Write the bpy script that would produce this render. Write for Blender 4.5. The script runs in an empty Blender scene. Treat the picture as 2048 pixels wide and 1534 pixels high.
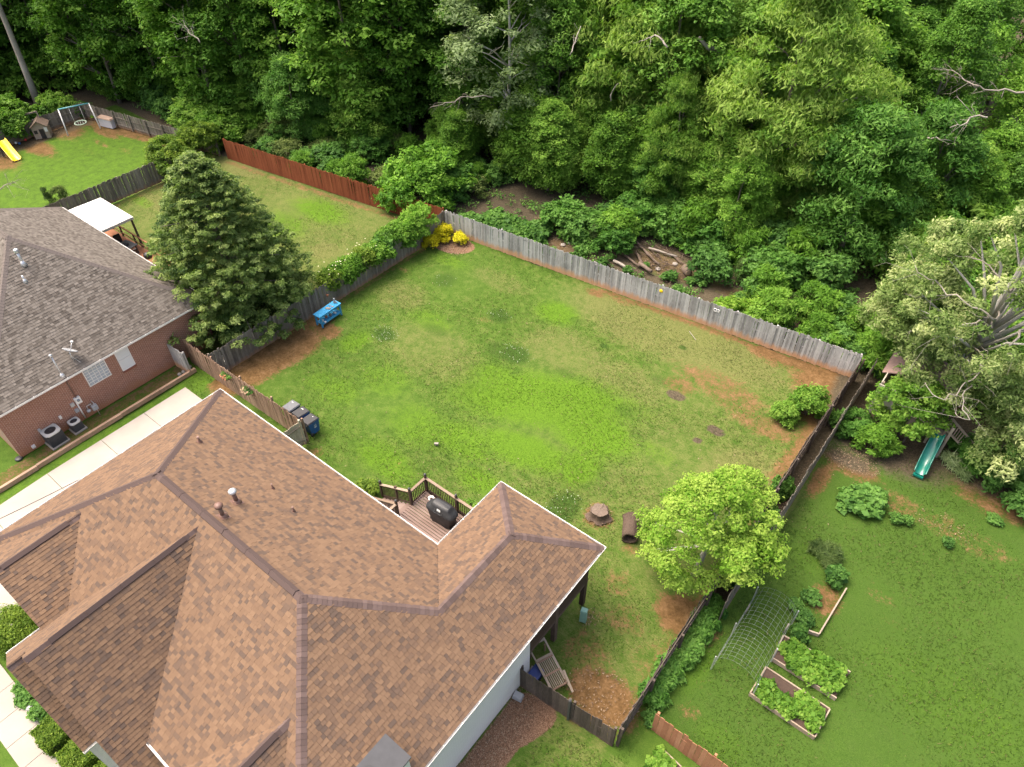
import bpy, math, random
import numpy as np
from mathutils import Matrix, Vector

# ------------------------------------------------------------------ camera, sky, sun, exposure
SC = bpy.context.scene
C = SC.collection
H = 29.5                                   # drone height over the flat ground
FPX, PITCH, YAW, ROLL = 1444.73, math.radians(43.834), math.radians(-38.744), math.radians(-0.527)
_fw = np.array([math.sin(YAW)*math.cos(PITCH), math.cos(YAW)*math.cos(PITCH), -math.sin(PITCH)])
_r0 = np.array([math.cos(YAW), -math.sin(YAW), 0.0])
_u0 = np.cross(_r0, _fw)
_r = _r0*math.cos(ROLL) + _u0*math.sin(ROLL)
_u = -_r0*math.sin(ROLL) + _u0*math.cos(ROLL)
cam_d = bpy.data.cameras.new('camera')
cam = bpy.data.objects.new('camera', cam_d)
C.objects.link(cam)
cam_d.sensor_width = 36.0
cam_d.lens = 36.0*FPX/2048.0
cam_d.clip_start = 0.5
cam_d.clip_end = 3000.0
cam.matrix_world = Matrix(((_r[0], _u[0], -_fw[0], 0), (_r[1], _u[1], -_fw[1], 0), (_r[2], _u[2], -_fw[2], H), (0, 0, 0, 1)))
SC.camera = cam

SUN_EL, SUN_AZ = math.radians(65), math.radians(256)   # azimuth clockwise from +Y: light comes from -X, -Y
W = bpy.data.worlds.new('World'); SC.world = W; W.use_nodes = True
_n = W.node_tree.nodes; _l = W.node_tree.links
_bg = _n['Background']
_sky = _n.new('ShaderNodeTexSky'); _sky.sky_type = 'NISHITA'; _sky.sun_disc = False
_sky.sun_elevation = SUN_EL; _sky.sun_rotation = SUN_AZ
_sky.air_density = 1.0; _sky.dust_density = 10.0; _sky.ozone_density = 0.0
_l.new(_sky.outputs[0], _bg.inputs[0]); _bg.inputs[1].default_value = 0.15
sun_d = bpy.data.lights.new('sun', 'SUN'); sun_d.energy = 0.6; sun_d.angle = math.radians(30); sun_d.color = (1.0, 0.955, 0.89)
sun = bpy.data.objects.new('sun', sun_d); C.objects.link(sun)
_sd = Vector((math.sin(SUN_AZ)*math.cos(SUN_EL), math.cos(SUN_AZ)*math.cos(SUN_EL), math.sin(SUN_EL)))
sun.rotation_euler = _sd.to_track_quat('Z', 'Y').to_euler(); sun.location = (-20, -20, 60)
SC.view_settings.view_transform = 'Standard'; SC.view_settings.look = 'None'
SC.view_settings.gamma = 1.0; SC.view_settings.use_curve_mapping = False
SC.view_settings.exposure = 1.58
try:
    SC.cycles.use_denoising = True
    SC.cycles.max_bounces = 7; SC.cycles.diffuse_bounces = 5; SC.cycles.glossy_bounces = 2
    SC.cycles.transmission_bounces = 4; SC.cycles.transparent_max_bounces = 4
except Exception:
    pass

# ------------------------------------------------------------------ helpers
random.seed(11)
RNG = np.random.default_rng(11)
PI = math.pi

def at(px, py, z=0.0):
    """world point at height z seen at photograph pixel (px, py): used to read real places off the photograph"""
    d = _r*(px-1024)/FPX - _u*(py-767)/FPX + _fw
    p = d/-d[2]*(H-z)
    return Vector((p[0], p[1], z))

def tag(o, label=None, cat=None, group=None, kind=None):
    if label: o['label'] = label
    if cat: o['category'] = cat
    if group: o['group'] = group
    if kind: o['kind'] = kind
    return o

def thing(name, label, cat, loc=(0, 0, 0), rz=0.0, group=None):
    o = bpy.data.objects.new(name, None); C.objects.link(o)
    o.location = loc; o.rotation_euler = (0, 0, rz); o.empty_display_size = 0.2
    return tag(o, label, cat, group)

def place(name, me, parent=None, loc=(0, 0, 0), rot=(0, 0, 0), scale=(1, 1, 1)):
    o = bpy.data.objects.new(name, me); C.objects.link(o)
    o.location = loc; o.rotation_euler = rot; o.scale = scale
    if parent: o.parent = parent
    return o

def dup(root, loc=None, rz=None, label=None, scale=None):
    r = root.copy(); C.objects.link(r)
    if loc is not None: r.location = loc
    if rz is not None: r.rotation_euler = (0, 0, rz)
    if scale is not None: r.scale = scale
    if label: r['label'] = label
    for ch in list(root.children):
        c = ch.copy(); C.objects.link(c); c.parent = r
        for g in list(ch.children):
            d = g.copy(); C.objects.link(d); d.parent = c
    return r

class MB:
    """collects boxes, tubes, sheets; build() links them as one mesh object"""
    def __init__(s): s.v = []; s.f = []; s.sm = []
    def add(s, vs, fs, smooth=False):
        b = len(s.v); s.v.extend([tuple(v) for v in vs]); s.f.extend([tuple(i+b for i in f) for f in fs]); s.sm.extend([smooth]*len(fs)); return s
    def box(s, c, d, rz=0.0, rx=0.0, ry=0.0, top=1.0):
        x, y, z = d[0]/2, d[1]/2, d[2]/2
        m = Matrix.Translation(c) @ Matrix.Rotation(rz, 4, 'Z') @ Matrix.Rotation(ry, 4, 'Y') @ Matrix.Rotation(rx, 4, 'X')
        vs = [m @ Vector(p) for p in ((-x,-y,-z),(x,-y,-z),(x,y,-z),(-x,y,-z),(-x*top,-y*top,z),(x*top,-y*top,z),(x*top,y*top,z),(-x*top,y*top,z))]
        return s.add(vs, ((0,3,2,1),(4,5,6,7),(0,1,5,4),(1,2,6,5),(2,3,7,6),(3,0,4,7)))
    def bar(s, a, b, w, h=None):
        """box beam from a to b, section w x h"""
        a = Vector(a); b = Vector(b); h = h or w; d = (b-a); L = d.length
        if L < 1e-6: return s
        q = d.to_track_quat('X', 'Z').to_matrix().to_4x4()
        m = Matrix.Translation((a+b)/2) @ q
        x, y, z = L/2, w/2, h/2
        vs = [m @ Vector(p) for p in ((-x,-y,-z),(x,-y,-z),(x,y,-z),(-x,y,-z),(-x,-y,z),(x,-y,z),(x,y,z),(-x,y,z))]
        return s.add(vs, ((0,3,2,1),(4,5,6,7),(0,1,5,4),(1,2,6,5),(2,3,7,6),(3,0,4,7)))
    def tube(s, pts, r, n=7, cap=True):
        pts = [Vector(p) for p in pts]; m = len(pts)
        rs = r if hasattr(r, '__len__') else [r]*m
        vs = []
        for i, p in enumerate(pts):
            d = (pts[min(i+1, m-1)]-pts[max(i-1, 0)])
            d = d.normalized() if d.length > 1e-9 else Vector((0, 0, 1))
            ref = Vector((0, 0, 1)) if abs(d.z) < 0.9 else Vector((1, 0, 0))
            a = d.cross(ref).normalized(); b = d.cross(a)
            for k in range(n):
                t = 2*PI*k/n
                vs.append(p + a*(math.cos(t)*rs[i]) + b*(math.sin(t)*rs[i]))
        fs = []
        for i in range(m-1):
            for k in range(n):
                fs.append((i*n+k, i*n+(k+1) % n, (i+1)*n+(k+1) % n, (i+1)*n+k))
        s.add(vs, fs, True)
        if cap:
            b0 = len(s.v)-len(vs)
            s.f.append(tuple(b0+k for k in range(n))[::-1]); s.sm.append(False)
            s.f.append(tuple(b0+(m-1)*n+k for k in range(n))); s.sm.append(False)
        return s
    def lathe(s, prof, c=(0, 0, 0), n=14, smooth=True):
        vs = []
        for r, z in prof:
            for k in range(n):
                t = 2*PI*k/n; vs.append((c[0]+r*math.cos(t), c[1]+r*math.sin(t), c[2]+z))
        fs = []
        for i in range(len(prof)-1):
            for k in range(n): fs.append((i*n+k, i*n+(k+1) % n, (i+1)*n+(k+1) % n, (i+1)*n+k))
        fs.append(tuple(range(n))[::-1]); m = (len(prof)-1)*n; fs.append(tuple(m+k for k in range(n)))
        return s.add(vs, fs, smooth)
    def poly(s, pts): return s.add(pts, (tuple(range(len(pts))),))
    def prism(s, poly, z0, z1):
        n = len(poly); vs = [(p[0], p[1], z0) for p in poly]+[(p[0], p[1], z1) for p in poly]
        fs = [tuple(range(n))[::-1], tuple(range(n, 2*n))]+[(i, (i+1) % n, n+(i+1) % n, n+i) for i in range(n)]
        return s.add(vs, fs)
    def slab(s, pts, t):
        """sheet polygon pts with thickness t along -normal"""
        P = [Vector(p) for p in pts]; nrm = (P[1]-P[0]).cross(P[2]-P[0]).normalized()
        n = len(P); vs = P+[p-nrm*t for p in P]
        fs = [tuple(range(n)), tuple(range(n, 2*n))[::-1]]+[(i, n+i, n+(i+1) % n, (i+1) % n) for i in range(n)]
        return s.add(vs, fs)
    def mesh(s, name, m):
        me = bpy.data.meshes.new(name); me.from_pydata(s.v, [], s.f)
        me.polygons.foreach_set('use_smooth', s.sm); me.materials.append(m); me.update(); return me
    def build(s, name, m, parent=None, loc=(0, 0, 0), rot=(0, 0, 0)):
        return place(name, s.mesh(name, m), parent, loc, rot)

def quads_mesh(name, V, m, vattr=None, k=4):
    """V: (N,k,3) array of separate k-gons, vattr: one value a face"""
    N = len(V); me = bpy.data.meshes.new(name)
    me.vertices.add(N*k); me.vertices.foreach_set('co', np.ascontiguousarray(V, dtype=np.float32).ravel())
    me.loops.add(N*k); me.loops.foreach_set('vertex_index', np.arange(N*k, dtype=np.int32))
    me.polygons.add(N); me.polygons.foreach_set('loop_start', np.arange(0, N*k, k, dtype=np.int32))
    me.polygons.foreach_set('loop_total', np.full(N, k, dtype=np.int32))
    me.materials.append(m)
    if vattr is not None:
        a = me.attributes.new('v', 'FLOAT', 'FACE'); a.data.foreach_set('value', np.ascontiguousarray(vattr, dtype=np.float32))
    me.update(calc_edges=True); return me

def to_px(x, y, z=0.0):
    p = np.array([x, y, z-H]); w_ = p@_fw
    return 1024+FPX*(p@_r)/w_, 767-FPX*(p@_u)/w_

MARKS = ((-200, 'by the far left fence'), (60, 'behind the wooden swing set'), (170, 'behind the white swing frame'), (250, 'right of the pale storage box'), (340, 'above the glossy evergreen bush'), (450, 'at the left end of the red fence'), (540, 'left of the middle of the red fence'), (620, 'at the middle of the red fence'), (700, 'right of the middle of the red fence'), (770, 'at the right end of the red fence'),
         (850, 'at the red and grey fence corner'), (930, 'behind the golden shrubs'), (1000, 'left of the soil path'), (1085, 'by the soil path'), (1160, 'right of the soil path'), (1230, 'left of the log pile'), (1300, 'behind the log pile'), (1370, 'behind the log round'), (1430, 'behind the white rings'), (1500, 'right of the white rings'), (1570, 'left of the right fence corner'), (1640, 'near the right fence corner'), (1710, 'at the right fence corner'), (1780, 'behind the tan playhouse'), (1860, 'above the cream oak'), (1940, 'right above the cream oak'), (2020, 'at the right picture edge'))
_used_labels = {}
def near(base, x, y):
    """label of one plant among many: its look, what it stands by, and its row if another stands there too"""
    px, py = to_px(x, y)
    m = min(MARKS, key=lambda q: abs(q[0]-px))[1]; lab = base+' '+m
    k_ = _used_labels.get(lab, 0); _used_labels[lab] = k_+1
    return lab

# ------------------------------------------------------------------ materials
def new_mat(name):
    m = bpy.data.materials.new(name); m.use_nodes = True
    nt = m.node_tree; b = nt.nodes['Principled BSDF']; return m, nt.nodes, nt.links, b

def ramp(n, stops):
    r = n.new('ShaderNodeValToRGB'); e = r.color_ramp.elements
    e[0].position, e[0].color = stops[0][0], (*stops[0][1], 1)
    e[1].position, e[1].color = stops[-1][0], (*stops[-1][1], 1)
    for p, c in stops[1:-1]:
        x = e.new(p); x.color = (*c, 1)
    return r

def mixc(n, l, fac, a, b, mode='MIX'):
    x = n.new('ShaderNodeMix'); x.data_type = 'RGBA'; x.blend_type = mode
    for s, v in ((x.inputs[0], fac), (x.inputs[6], a), (x.inputs[7], b)):
        if isinstance(v, (int, float)): s.default_value = v
        elif isinstance(v, tuple): s.default_value = (*v, 1)
        else: l.new(v, s)
    return x.outputs[2]

def math_(n, l, op, a, b=None, c=None, clamp=False):
    x = n.new('ShaderNodeMath'); x.operation = op; x.use_clamp = clamp
    for i, v in enumerate((a, b, c)):
        if v is None: continue
        if isinstance(v, (int, float)): x.inputs[i].default_value = v
        else: l.new(v, x.inputs[i])
    return x.outputs[0]

def noise(n, l, vec, scale, detail=4, rough=0.6):
    t = n.new('ShaderNodeTexNoise'); t.inputs['Scale'].default_value = scale; t.inputs['Detail'].default_value = detail; t.inputs['Roughness'].default_value = rough
    if vec is not None: l.new(vec, t.inputs['Vector'])
    return t.outputs['Fac']

def mapping(n, l, vec, scale):
    m = n.new('ShaderNodeMapping'); m.inputs['Scale'].default_value = scale; l.new(vec, m.inputs['Vector']); return m.outputs[0]

def bump(n, l, b, h, strength=0.4, dist=0.02):
    x = n.new('ShaderNodeBump'); x.inputs['Strength'].default_value = strength; x.inputs['Distance'].default_value = dist
    l.new(h, x.inputs['Height']); l.new(x.outputs[0], b.inputs['Normal'])

def plain(name, col, rough=0.6, var=0.15, scale=6.0, metal=0.0, bumpk=0.15, spec=None):
    m, n, l, b = new_mat(name)
    pos = n.new('ShaderNodeNewGeometry').outputs['Position']
    f = noise(n, l, pos, scale, 5)
    c = mixc(n, l, f, tuple(x*(1-var) for x in col), tuple(min(1, x*(1+var)) for x in col))
    l.new(c, b.inputs['Base Color']); b.inputs['Roughness'].default_value = rough; b.inputs['Metallic'].default_value = metal
    if spec is not None: b.inputs['Specular IOR Level'].default_value = spec
    if bumpk: bump(n, l, b, noise(n, l, pos, scale*6, 3), bumpk, 0.01)
    return m

def wood(name, cols, grain=(9, 9, 1.0), stain=None, stain_z=0.45, objvar=0.35, rough=0.85):
    """weathered board: streaks along the board, tone of its own for each board, optional soil stain near the ground"""
    m, n, l, b = new_mat(name)
    tc = n.new('ShaderNodeTexCoord'); oi = n.new('ShaderNodeObjectInfo'); geo = n.new('ShaderNodeNewGeometry')
    vm = n.new('ShaderNodeVectorMath'); vm.operation = 'ADD'
    l.new(tc.outputs['Object'], vm.inputs[0])
    cb = n.new('ShaderNodeCombineXYZ'); k = math_(n, l, 'MULTIPLY', oi.outputs['Random'], 57.0)
    for i in range(3): l.new(k, cb.inputs[i])
    l.new(cb.outputs[0], vm.inputs[1])
    g = noise(n, l, mapping(n, l, vm.outputs[0], grain), 4.0, 6, 0.7)
    big = noise(n, l, geo.outputs['Position'], 0.5, 4)
    t = math_(n, l, 'ADD', math_(n, l, 'MULTIPLY', oi.outputs['Random'], objvar), math_(n, l, 'MULTIPLY', g, 0.9))
    t = math_(n, l, 'ADD', t, math_(n, l, 'MULTIPLY_ADD', big, 0.7, -0.45))
    r = ramp(n, cols); l.new(t, r.inputs[0]); col = r.outputs[0]
    if stain:
        sp = n.new('ShaderNodeSeparateXYZ'); l.new(geo.outputs['Position'], sp.inputs[0])
        nz = noise(n, l, mapping(n, l, geo.outputs['Position'], (1, 1, 0.25)), 3.5, 4)
        e = math_(n, l, 'MULTIPLY_ADD', nz, 0.75, stain_z-0.37)
        fac = math_(n, l, 'DIVIDE', math_(n, l, 'SUBTRACT', e, sp.outputs[2]), 0.35, clamp=True)
        col = mixc(n, l, math_(n, l, 'MULTIPLY', fac, 0.85), col, stain)
    l.new(col, b.inputs['Base Color']); b.inputs['Roughness'].default_value = rough
    b.inputs['Specular IOR Level'].default_value = 0.2
    bump(n, l, b, g, 0.5, 0.01)
    return m

def leaf_mat(name, dark, mid, light, trans=0.42, gloss=0.1, objvar=0.42):
    m, n, l, b = new_mat(name)
    at_ = n.new('ShaderNodeAttribute'); at_.attribute_name = 'v'
    oi = n.new('ShaderNodeObjectInfo')
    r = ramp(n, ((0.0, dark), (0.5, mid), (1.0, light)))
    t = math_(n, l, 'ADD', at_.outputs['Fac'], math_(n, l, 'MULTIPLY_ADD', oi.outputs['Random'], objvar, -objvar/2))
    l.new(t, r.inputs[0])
    l.new(r.outputs[0], b.inputs['Base Color']); b.inputs['Roughness'].default_value = 0.5
    b.inputs['Specular IOR Level'].default_value = gloss
    tr = n.new('ShaderNodeBsdfTranslucent')
    tc = mixc(n, l, 1.0, r.outputs[0], (1.0, 1.15, 0.55), 'MULTIPLY'); l.new(tc, tr.inputs[0])
    mx = n.new('ShaderNodeMixShader'); mx.inputs[0].default_value = trans
    l.new(b.outputs[0], mx.inputs[1]); l.new(tr.outputs[0], mx.inputs[2])
    l.new(mx.outputs[0], n['Material Output'].inputs[0])
    return m

def shingle_mat(name, stops, objrand=False):
    m, n, l, b = new_mat(name)
    a = n.new('ShaderNodeAttribute'); a.attribute_name = 'v'
    pos = n.new('ShaderNodeNewGeometry').outputs['Position']
    f = noise(n, l, pos, 0.7, 4); gr = noise(n, l, pos, 90, 2); st = noise(n, l, mapping(n, l, pos, (3, 3, .5)), 1.3, 4)
    t = math_(n, l, 'ADD', a.outputs['Fac'], math_(n, l, 'MULTIPLY_ADD', f, 0.16, -0.08))
    t = math_(n, l, 'ADD', t, math_(n, l, 'MULTIPLY_ADD', gr, 0.3, -0.15))
    r = ramp(n, stops); l.new(t, r.inputs[0])
    c = mixc(n, l, math_(n, l, 'MULTIPLY', st, 0.22), r.outputs[0], tuple(x*0.62 for x in stops[1][1]))
    l.new(c, b.inputs['Base Color']); b.inputs['Roughness'].default_value = 0.92; b.inputs['Specular IOR Level'].default_value = 0.15
    bump(n, l, b, gr, 0.35, 0.006)
    return m

M = {}
M['fence_grey'] = wood('weathered_grey_wood', ((0.15, (.14, .135, .13)), (.5, (.33, .325, .315)), (.8, (.50, .49, .475)), (1.0, (.62, .60, .57))), stain=(.50, .27, .13), stain_z=0.5)
M['fence_old'] = wood('weathered_brown_wood', ((0.1, (.05, .045, .038)), (.5, (.155, .135, .11)), (.8, (.24, .215, .18)), (1.0, (.34, .31, .27))), stain=(.28, .15, .075), stain_z=0.3)
M['fence_brown'] = wood('warm_brown_wood', ((0.1, (.13, .085, .06)), (.5, (.25, .165, .115)), (.8, (.36, .25, .18)), (1.0, (.47, .36, .27))), stain=(.30, .20, .12), stain_z=0.15)
M['fence_dark'] = wood('dark_brown_wood', ((0.1, (.03, .024, .02)), (.5, (.085, .068, .055)), (.8, (.14, .11, .09)), (1.0, (.22, .185, .155))), stain=(.16, .10, .065), stain_z=0.18)  # dark brown tone range of the boundary and front fences
M['fence_red'] = wood('red_stained_wood', ((0.1, (.13, .036, .016)), (.5, (.215, .062, .027)), (.8, (.27, .085, .038)), (1.0, (.33, .12, .06))), objvar=0.3)
M['fence_rust'] = wood('rust_brown_wood', ((0.1, (.20, .085, .045)), (.5, (.31, .145, .08)), (.8, (.39, .20, .115)), (1.0, (.46, .27, .17))))
M['timber'] = wood('pale_timber', ((0.1, (.19, .145, .105)), (.5, (.30, .24, .18)), (.8, (.38, .32, .26)), (1.0, (.46, .41, .35))))
M['deckwood'] = wood('brown_deck_boards', ((0.1, (.12, .08, .065)), (.5, (.19, .135, .115)), (.9, (.27, .205, .18))), grain=(1, 9, 9))
M['railwood'] = wood('dark_rail_wood', ((0.1, (.035, .022, .016)), (.5, (.075, .048, .036)), (1.0, (.16, .12, .09))))
M['railtop'] = wood('worn_rail_cap', ((0.1, (.12, .085, .06)), (.5, (.21, .155, .115)), (1.0, (.34, .27, .21))), grain=(2, 9, 9))
M['bark'] = wood('grey_brown_bark', ((0.1, (.05, .04, .032)), (.5, (.15, .125, .10)), (1.0, (.30, .27, .235))), grain=(3, 3, .6))
M['bark_pine'] = wood('grey_pine_bark', ((0.1, (.13, .11, .09)), (.5, (.25, .22, .19)), (1.0, (.40, .37, .33))), grain=(3, 3, .6))
M['bark_pale'] = wood('pale_bark', ((0.1, (.22, .20, .17)), (.5, (.42, .40, .36)), (1.0, (.62, .60, .56))), grain=(3, 3, .8))
M['deadwood'] = wood('bare_dead_wood', ((0.1, (.16, .135, .11)), (.5, (.27, .24, .205)), (1.0, (.40, .37, .33))))
M['white'] = plain('white_paint', (.64, .63, .61), .45, .04, 2, bumpk=.05)
M['white_brick'] = None
M['concrete'] = plain('pale_concrete', (.29, .262, .228), .9, .25, .5, bumpk=.15)
M['metal'] = plain('galvanised_metal', (.55, .56, .57), .4, .1, 8, metal=.6)
M['darkmetal'] = plain('dark_metal', (.055, .057, .06), .45, .2, 5)
M['black'] = plain('black_plastic', (.02, .02, .022), .5, .3, 9)
M['grey'] = plain('grey_plastic', (.30, .31, .32), .6, .15, 6)
M['acmetal'] = plain('grey_enamel', (.42, .41, .385), .5, .1, 5)
M['blue_bin'] = plain('blue_plastic', (.016, .075, .24), .5, .35, 3)
M['bin_grey'] = plain('charcoal_plastic', (.10, .105, .115), .5, .2, 4)
M['bluepaint'] = wood('worn_blue_paint', ((0.1, (.03, .13, .25)), (.45, (.05, .27, .48)), (.85, (.09, .36, .58)), (1.0, (.36, .40, .42))), grain=(1, 5, 5), objvar=.1)
M['yellow'] = plain('yellow_plastic', (.86, .60, .015), .35, .05, 4)
M['greenslide'] = plain('dark_green_plastic', (.006, .135, .10), .25, .15, 3, spec=.6)
M['tan'] = plain('tan_panel', (.40, .37, .30), .7, .08, 3)
M['pinkroof'] = plain('brown_pink_roof', (.23, .155, .135), .9, .25, 7)
M['cover'] = plain('black_grill_cover', (.022, .023, .025), .55, .3, 5, bumpk=.3)
M['greenbox'] = plain('utility_green', (.20, .36, .29), .5, .1, 4)
M['brownmetal'] = plain('brown_vent_paint', (.15, .085, .065), .5, .15, 8)
M['soil'] = plain('dark_soil', (.05, .031, .021), .95, .45, 14, bumpk=.7)
M['mulch'] = plain('red_brown_mulch', (.21, .115, .075), .95, .5, 22, bumpk=.9)
M['glass'] = plain('window_glass', (.20, .23, .26), .08, .2, 2, bumpk=0, spec=.8)
M['glassblock'] = plain('glass_block', (.30, .345, .385), .15, .25, 5, bumpk=.2, spec=.7)
M['blind'] = plain('white_blind', (.55, .57, .58), .4, .05, 3)
M['clay'] = plain('terracotta', (.42, .17, .09), .8, .2, 8)
M['stone'] = plain('grey_stone', (.24, .215, .19), .9, .3, 5, bumpk=.6)
M['rope'] = plain('pale_rope', (.6, .6, .55), .8, .1, 8)
M['bluetote'] = plain('navy_plastic', (.02, .04, .16), .5, .2, 4)
M['cable'] = plain('black_cable', (.02, .02, .02), .6, .1, 4)
M['red'] = plain('red_plastic', (.5, .03, .02), .5, .1, 4)
M['wire'] = plain('grey_wire', (.20, .23, .215), .6, .1, 5)
M['cut'] = plain('sawn_wood_end', (.34, .235, .15), .9, .3, 12, bumpk=.5)
M['hollow'] = plain('hollow_dark_wood', (.045, .038, .033), .95, .4, 9)
M['stump'] = wood('weathered_stump', ((0.1, (.045, .03, .022)), (.5, (.11, .08, .06)), (1.0, (.20, .16, .13))), grain=(4, 4, .7))
M['shingle'] = shingle_mat('tan_brown_shingles', ((0.0, (.082, .060, .048)), (.3, (.110, .074, .053)), (.6, (.140, .089, .057)), (1.0, (.168, .108, .068))))
M['cap'] = shingle_mat('brown_ridge_shingles', ((0.0, (.075, .054, .049)), (.5, (.100, .071, .064)), (1.0, (.13, .094, .085))))
M['felt'] = plain('roof_underlay', (.085, .06, .05), .95, .2, 5)
M['nshingle'] = shingle_mat('grey_brown_shingles', ((0.0, (.072, .062, .053)), (.35, (.105, .092, .079)), (.65, (.135, .119, .103)), (1.0, (.175, .156, .136))))
M['ncap'] = shingle_mat('grey_ridge_shingles', ((0.0, (.13, .11, .10)), (.5, (.19, .165, .15)), (1.0, (.27, .24, .22))))

def brick_mat(name, c1, c2, mortar, bw=0.235, bh=0.078, ms=.012, axis='Y', splash=.65):
    m, n, l, b = new_mat(name)
    pos = n.new('ShaderNodeNewGeometry').outputs['Position']
    sp = n.new('ShaderNodeSeparateXYZ'); l.new(pos, sp.inputs[0])
    cb = n.new('ShaderNodeCombineXYZ'); l.new(sp.outputs[1 if axis == 'Y' else 0], cb.inputs[0]); l.new(sp.outputs[2], cb.inputs[1])
    t = n.new('ShaderNodeTexBrick'); l.new(cb.outputs[0], t.inputs['Vector'])
    t.inputs['Color1'].default_value = (*c1, 1); t.inputs['Color2'].default_value = (*c2, 1); t.inputs['Mortar'].default_value = (*mortar, 1)
    t.inputs['Scale'].default_value = 1.0; t.inputs['Brick Width'].default_value = bw; t.inputs['Row Height'].default_value = bh
    t.inputs['Mortar Size'].default_value = ms; t.inputs['Bias'].default_value = -.1
    dirt = noise(n, l, pos, 1.2, 5)
    # clay soil splashed on the lowest courses
    e = math_(n, l, 'MULTIPLY_ADD', dirt, .9, .15)
    fz = math_(n, l, 'DIVIDE', math_(n, l, 'SUBTRACT', e, sp.outputs[2]), .5, clamp=True)
    col = mixc(n, l, math_(n, l, 'MULTIPLY', dirt, .3), t.outputs['Color'], tuple(x*.7 for x in c1))
    col = mixc(n, l, math_(n, l, 'MULTIPLY', fz, splash), col, (.33, .14, .06))
    l.new(col, b.inputs['Base Color']); b.inputs['Roughness'].default_value = .9
    bump(n, l, b, math_(n, l, 'SUBTRACT', 1.0, t.outputs['Fac']), .6, .01)
    return m
M['brick'] = brick_mat('red_brown_brick', (.20, .062, .036), (.28, .105, .065), (.40, .32, .255), ms=.011)
M['white_brick'] = brick_mat('white_painted_brick', (.74, .715, .68), (.70, .675, .645), (.62, .60, .57), ms=.01, splash=.12)
# ------------------------------------------------------------------ ground
def ell(X, Y, cx, cy, rx, ry, rot=0.0, soft=0.6):
    c, s = math.cos(rot), math.sin(rot)
    a = ((X-cx)*c+(Y-cy)*s)/rx; b = (-(X-cx)*s+(Y-cy)*c)/ry
    d = np.sqrt(a*a+b*b)
    return np.clip((1.0+soft/2-d)/soft, 0, 1)

def strip(X, Y, x0, y0, x1, y1, w, soft=0.5):
    d = np.array([x1-x0, y1-y0]); L = np.hypot(*d); d = d/L
    t = np.clip((X-x0)*d[0]+(Y-y0)*d[1], 0, L)
    q = np.hypot(X-x0-t*d[0], Y-y0-t*d[1])
    return np.clip((w+soft-q)/soft, 0, 1)

def back_line(X): return 33.9+(X+33.5)*0.0953          # the grey back fence
def red_line(X): return 31.0+(X+56.6)*0.136            # the red fence

def P(px, py, z=0.0):
    v = at(px, py, z); return v.x, v.y

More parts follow.
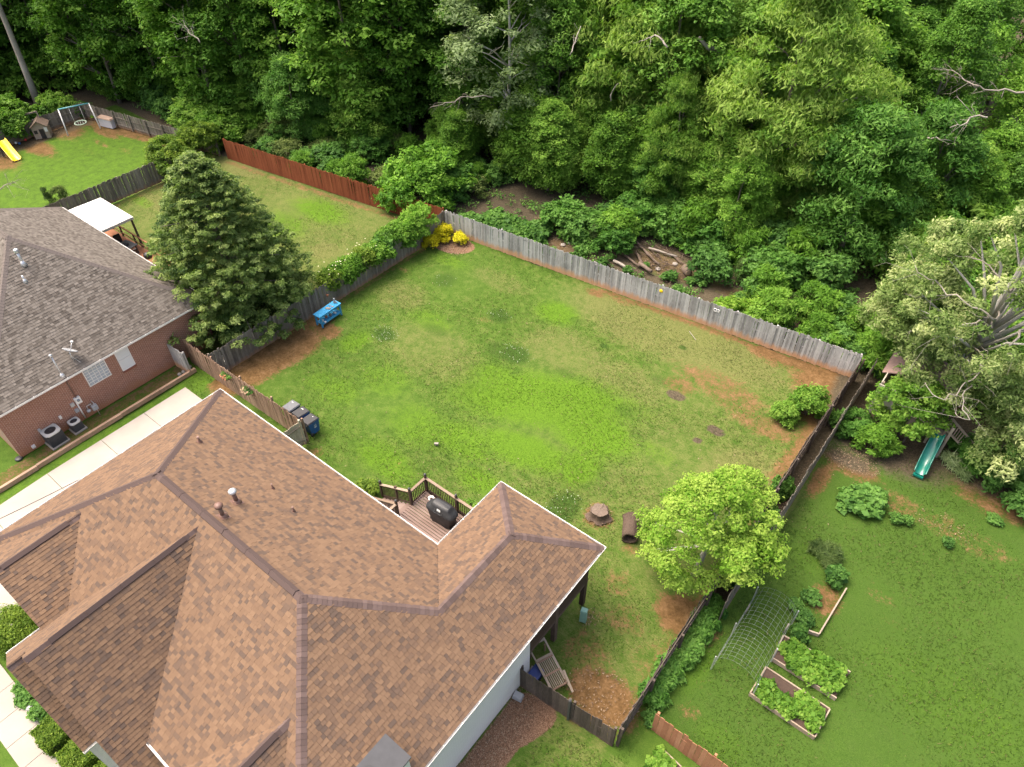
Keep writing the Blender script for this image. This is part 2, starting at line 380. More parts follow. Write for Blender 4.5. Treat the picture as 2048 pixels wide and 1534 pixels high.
def ground_weights(X, Y):
    D = np.zeros_like(X); L = np.zeros_like(X); R = np.zeros_like(X); K = np.zeros_like(X); U = np.zeros_like(X); F = np.zeros_like(X)
    def up(a, w): np.maximum(a, w, out=a)
    own = (X > -33.4) & (X < -3.6) & (Y > 9) & (Y < back_line(X))
    # --- the fenced back yard
    def e(arr, px, py, rx, ry, s=1.0, rot=0.0, soft=0.9):
        x, y = P(px, py); up(arr, s*ell(X, Y, x, y, rx, ry, rot, soft))
    R[own] = .26+.2*np.clip((X[own]+24)/14, 0, 1)
    for a in ((1300,650,7,3,.75),(1420,700,6,3,.8),(1250,760,4,2,.6),(1130,700,4,2.5,.55),(860,700,5,3,.5),(1500,960,3,3,.75),(1480,640,7,2,.8),(800,590,2.5,2,.55),(1000,560,3,1.2,.5)): e(R, *a[:4], a[4])
    for a in ((1090,800,5.0,2.2,1.0,.5),(1180,860,2.6,1.7,1.0,0),(1115,625,1.5,1.1,.85,0),(1000,760,2.2,1.3,.7,0),(930,880,2.2,1.3,.7,0),(840,850,2.2,1.6,.6,0),(710,680,.9,1.2,.7,0),(1050,900,3.0,1.2,.85,.2),(1160,930,1.2,1.5,.8,0),(960,960,1.6,.8,.7,0),(1300,900,1.8,.7,.45,0),(860,640,2.0,1.0,.5,0),(770,760,2.0,1.4,.5,0),(900,520,2.0,.8,.5,0),(680,780,1.5,1.2,.55,0),(770,920,2.2,1.0,.75,0),(640,760,.9,1.0,.5,0)): e(L, a[0], a[1], a[2], a[3], a[4], a[5])
    for a in ((1030,708,1.0,.8,.95),(1000,630,.9,.8,.7),(770,668,.8,.6,.95),(1125,1015,.8,1.2,.9),(890,560,1.0,1.0,.6),(1000,700,1.3,.9,.55),(870,660,1.2,.6,.5),(1208,690,.3,.22,1),(1366,694,.3,.2,1),(1130,745,.9,.5,.5),(1320,760,.8,.5,.5),(1250,820,.8,.6,.5),(1150,640,.6,.4,.5)): e(K, *a)
    for a in ((1660,775,2.4,1.6,1.0),(1440,770,3.6,1.4,.6),(1530,850,2.6,1.1,.62),(1470,800,2.6,1.2,.58),(1360,770,1.3,.9,.62),(1560,720,2.2,.9,.6),(1640,830,1.2,1.5,.85),(1190,585,.9,.45,.75),(1240,600,1.2,.4,.6),(1040,480,.6,.5,.5),
              (1205,1395,1.7,1.2,1.0),(1180,1300,1.1,1.0,.55),(1250,1240,1.2,1.0,.5),(1235,1165,1.0,.9,.5),(1370,1235,1.5,1.1,1.0),(1180,1230,.6,.6,.5),(1260,1095,.5,.5,.55),(1198,1030,.85,.85,.85),(1160,1290,.8,1.2,.55),(1300,1320,1.0,1.2,.45),(1160,1420,.8,.7,.7),
              (655,660,1.2,.8,.85),(800,930,.6,.4,.45),(630,905,.6,.5,.6),(640,640,1.2,1.0,.7),(970,640,.8,.4,.4),(810,540,1.0,.3,.5)): e(D, *a)
    up(D, 1.0*strip(X, Y, -32.6, 14.2, -32.3, 18.6, 1.0, 1.3)*own); up(D, .8*strip(X, Y, -33.0, 17, -33.1, 22, .3, .7)*own); up(D, .55*strip(X, Y, -33.2, 22, -33.3, 33, .12, .4)*own)
    up(D, .72*strip(X, Y, -20, 35.0, -3.8, 36.5, .12, .7)*own); up(D, .95*strip(X, Y, -9, 35.9, -3.8, 36.4, .25, 1.1)*own); up(D, .75*strip(X, Y, -3.8, 27, -3.8, 36.4, .4, .9)*own); up(D, .6*strip(X, Y, -3.8, 11, -3.8, 26, .15, .5)*own)
    up(U, ell(X, Y, *P(905, 488), 1.75, 1.05, .25, .12)); up(U, ell(X, Y, -32.4, 33.0, 1.3, .9, 0, .2))
    for a in ((1432,860,.55,.35),(1352,790,.6,.35),(1395,880,.3,.2)): e(F, *a, .95, 0, .5)
    # --- side strip, front and right of the house
    up(U, strip(X, Y, -7.1, -3, -7.1, 9.5, .55, .3)); up(U, .9*strip(X, Y, -6.9, 8.8, -6.6, 9.7, .6, .3))
    rt = (X > -3.6) & (Y < 9.9+.0*X); ft = (Y < 10.2) & (X > -6.2); R[ft] = np.maximum(R[ft], .35)
    # --- neighbour garden on the right
    nr = (X > -2.7) & (Y < 37.5) & (Y > 11.9); K[nr] = np.maximum(K[nr], .56); R[nr] = np.maximum(R[nr], .18)
    for a in ((1700,930,1.8,.9,.8),(1640,960,.5,1.6,.8),(1800,1010,1.6,1.0,.55),(1890,1050,1.4,1.0,.5),(1760,1190,.9,.7,.4),(1785,1250,.8,.4,.4),(1960,1090,2.0,1.0,.45),(1650,1200,.8,1.0,.75),(1660,1130,.8,.7,.4),(1380,1420,.5,.6,.5),(1400,1370,.4,.5,.4),(1990,1000,2.5,1.3,.7),(1850,870,3.0,2.0,.85),(1780,860,2.5,2.2,.9),(1950,860,3.,2.,.85)): e(D, *a)
    for a in ((1780,870,4.0,2.8,.9),(1950,900,4.5,3.0,.85),(1700,920,1.5,.8,.7),(1720,760,1.2,4.0,.9)): e(F, *a)
    for a in ((1900,1400,4,2,.45),(1620,1120,1.2,1.0,.4),(1800,1330,2,1,.4),(1440,1480,1.2,.8,.5),(1400,1330,.5,1.6,.7)): e(L, *a)
    gap = (X > -3.6) & (X < -2.8) & (Y > 17) & (Y < 37); F[gap] = 1.0
    # --- neighbour garden on the left and the far play yard
    ml = (X > -57.5) & (X < -33.5) & (Y > 13.5) & (Y < red_line(X)); R[ml] = .55
    for a in ((480,330,3.5,1.5,.95),(720,395,3,1.2,.9),(610,400,2.2,1,.7),(300,400,3,1.2,.8),(650,500,1.6,1.4,.8),(560,360,3,1.2,.6),(330,370,3,1.,.7),(760,470,.5,1.2,.6)): e(R, *a)
    for a in ((640,420,3,1.5,.75),(560,450,2.5,2,.6),(330,350,2,.8,.6),(280,400,2,.5,.6)): e(L, *a)
    up(D, .6*strip(X, Y, -56, 30.6, -35, 33.3, .15, .5)); up(D, .5*strip(X, Y, -57, 17, -57, 26, .1, .6))
    fy = (X > -75) & (X < -57.6) & (Y < 30); L[fy] = np.maximum(L[fy], .42); R[fy] = np.maximum(R[fy], .12)
    for a in ((110,250,4.5,1.7,1.0),(210,262,2.6,.8,.8),(60,285,4.5,1.1,.95),(250,300,1.5,.5,.45),(200,285,1.6,.4,.55),(0,320,3,1.5,.8),(175,300,1.4,.5,.4)): e(D, *a)
    up(D, .9*strip(X, Y, -74.2, 18, -74.2, 27.5, .7, 1.0)); up(D, .8*strip(X, Y, -74, 27.4, -62, 29.8, .5, .8))
    up(F, .6*strip(X, Y, -73.8, 19, -73.8, 27, .6, 1.2))
    # --- driveway verge and strip by the brick house
    vg = (X > -36.3) & (X < -34.95) & (Y < 13); D[vg] = .6; F[vg] = .35; K[vg] = .35
    lv = (X > -34.9) & (X < -33) & (Y < 13.4); L[lv] = .42
    # --- woodland floor
    wood_ = ((Y > back_line(X)+.1) & (X > -34)) | ((Y > red_line(X)+.1) & (X < -33.5) & (X > -57.5)) | ((Y > 31.0+(X+75)*.0) & (X < -57)) | (X < -75.3)
    F[wood_] = 1.0
    for a in ((1085,445,1.0,2.2,1.0),(1120,490,2.0,.8,.9),(1330,530,3.5,1.6,.8),(1480,590,3,.8,.8)): e(D, *a)
    F[wood_] = np.where(D[wood_] > .5, .55, F[wood_])
    return D, L, R, K, U, F

gx = np.concatenate([[-900, -300, -150, -110], np.arange(-90, 16.01, .2), [20, 30, 60, 150, 500, 900]])
gy = np.concatenate([[-900, -300, -60, -20], np.arange(-9, 46.01, .2), [50, 60, 80, 120, 300, 900]])
GX, GY = np.meshgrid(gx, gy)
gw = ground_weights(GX, GY)
nxg, nyg = len(gx), len(gy)
gz = .03*np.sin(GX*.7+GY*.3)+.025*np.sin(GY*.9-GX*.4+1)
gz = gz*np.clip((GX+80)/4, 0, 1)*np.clip((14-GX)/3, 0, 1)*np.clip((GY+7)/3, 0, 1)*np.clip((45-GY)/3, 0, 1)-.06
gv = np.stack([GX, GY, gz], -1).reshape(-1, 3)
idx = np.arange(nxg*nyg).reshape(nyg, nxg)
gf = np.stack([idx[:-1, :-1], idx[:-1, 1:], idx[1:, 1:], idx[1:, :-1]], -1).reshape(-1, 4)
gme = bpy.data.meshes.new('ground')
gme.vertices.add(len(gv)); gme.vertices.foreach_set('co', gv.astype(np.float32).ravel())
gme.loops.add(gf.size); gme.loops.foreach_set('vertex_index', gf.astype(np.int32).ravel())
gme.polygons.add(len(gf)); gme.polygons.foreach_set('loop_start', np.arange(0, gf.size, 4, dtype=np.int32)); gme.polygons.foreach_set('loop_total', np.full(len(gf), 4, dtype=np.int32))
for nm, ch in (('soil_mix', gw[:3]), ('cover_mix', gw[3:])):
    a = gme.color_attributes.new(nm, 'FLOAT_COLOR', 'POINT')
    a.data.foreach_set('color', np.stack([c.ravel() for c in ch]+[np.ones(ch[0].size)], -1).astype(np.float32).ravel())
gme.update(calc_edges=True)
gme.polygons.foreach_set('use_smooth', np.ones(len(gf), dtype=bool))

def ground_mat():
    m, n, l, b = new_mat('lawn_and_soil')
    pos = n.new('ShaderNodeNewGeometry').outputs['Position']
    def attr(nm):
        a = n.new('ShaderNodeAttribute'); a.attribute_name = nm; s = n.new('ShaderNodeSeparateColor'); l.new(a.outputs['Color'], s.inputs[0]); return s.outputs
    sm = attr('soil_mix'); cm = attr('cover_mix')
    n1 = noise(n, l, pos, .35, 6, .65); n2 = noise(n, l, pos, 1.7, 6, .7); n3 = noise(n, l, pos, 9, 4, .7); n4 = noise(n, l, pos, 34, 3, .7)
    st = noise(n, l, mapping(n, l, pos, (1.0, 2.6, 1)), 7, 4, .7)
    def mask(w, nz, amp=.9, sharp=.35, off=.5):
        x = math_(n, l, 'ADD', w, math_(n, l, 'MULTIPLY_ADD', nz, amp, -amp/2))
        return math_(n, l, 'DIVIDE', math_(n, l, 'SUBTRACT', x, off-sharp/2), sharp, clamp=True)
    g = ramp(n, ((.36, (0.0311, 0.0681, 0.0089)), (.5, (0.0592, 0.1110, 0.0163)), (.64, (0.0962, 0.1517, 0.0281)))); l.new(math_(n, l, 'MULTIPLY_ADD', n4, .6, math_(n, l, 'MULTIPLY', n2, .4)), g.inputs[0])
    dry = ramp(n, ((.38, (0.0760, 0.0880, 0.0272)), (.51, (0.1320, 0.1320, 0.0480)), (.65, (0.2000, 0.1880, 0.0880)))); l.new(math_(n, l, 'MULTIPLY_ADD', n4, .55, math_(n, l, 'MULTIPLY', st, .45)), dry.inputs[0])
    lush = ramp(n, ((.36, (0.0459, 0.0977, 0.0089)), (.51, (0.0777, 0.1539, 0.0126)), (.65, (0.1147, 0.1998, 0.0222)))); l.new(math_(n, l, 'MULTIPLY_ADD', n4, .6, math_(n, l, 'MULTIPLY', n3, .4)), lush.inputs[0])
    clo = ramp(n, ((.36, (0.0173, 0.0418, 0.0072)), (.52, (0.0324, 0.0691, 0.0115)), (.65, (0.0612, 0.1044, 0.0216)))); l.new(math_(n, l, 'MULTIPLY_ADD', n4, .7, math_(n, l, 'MULTIPLY', n3, .3)), clo.inputs[0])
    dirt = ramp(n, ((.36, (0.0702, 0.0360, 0.0180)), (.5, (0.1350, 0.0702, 0.0342)), (.64, (0.2115, 0.1215, 0.0675)))); l.new(math_(n, l, 'MULTIPLY_ADD', n3, .5, math_(n, l, 'MULTIPLY', n2, .5)), dirt.inputs[0])
    mul = ramp(n, ((.38, (0.0680, 0.0354, 0.0231)), (.5, (0.1700, 0.0952, 0.0626)), (.63, (0.3264, 0.2244, 0.1632)))); l.new(math_(n, l, 'MULTIPLY_ADD', n4, .75, math_(n, l, 'MULTIPLY', n3, .25)), mul.inputs[0])
    lit = ramp(n, ((.38, (.032, .026, .018)), (.5, (.068, .055, .038)), (.63, (.14, .115, .082)))); l.new(math_(n, l, 'MULTIPLY_ADD', n4, .6, math_(n, l, 'MULTIPLY', n3, .4)), lit.inputs[0])
    c = g.outputs[0]
    c = mixc(n, l, math_(n, l, 'MULTIPLY', mask(sm[2], math_(n, l, 'MULTIPLY_ADD', n2, .5, math_(n, l, 'MULTIPLY', st, .5)), 2.0, .45), .8), c, dry.outputs[0])
    c = mixc(n, l, mask(sm[1], math_(n, l, 'MULTIPLY_ADD', n3, .3, math_(n, l, 'MULTIPLY', n2, .7)), 1.9, .55), c, lush.outputs[0])
    c = mixc(n, l, math_(n, l, 'MULTIPLY', mask(cm[0], math_(n, l, 'MULTIPLY_ADD', n3, .4, math_(n, l, 'MULTIPLY', n2, .6)), 1.2, .45), .85), c, clo.outputs[0])
    c = mixc(n, l, math_(n, l, 'MULTIPLY', mask(sm[0], math_(n, l, 'MULTIPLY_ADD', n4, .22, math_(n, l, 'MULTIPLY_ADD', n3, .38, math_(n, l, 'MULTIPLY', n2, .4))), 2.6, .3, .58), .9), c, dirt.outputs[0])
    c = mixc(n, l, mask(cm[2], math_(n, l, 'MULTIPLY_ADD', n3, .4, math_(n, l, 'MULTIPLY', n2, .6)), 1.0, .35), c, lit.outputs[0])
    c = mixc(n, l, mask(cm[1], n3, .5, .2), c, mul.outputs[0])
    # slow wandering tone over the whole lawn
    c = mixc(n, l, .22, c, mixc(n, l, n1, (.05, .06, .02), (.55, .55, .30)), 'OVERLAY')
    l.new(c, b.inputs['Base Color']); b.inputs['Roughness'].default_value = .95; b.inputs['Specular IOR Level'].default_value = .1
    bump(n, l, b, math_(n, l, 'MULTIPLY_ADD', n4, .6, math_(n, l, 'MULTIPLY', n3, .4)), .25, .03)
    return m
M['ground'] = ground_mat()
gme.materials.append(M['ground'])
tag(place('ground', gme), kind='structure')

# driveway and walk: cast slabs with joints between them
def slabs(name, polys, z=.0, t=.09):
    mb = MB()
    for p in polys: mb.prism(p, z-t, z)
    return tag(mb.build(name, M['concrete']), kind='structure')
drv = []
yy = [-9.0, -5.6, -2.5, .55, 3.6, 6.6, 9.2, 11.88]
for a, b in zip(yy[:-1], yy[1:]):
    xl = lambda y: -34.2 + (.55*max(0, 2.0-y)/6 if y < 2 else 0)
    drv.append(((xl(a), a+.012), (-27.0, a+.012), (-27.0, b-.012), (xl(b), b-.012)) if b < 9.5 else ((-34.2, a+.012), (-29.3, a+.012), (-29.3, b-.012), (-34.2, b-.012)))
slabs('driveway', drv, .012, .1)
wk = []
xs = np.arange(-30.5, -12, 1.22)
for i, a in enumerate(xs):
    wk.append(((a+.012, -4.15), (a+1.21, -4.15), (a+1.21, -2.72), (a+.012, -2.72)))
slabs('front_walk', wk, .02, .1)
# ------------------------------------------------------------------ fences
_pk = {}
def picket_meshes(mat, w, h, top='dog', n=3):
    key = (mat, round(w, 3), round(h, 2), top)
    if key not in _pk:
        out = []
        for i in range(n):
            mb = MB(); c = .028 if top == 'dog' else 0.004; t = .018; hh = h+(-.02, .0, .022)[i % 3]; x = w/2
            prof = [(-x, 0), (x, 0), (x, hh-c), (x-c, hh), (-x+c, hh), (-x, hh-c)]
            vs = [(p[0], -t/2, p[1]) for p in prof]+[(p[0], t/2, p[1]) for p in prof]
            k = 6; fs = [tuple(range(k)), tuple(range(k, 2*k))[::-1]]+[(j, k+j, k+(j+1) % k, (j+1) % k) for j in range(k)]
            mb.add(vs, fs); out.append(mb.mesh('picket', M[mat]))
        _pk[key] = out
    return _pk[key]

def fence(name, label, a, b, h, mat, w=.14, gap=.006, side=1, post_gap=2.4, post_up=-.05, seed=1, lean=.012, drop=.03, cat='fence', posts=True, rail_h=(.3, .95, 1.6), post_mat=None, wig=.0):
    """a run of pickets from a to b; posts and rails stand on the left (+1) or right (-1) of the run"""
    rnd = random.Random(seed)
    a = Vector((a[0], a[1], 0)); b = Vector((b[0], b[1], 0)); L = (b-a).length; ang = math.atan2(b.y-a.y, b.x-a.x)
    root = thing(name, label, cat, a, ang)
    ms = picket_meshes(mat, w, h)
    n = int(L/(w+gap)); st = L/n
    for i in range(n):
        x = (i+.5)*st
        o = place('picket', rnd.choice(ms), root, (x, rnd.uniform(-.006, .006)+wig*math.sin(x*.5+seed), rnd.uniform(-drop, drop)-.02), (rnd.gauss(0, .012), rnd.gauss(0, lean*.6), rnd.gauss(0, .02)), (st/(w+gap), 1, 1))
    np_ = max(1, int(round(L/post_gap))); pm = M[post_mat or mat]
    for z in rail_h:
        if z < h-.08:
            MB().box((L/2, side*.034, z), (L, .045, .09)).build('rail', pm, root)
    if posts:
        me = MB().box((0, 0, (h+post_up)/2), (.095, .095, h+post_up)).mesh('post', pm)
        for i in range(np_+1):
            x = min(max(i*L/np_, .06), L-.06)
            place('post', me, root, (x, side*.108, rnd.uniform(-.03, .03)), (rnd.gauss(0, .012), rnd.gauss(0, .012), 0))
    return root

fence('back_fence', 'long weathered silver-grey picket fence with orange soil stain, across the back of the lawn', (-33.45, 33.92), (-3.62, 36.74), 1.83, 'fence_grey', side=1, seed=3)
fence('side_fence', 'weathered dark brown picket fence between the lawn and the big conifer', (-33.42, 13.55), (-33.42, 33.85), 1.83, 'fence_old', side=1, seed=4)
fence('side_yard_fence', 'warm brown picket fence with flower baskets hung on it, left of the wheeled bins', (-25.15, 13.45), (-35.85, 13.4), 1.83, 'fence_brown', w=.105, side=-1, seed=5)
fence('grey_fence_panel', 'short grey fence panel against the brick house wall', (-36.3, 12.62), (-34.9, 12.7), 1.75, 'fence_grey', side=1, seed=6, posts=True, post_gap=1.4)
fence('boundary_fence', 'dark fence with posts and rails showing along the right edge of the lawn', (-3.6, 36.6), (-3.55, 10.55), 1.7, 'fence_dark', side=1, seed=7, wig=.05, lean=.02, post_up=.0)
fence('neighbour_fence', 'dark brown fence of the right garden, parallel and just right of the boundary fence', (-2.75, 17.6), (-2.85, 37.0), 1.83, 'fence_old', side=1, seed=8, lean=.02, posts=False, rail_h=())
fence('front_fence', 'dark brown picket fence joining the white wall to the front corner', (-7.85, 10.12), (-5.55, 10.28), 1.66, 'fence_dark', side=1, seed=9, post_gap=2.2)
fence('front_gate', 'dark brown picket gate between the black post and the front corner', (-5.48, 10.29), (-3.58, 10.46), 1.62, 'fence_dark', side=1, seed=10, post_gap=1.7, cat='gate')
g = thing('gate_post', 'black post with ball cap in the dark front fence', 'post', (-5.52, 10.24, 0))
MB().box((0, 0, .85), (.09, .09, 1.7)).build('shaft', M['darkmetal'], g); MB().lathe(((.02, 0), (.06, .03), (.065, .07), (.04, .12), (.005, .135)), (0, 0, 1.7), 10).build('ball_cap', M['darkmetal'], g)
fence('low_fence', 'rust brown picket fence at the bottom edge beside the raised beds', (-2.75, 11.95), (4.6, 11.9), 1.5, 'fence_rust', w=.19, side=1, seed=11)
fence('red_fence', 'red stained fence below the shrubs at the back of the left garden', (-56.6, 30.98), (-33.7, 34.05), 1.83, 'fence_red', side=1, seed=12, lean=.004, drop=.008)
fence('garden_fence', 'weathered fence between the far play yard and the left garden', (-57.6, 12.5), (-57.5, 26.4), 1.83, 'fence_old', w=.15, side=1, seed=13)
fence('far_fence', 'weathered fence with posts behind the white swing frame in the far yard', (-74.5, 27.7), (-57.5, 30.9), 1.55, 'fence_old', w=.16, side=-1, seed=14, post_gap=2.1)
fence('far_side_fence', 'dark fence half hidden by bushes at the far left edge', (-74.6, 12.0), (-74.5, 27.6), 1.5, 'fence_old', w=.16, side=-1, seed=15)

# the weathered gate beside the wheeled bins
gt = thing('side_gate', 'streaked weathered board gate between the warm brown fence and the house', 'gate', (-25.12, 13.35, 0), -PI/2)
ms = picket_meshes('timber', .17, 1.75, 'flat')
M['gatewood'] = wood('streaked_gate_wood', ((0.1, (.09, .065, .045)), (.45, (.34, .29, .21)), (.8, (.52, .47, .37)), (1.0, (.62, .57, .47))), stain=(.20, .09, .04), stain_z=.35)
ms = picket_meshes('gatewood', .17, 1.72, 'flat')
for i in range(9): place('board', ms[i % 3], gt, (.16+i*.18, 0, .06), (0, 0, random.gauss(0, .02)))
for z in (.35, 1.45): MB().box((.85, .045, z), (1.68, .05, .1)).build('rail', M['gatewood'], gt)
MB().bar((.1, .05, .45), (1.6, .05, 1.4), .05, .09).build('brace', M['gatewood'], gt)
MB().box((.0, .0, .95), (.11, .11, 1.9)).build('post', M['gatewood'], gt); MB().box((.0, -.07, 1.35), (.16, .03, .32)).build('sign_plate', M['grey'], gt)
MB().box((.75, -.03, 1.3), (.7, .02, .03)).build('latch_bar', M['white'], gt)
# ------------------------------------------------------------------ shingled roofs
CAMP = np.array([0, 0, H])
class Roof:
    """shingle fields laid course by course on roof planes; collects every tab with its frame"""
    def __init__(s, mat, seed, exp=.15): s.mat = mat; s.tabs = []; s.exp = exp; s.rng = np.random.default_rng(seed); s.deck = MB()
    def plane(s, pts, eave_dir, uvec):
        """pts: convex polygon (3D, in the plane); eave_dir: unit along the courses; uvec: unit up the slope"""
        P3 = [np.array(p, float) for p in pts]; E_ = np.array(eave_dir, float); U_ = np.array(uvec, float)
        E_ /= np.linalg.norm(E_); U_ /= np.linalg.norm(U_); N_ = np.cross(E_, U_)
        if N_[2] < 0: N_ = -N_
        O = P3[0]
        q = np.array([[(p-O)@E_, (p-O)@U_] for p in P3])
        low = [tuple(p-N_*.012) for p in P3]
        s.deck.slab(low if np.cross(P3[1]-P3[0], P3[2]-P3[0])[2] > 0 else low[::-1], .10)
        u0, u1 = q[:, 1].min(), q[:, 1].max(); n = int(math.ceil((u1-u0)/s.exp))
        for k in range(n):
            a = u0+k*s.exp; mid = a+s.exp*.45
            if mid >= u1: break
            xs = []
            for i in range(len(q)):
                p1, p2 = q[i], q[(i+1) % len(q)]
                if (p1[1]-mid)*(p2[1]-mid) < 0:
                    t = (mid-p1[1])/(p2[1]-p1[1]); xs.append(p1[0]+t*(p2[0]-p1[0]))
            if len(xs) < 2: continue
            e0, e1 = min(xs), max(xs); e = e0-s.rng.uniform(0, .15)
            while e < e1-.02:
                w = (.12, .17, .22, .28)[s.rng.choice(4, p=(.2, .35, .3, .15))]
                ea, eb = max(e, e0), min(e+w, e1)
                if eb-ea > .02: s.tabs.append((O+E_*ea+U_*a, E_, U_, N_, eb-ea, int(s.rng.choice(6, p=(.08, .13, .17, .24, .23, .15))), int(s.rng.random() < .45)))
                e += w+.004
    def arrays(s, tabs):
        Vq = np.zeros((len(tabs)*4, 4, 3), np.float32); va = np.zeros(len(tabs)*4, np.float32)
        for i, (o, E_, U_, N_, w, c, lam) in enumerate(tabs):
            t = .011+.009*lam; L = s.exp
            a = o-U_*.012+N_*t; b = a+E_*w; d = o+U_*L+N_*.001; e = d+E_*w; a0 = o-U_*.012-N_*.012; b0 = a0+E_*w
            Vq[i*4] = (a, b, e, d); Vq[i*4+1] = (a0, b0, b, a); Vq[i*4+2] = (a0, a, d, o+U_*L-N_*.012); Vq[i*4+3] = (b, b0, o+E_*w+U_*L-N_*.012, e)
            va[i*4:i*4+4] = c/5*.9+.05
        return Vq, va
    def finish(s, roof, singles=0):
        tabs = s.tabs
        if singles:
            ctr = np.array([t[0] for t in tabs]); dist = np.linalg.norm(ctr-CAMP, axis=1)
            d = ctr-CAMP; z = d@_fw; px = 1024+FPX*(d@_r)/z; py = 767-FPX*(d@_u)/z
            w = np.array([t[4] for t in tabs]); nz = np.array([abs(t[3]@((c-CAMP)/np.linalg.norm(c-CAMP))) for t, c in zip(tabs, ctr)])
            score = np.where((px > 20) & (px < 2020) & (py < 1515) & (w > .11), w*nz/dist**2, 0)
            score = np.where(ctr[:, 2] < 4.2, 0, score)
            pick = set(np.argsort(-score)[:singles].tolist()); cache = {}
            for i in pick:
                o, E_, U_, N_, w_, c, lam = tabs[i]
                wq = min((.12, .17, .22, .28), key=lambda x: abs(x-w_)); key = (wq, c, lam)
                if key not in cache:
                    Vq, va = s.arrays([(np.zeros(3), np.array([1., 0, 0]), np.array([0, 1., 0]), np.array([0, 0, 1.]), wq, c, lam)])
                    cache[key] = quads_mesh('shingle', Vq, s.mat, va)
                ob = bpy.data.objects.new('shingle', cache[key]); C.objects.link(ob); ob.parent = roof
                m = Matrix(((E_[0]*w_/wq, U_[0], N_[0], o[0]), (E_[1]*w_/wq, U_[1], N_[1], o[1]), (E_[2]*w_/wq, U_[2], N_[2], o[2]), (0, 0, 0, 1)))
                ob.matrix_basis = m
            tabs = [t for i, t in enumerate(tabs) if i not in pick]
        Vq, va = s.arrays(tabs)
        o = place('shingle_field', quads_mesh('shingle_field', Vq, s.mat, va), roof); tag(o, kind='stuff')

def cap_mesh(w1, w2, d, L, mat, wid=.15, t=.022, val=.5):
    """one folded ridge shingle at the origin running along d; w1, w2 point down the two slopes"""
    d = Vector(d); w1 = Vector(w1)*wid; w2 = Vector(w2)*wid; up = Vector((0, 0, 1))
    a = -d*.01; b = d*(L+.06); hi = up*(t+.012); lo = up*(t-.006)
    Vq = [(a+w1+hi*.6, b+w1+lo*.6, b+lo+up*.01, a+hi+up*.01), (a+hi+up*.01, b+lo+up*.01, b+w2+lo*.6, a+w2+hi*.6),
          (a+w1-up*.03, a+w1+hi*.6, a+hi+up*.01, a-up*.03), (a-up*.03, a+hi+up*.01, a+w2+hi*.6, a+w2-up*.03),
          (a+w1-up*.05, b+w1-up*.05, b+w1+lo*.6, a+w1+hi*.6), (a+w2+hi*.6, b+w2+lo*.6, b+w2-up*.05, a+w2-up*.05)]
    return quads_mesh('ridge_cap', np.array([[list(p) for p in q] for q in Vq], np.float32), mat, np.full(6, val, np.float32))

def caps(roof, p0, p1, w1, w2, mat, L=.17, wid=.19, lift=.0, single=True):
    p0 = Vector(p0); p1 = Vector(p1); d = (p1-p0); Lt = d.length; d.normalize(); n = int(Lt/L)
    w1 = Vector(w1).normalized(); w2 = Vector(w2).normalized()
    meshes = [cap_mesh(w1, w2, d, Lt/n, mat, wid, .022+lift, v) for v in (.25, .45, .6, .8)]
    if single:
        for i in range(n): place('ridge_cap', random.choice(meshes), roof, p0+d*(i*Lt/n))
    else:
        mb = MB()
        for i in range(n):
            me = random.choice(meshes)
            o = p0+d*(i*Lt/n); mb.add([v.co+o for v in me.vertices], [tuple(p.vertices) for p in me.polygons])
        o = mb.build('ridge_cap_row', mat, roof); tag(o, kind='stuff')

# ------------------------------------------------------------------ the brown-roofed house
ZE, SL = 4.3, .595
XL, XR, YB, YF = -27.68, -7.51, 11.1, -.5
DD = 5.8; ZR = ZE+SL*DD; YR = YB-DD
XA, XB = XL+DD, XR-DD                                  # ends of the main ridge
PX0, PY1 = -12.88, 15.22; PW = (XR-PX0)/2; PXm = PX0+PW  # porch roof
house = thing('brown_roofed_house', 'white brick house with tan-brown shingled hip roof in the foreground', 'house', (0, 0, 0))
Rf = Roof(M['shingle'], 5)
sE = np.array([1, 0, 0]); sN = np.array([0, 1, 0])
k = 1/math.hypot(1, SL)
Rf.plane([(XL, YB, ZE), (PX0, YB, ZE), (PXm, YB-PW, ZE+SL*PW), (XB, YR, ZR), (XA, YR, ZR)], (1, 0, 0), (0, -k, SL*k))           # back
Rf.plane([(XL, YF, ZE), (XL, YB, ZE), (XA, YR, ZR)], (0, 1, 0), (k, 0, SL*k))                                                   # left
Rf.plane([(XR, YF, ZE), (XR, PY1, ZE), (PXm, PY1-PW, ZE+SL*PW), (PXm, YB-PW, ZE+SL*PW), (XB, YR, ZR)], (0, 1, 0), (-k, 0, SL*k)) # right, runs on over the porch
Rf.plane([(PX0, YB, ZE), (PX0, PY1, ZE), (PXm, PY1-PW, ZE+SL*PW), (PXm, YB-PW, ZE+SL*PW)], (0, 1, 0), (k, 0, SL*k))              # porch, left
Rf.plane([(PX0, PY1, ZE), (XR, PY1, ZE), (PXm, PY1-PW, ZE+SL*PW)], (1, 0, 0), (0, -k, SL*k))                                     # porch, back
Rf.plane([(XL, YF, ZE), (XR, YF, ZE), (XB, YR, ZR), (XA, YR, ZR)], (1, 0, 0), (0, k, SL*k))                                      # front
def gable(xr, zr, ye, slope, zl, both=True, side=(1, 1), y0=None):
    """gable roof running forward (-Y) out of the front slope"""
    yi = YR-(ZR-zr)/SL if y0 is None else y0
    kk = 1/math.hypot(1, slope); w = (zr-zl)/slope
    yv = (YF if zl >= ZE-.01 else YF-(ZE-zl)/SL) if y0 is None else y0
    for sgn, on in ((-1, side[0]), (1, side[1])):
        if on: Rf.plane([(xr+sgn*w, min(yv, 1e9), zl), (xr+sgn*w, ye, zl), (xr, ye, zr), (xr, yi, zr)], (0, 1, 0), (-sgn*kk, 0, slope*kk))
    return yi, w
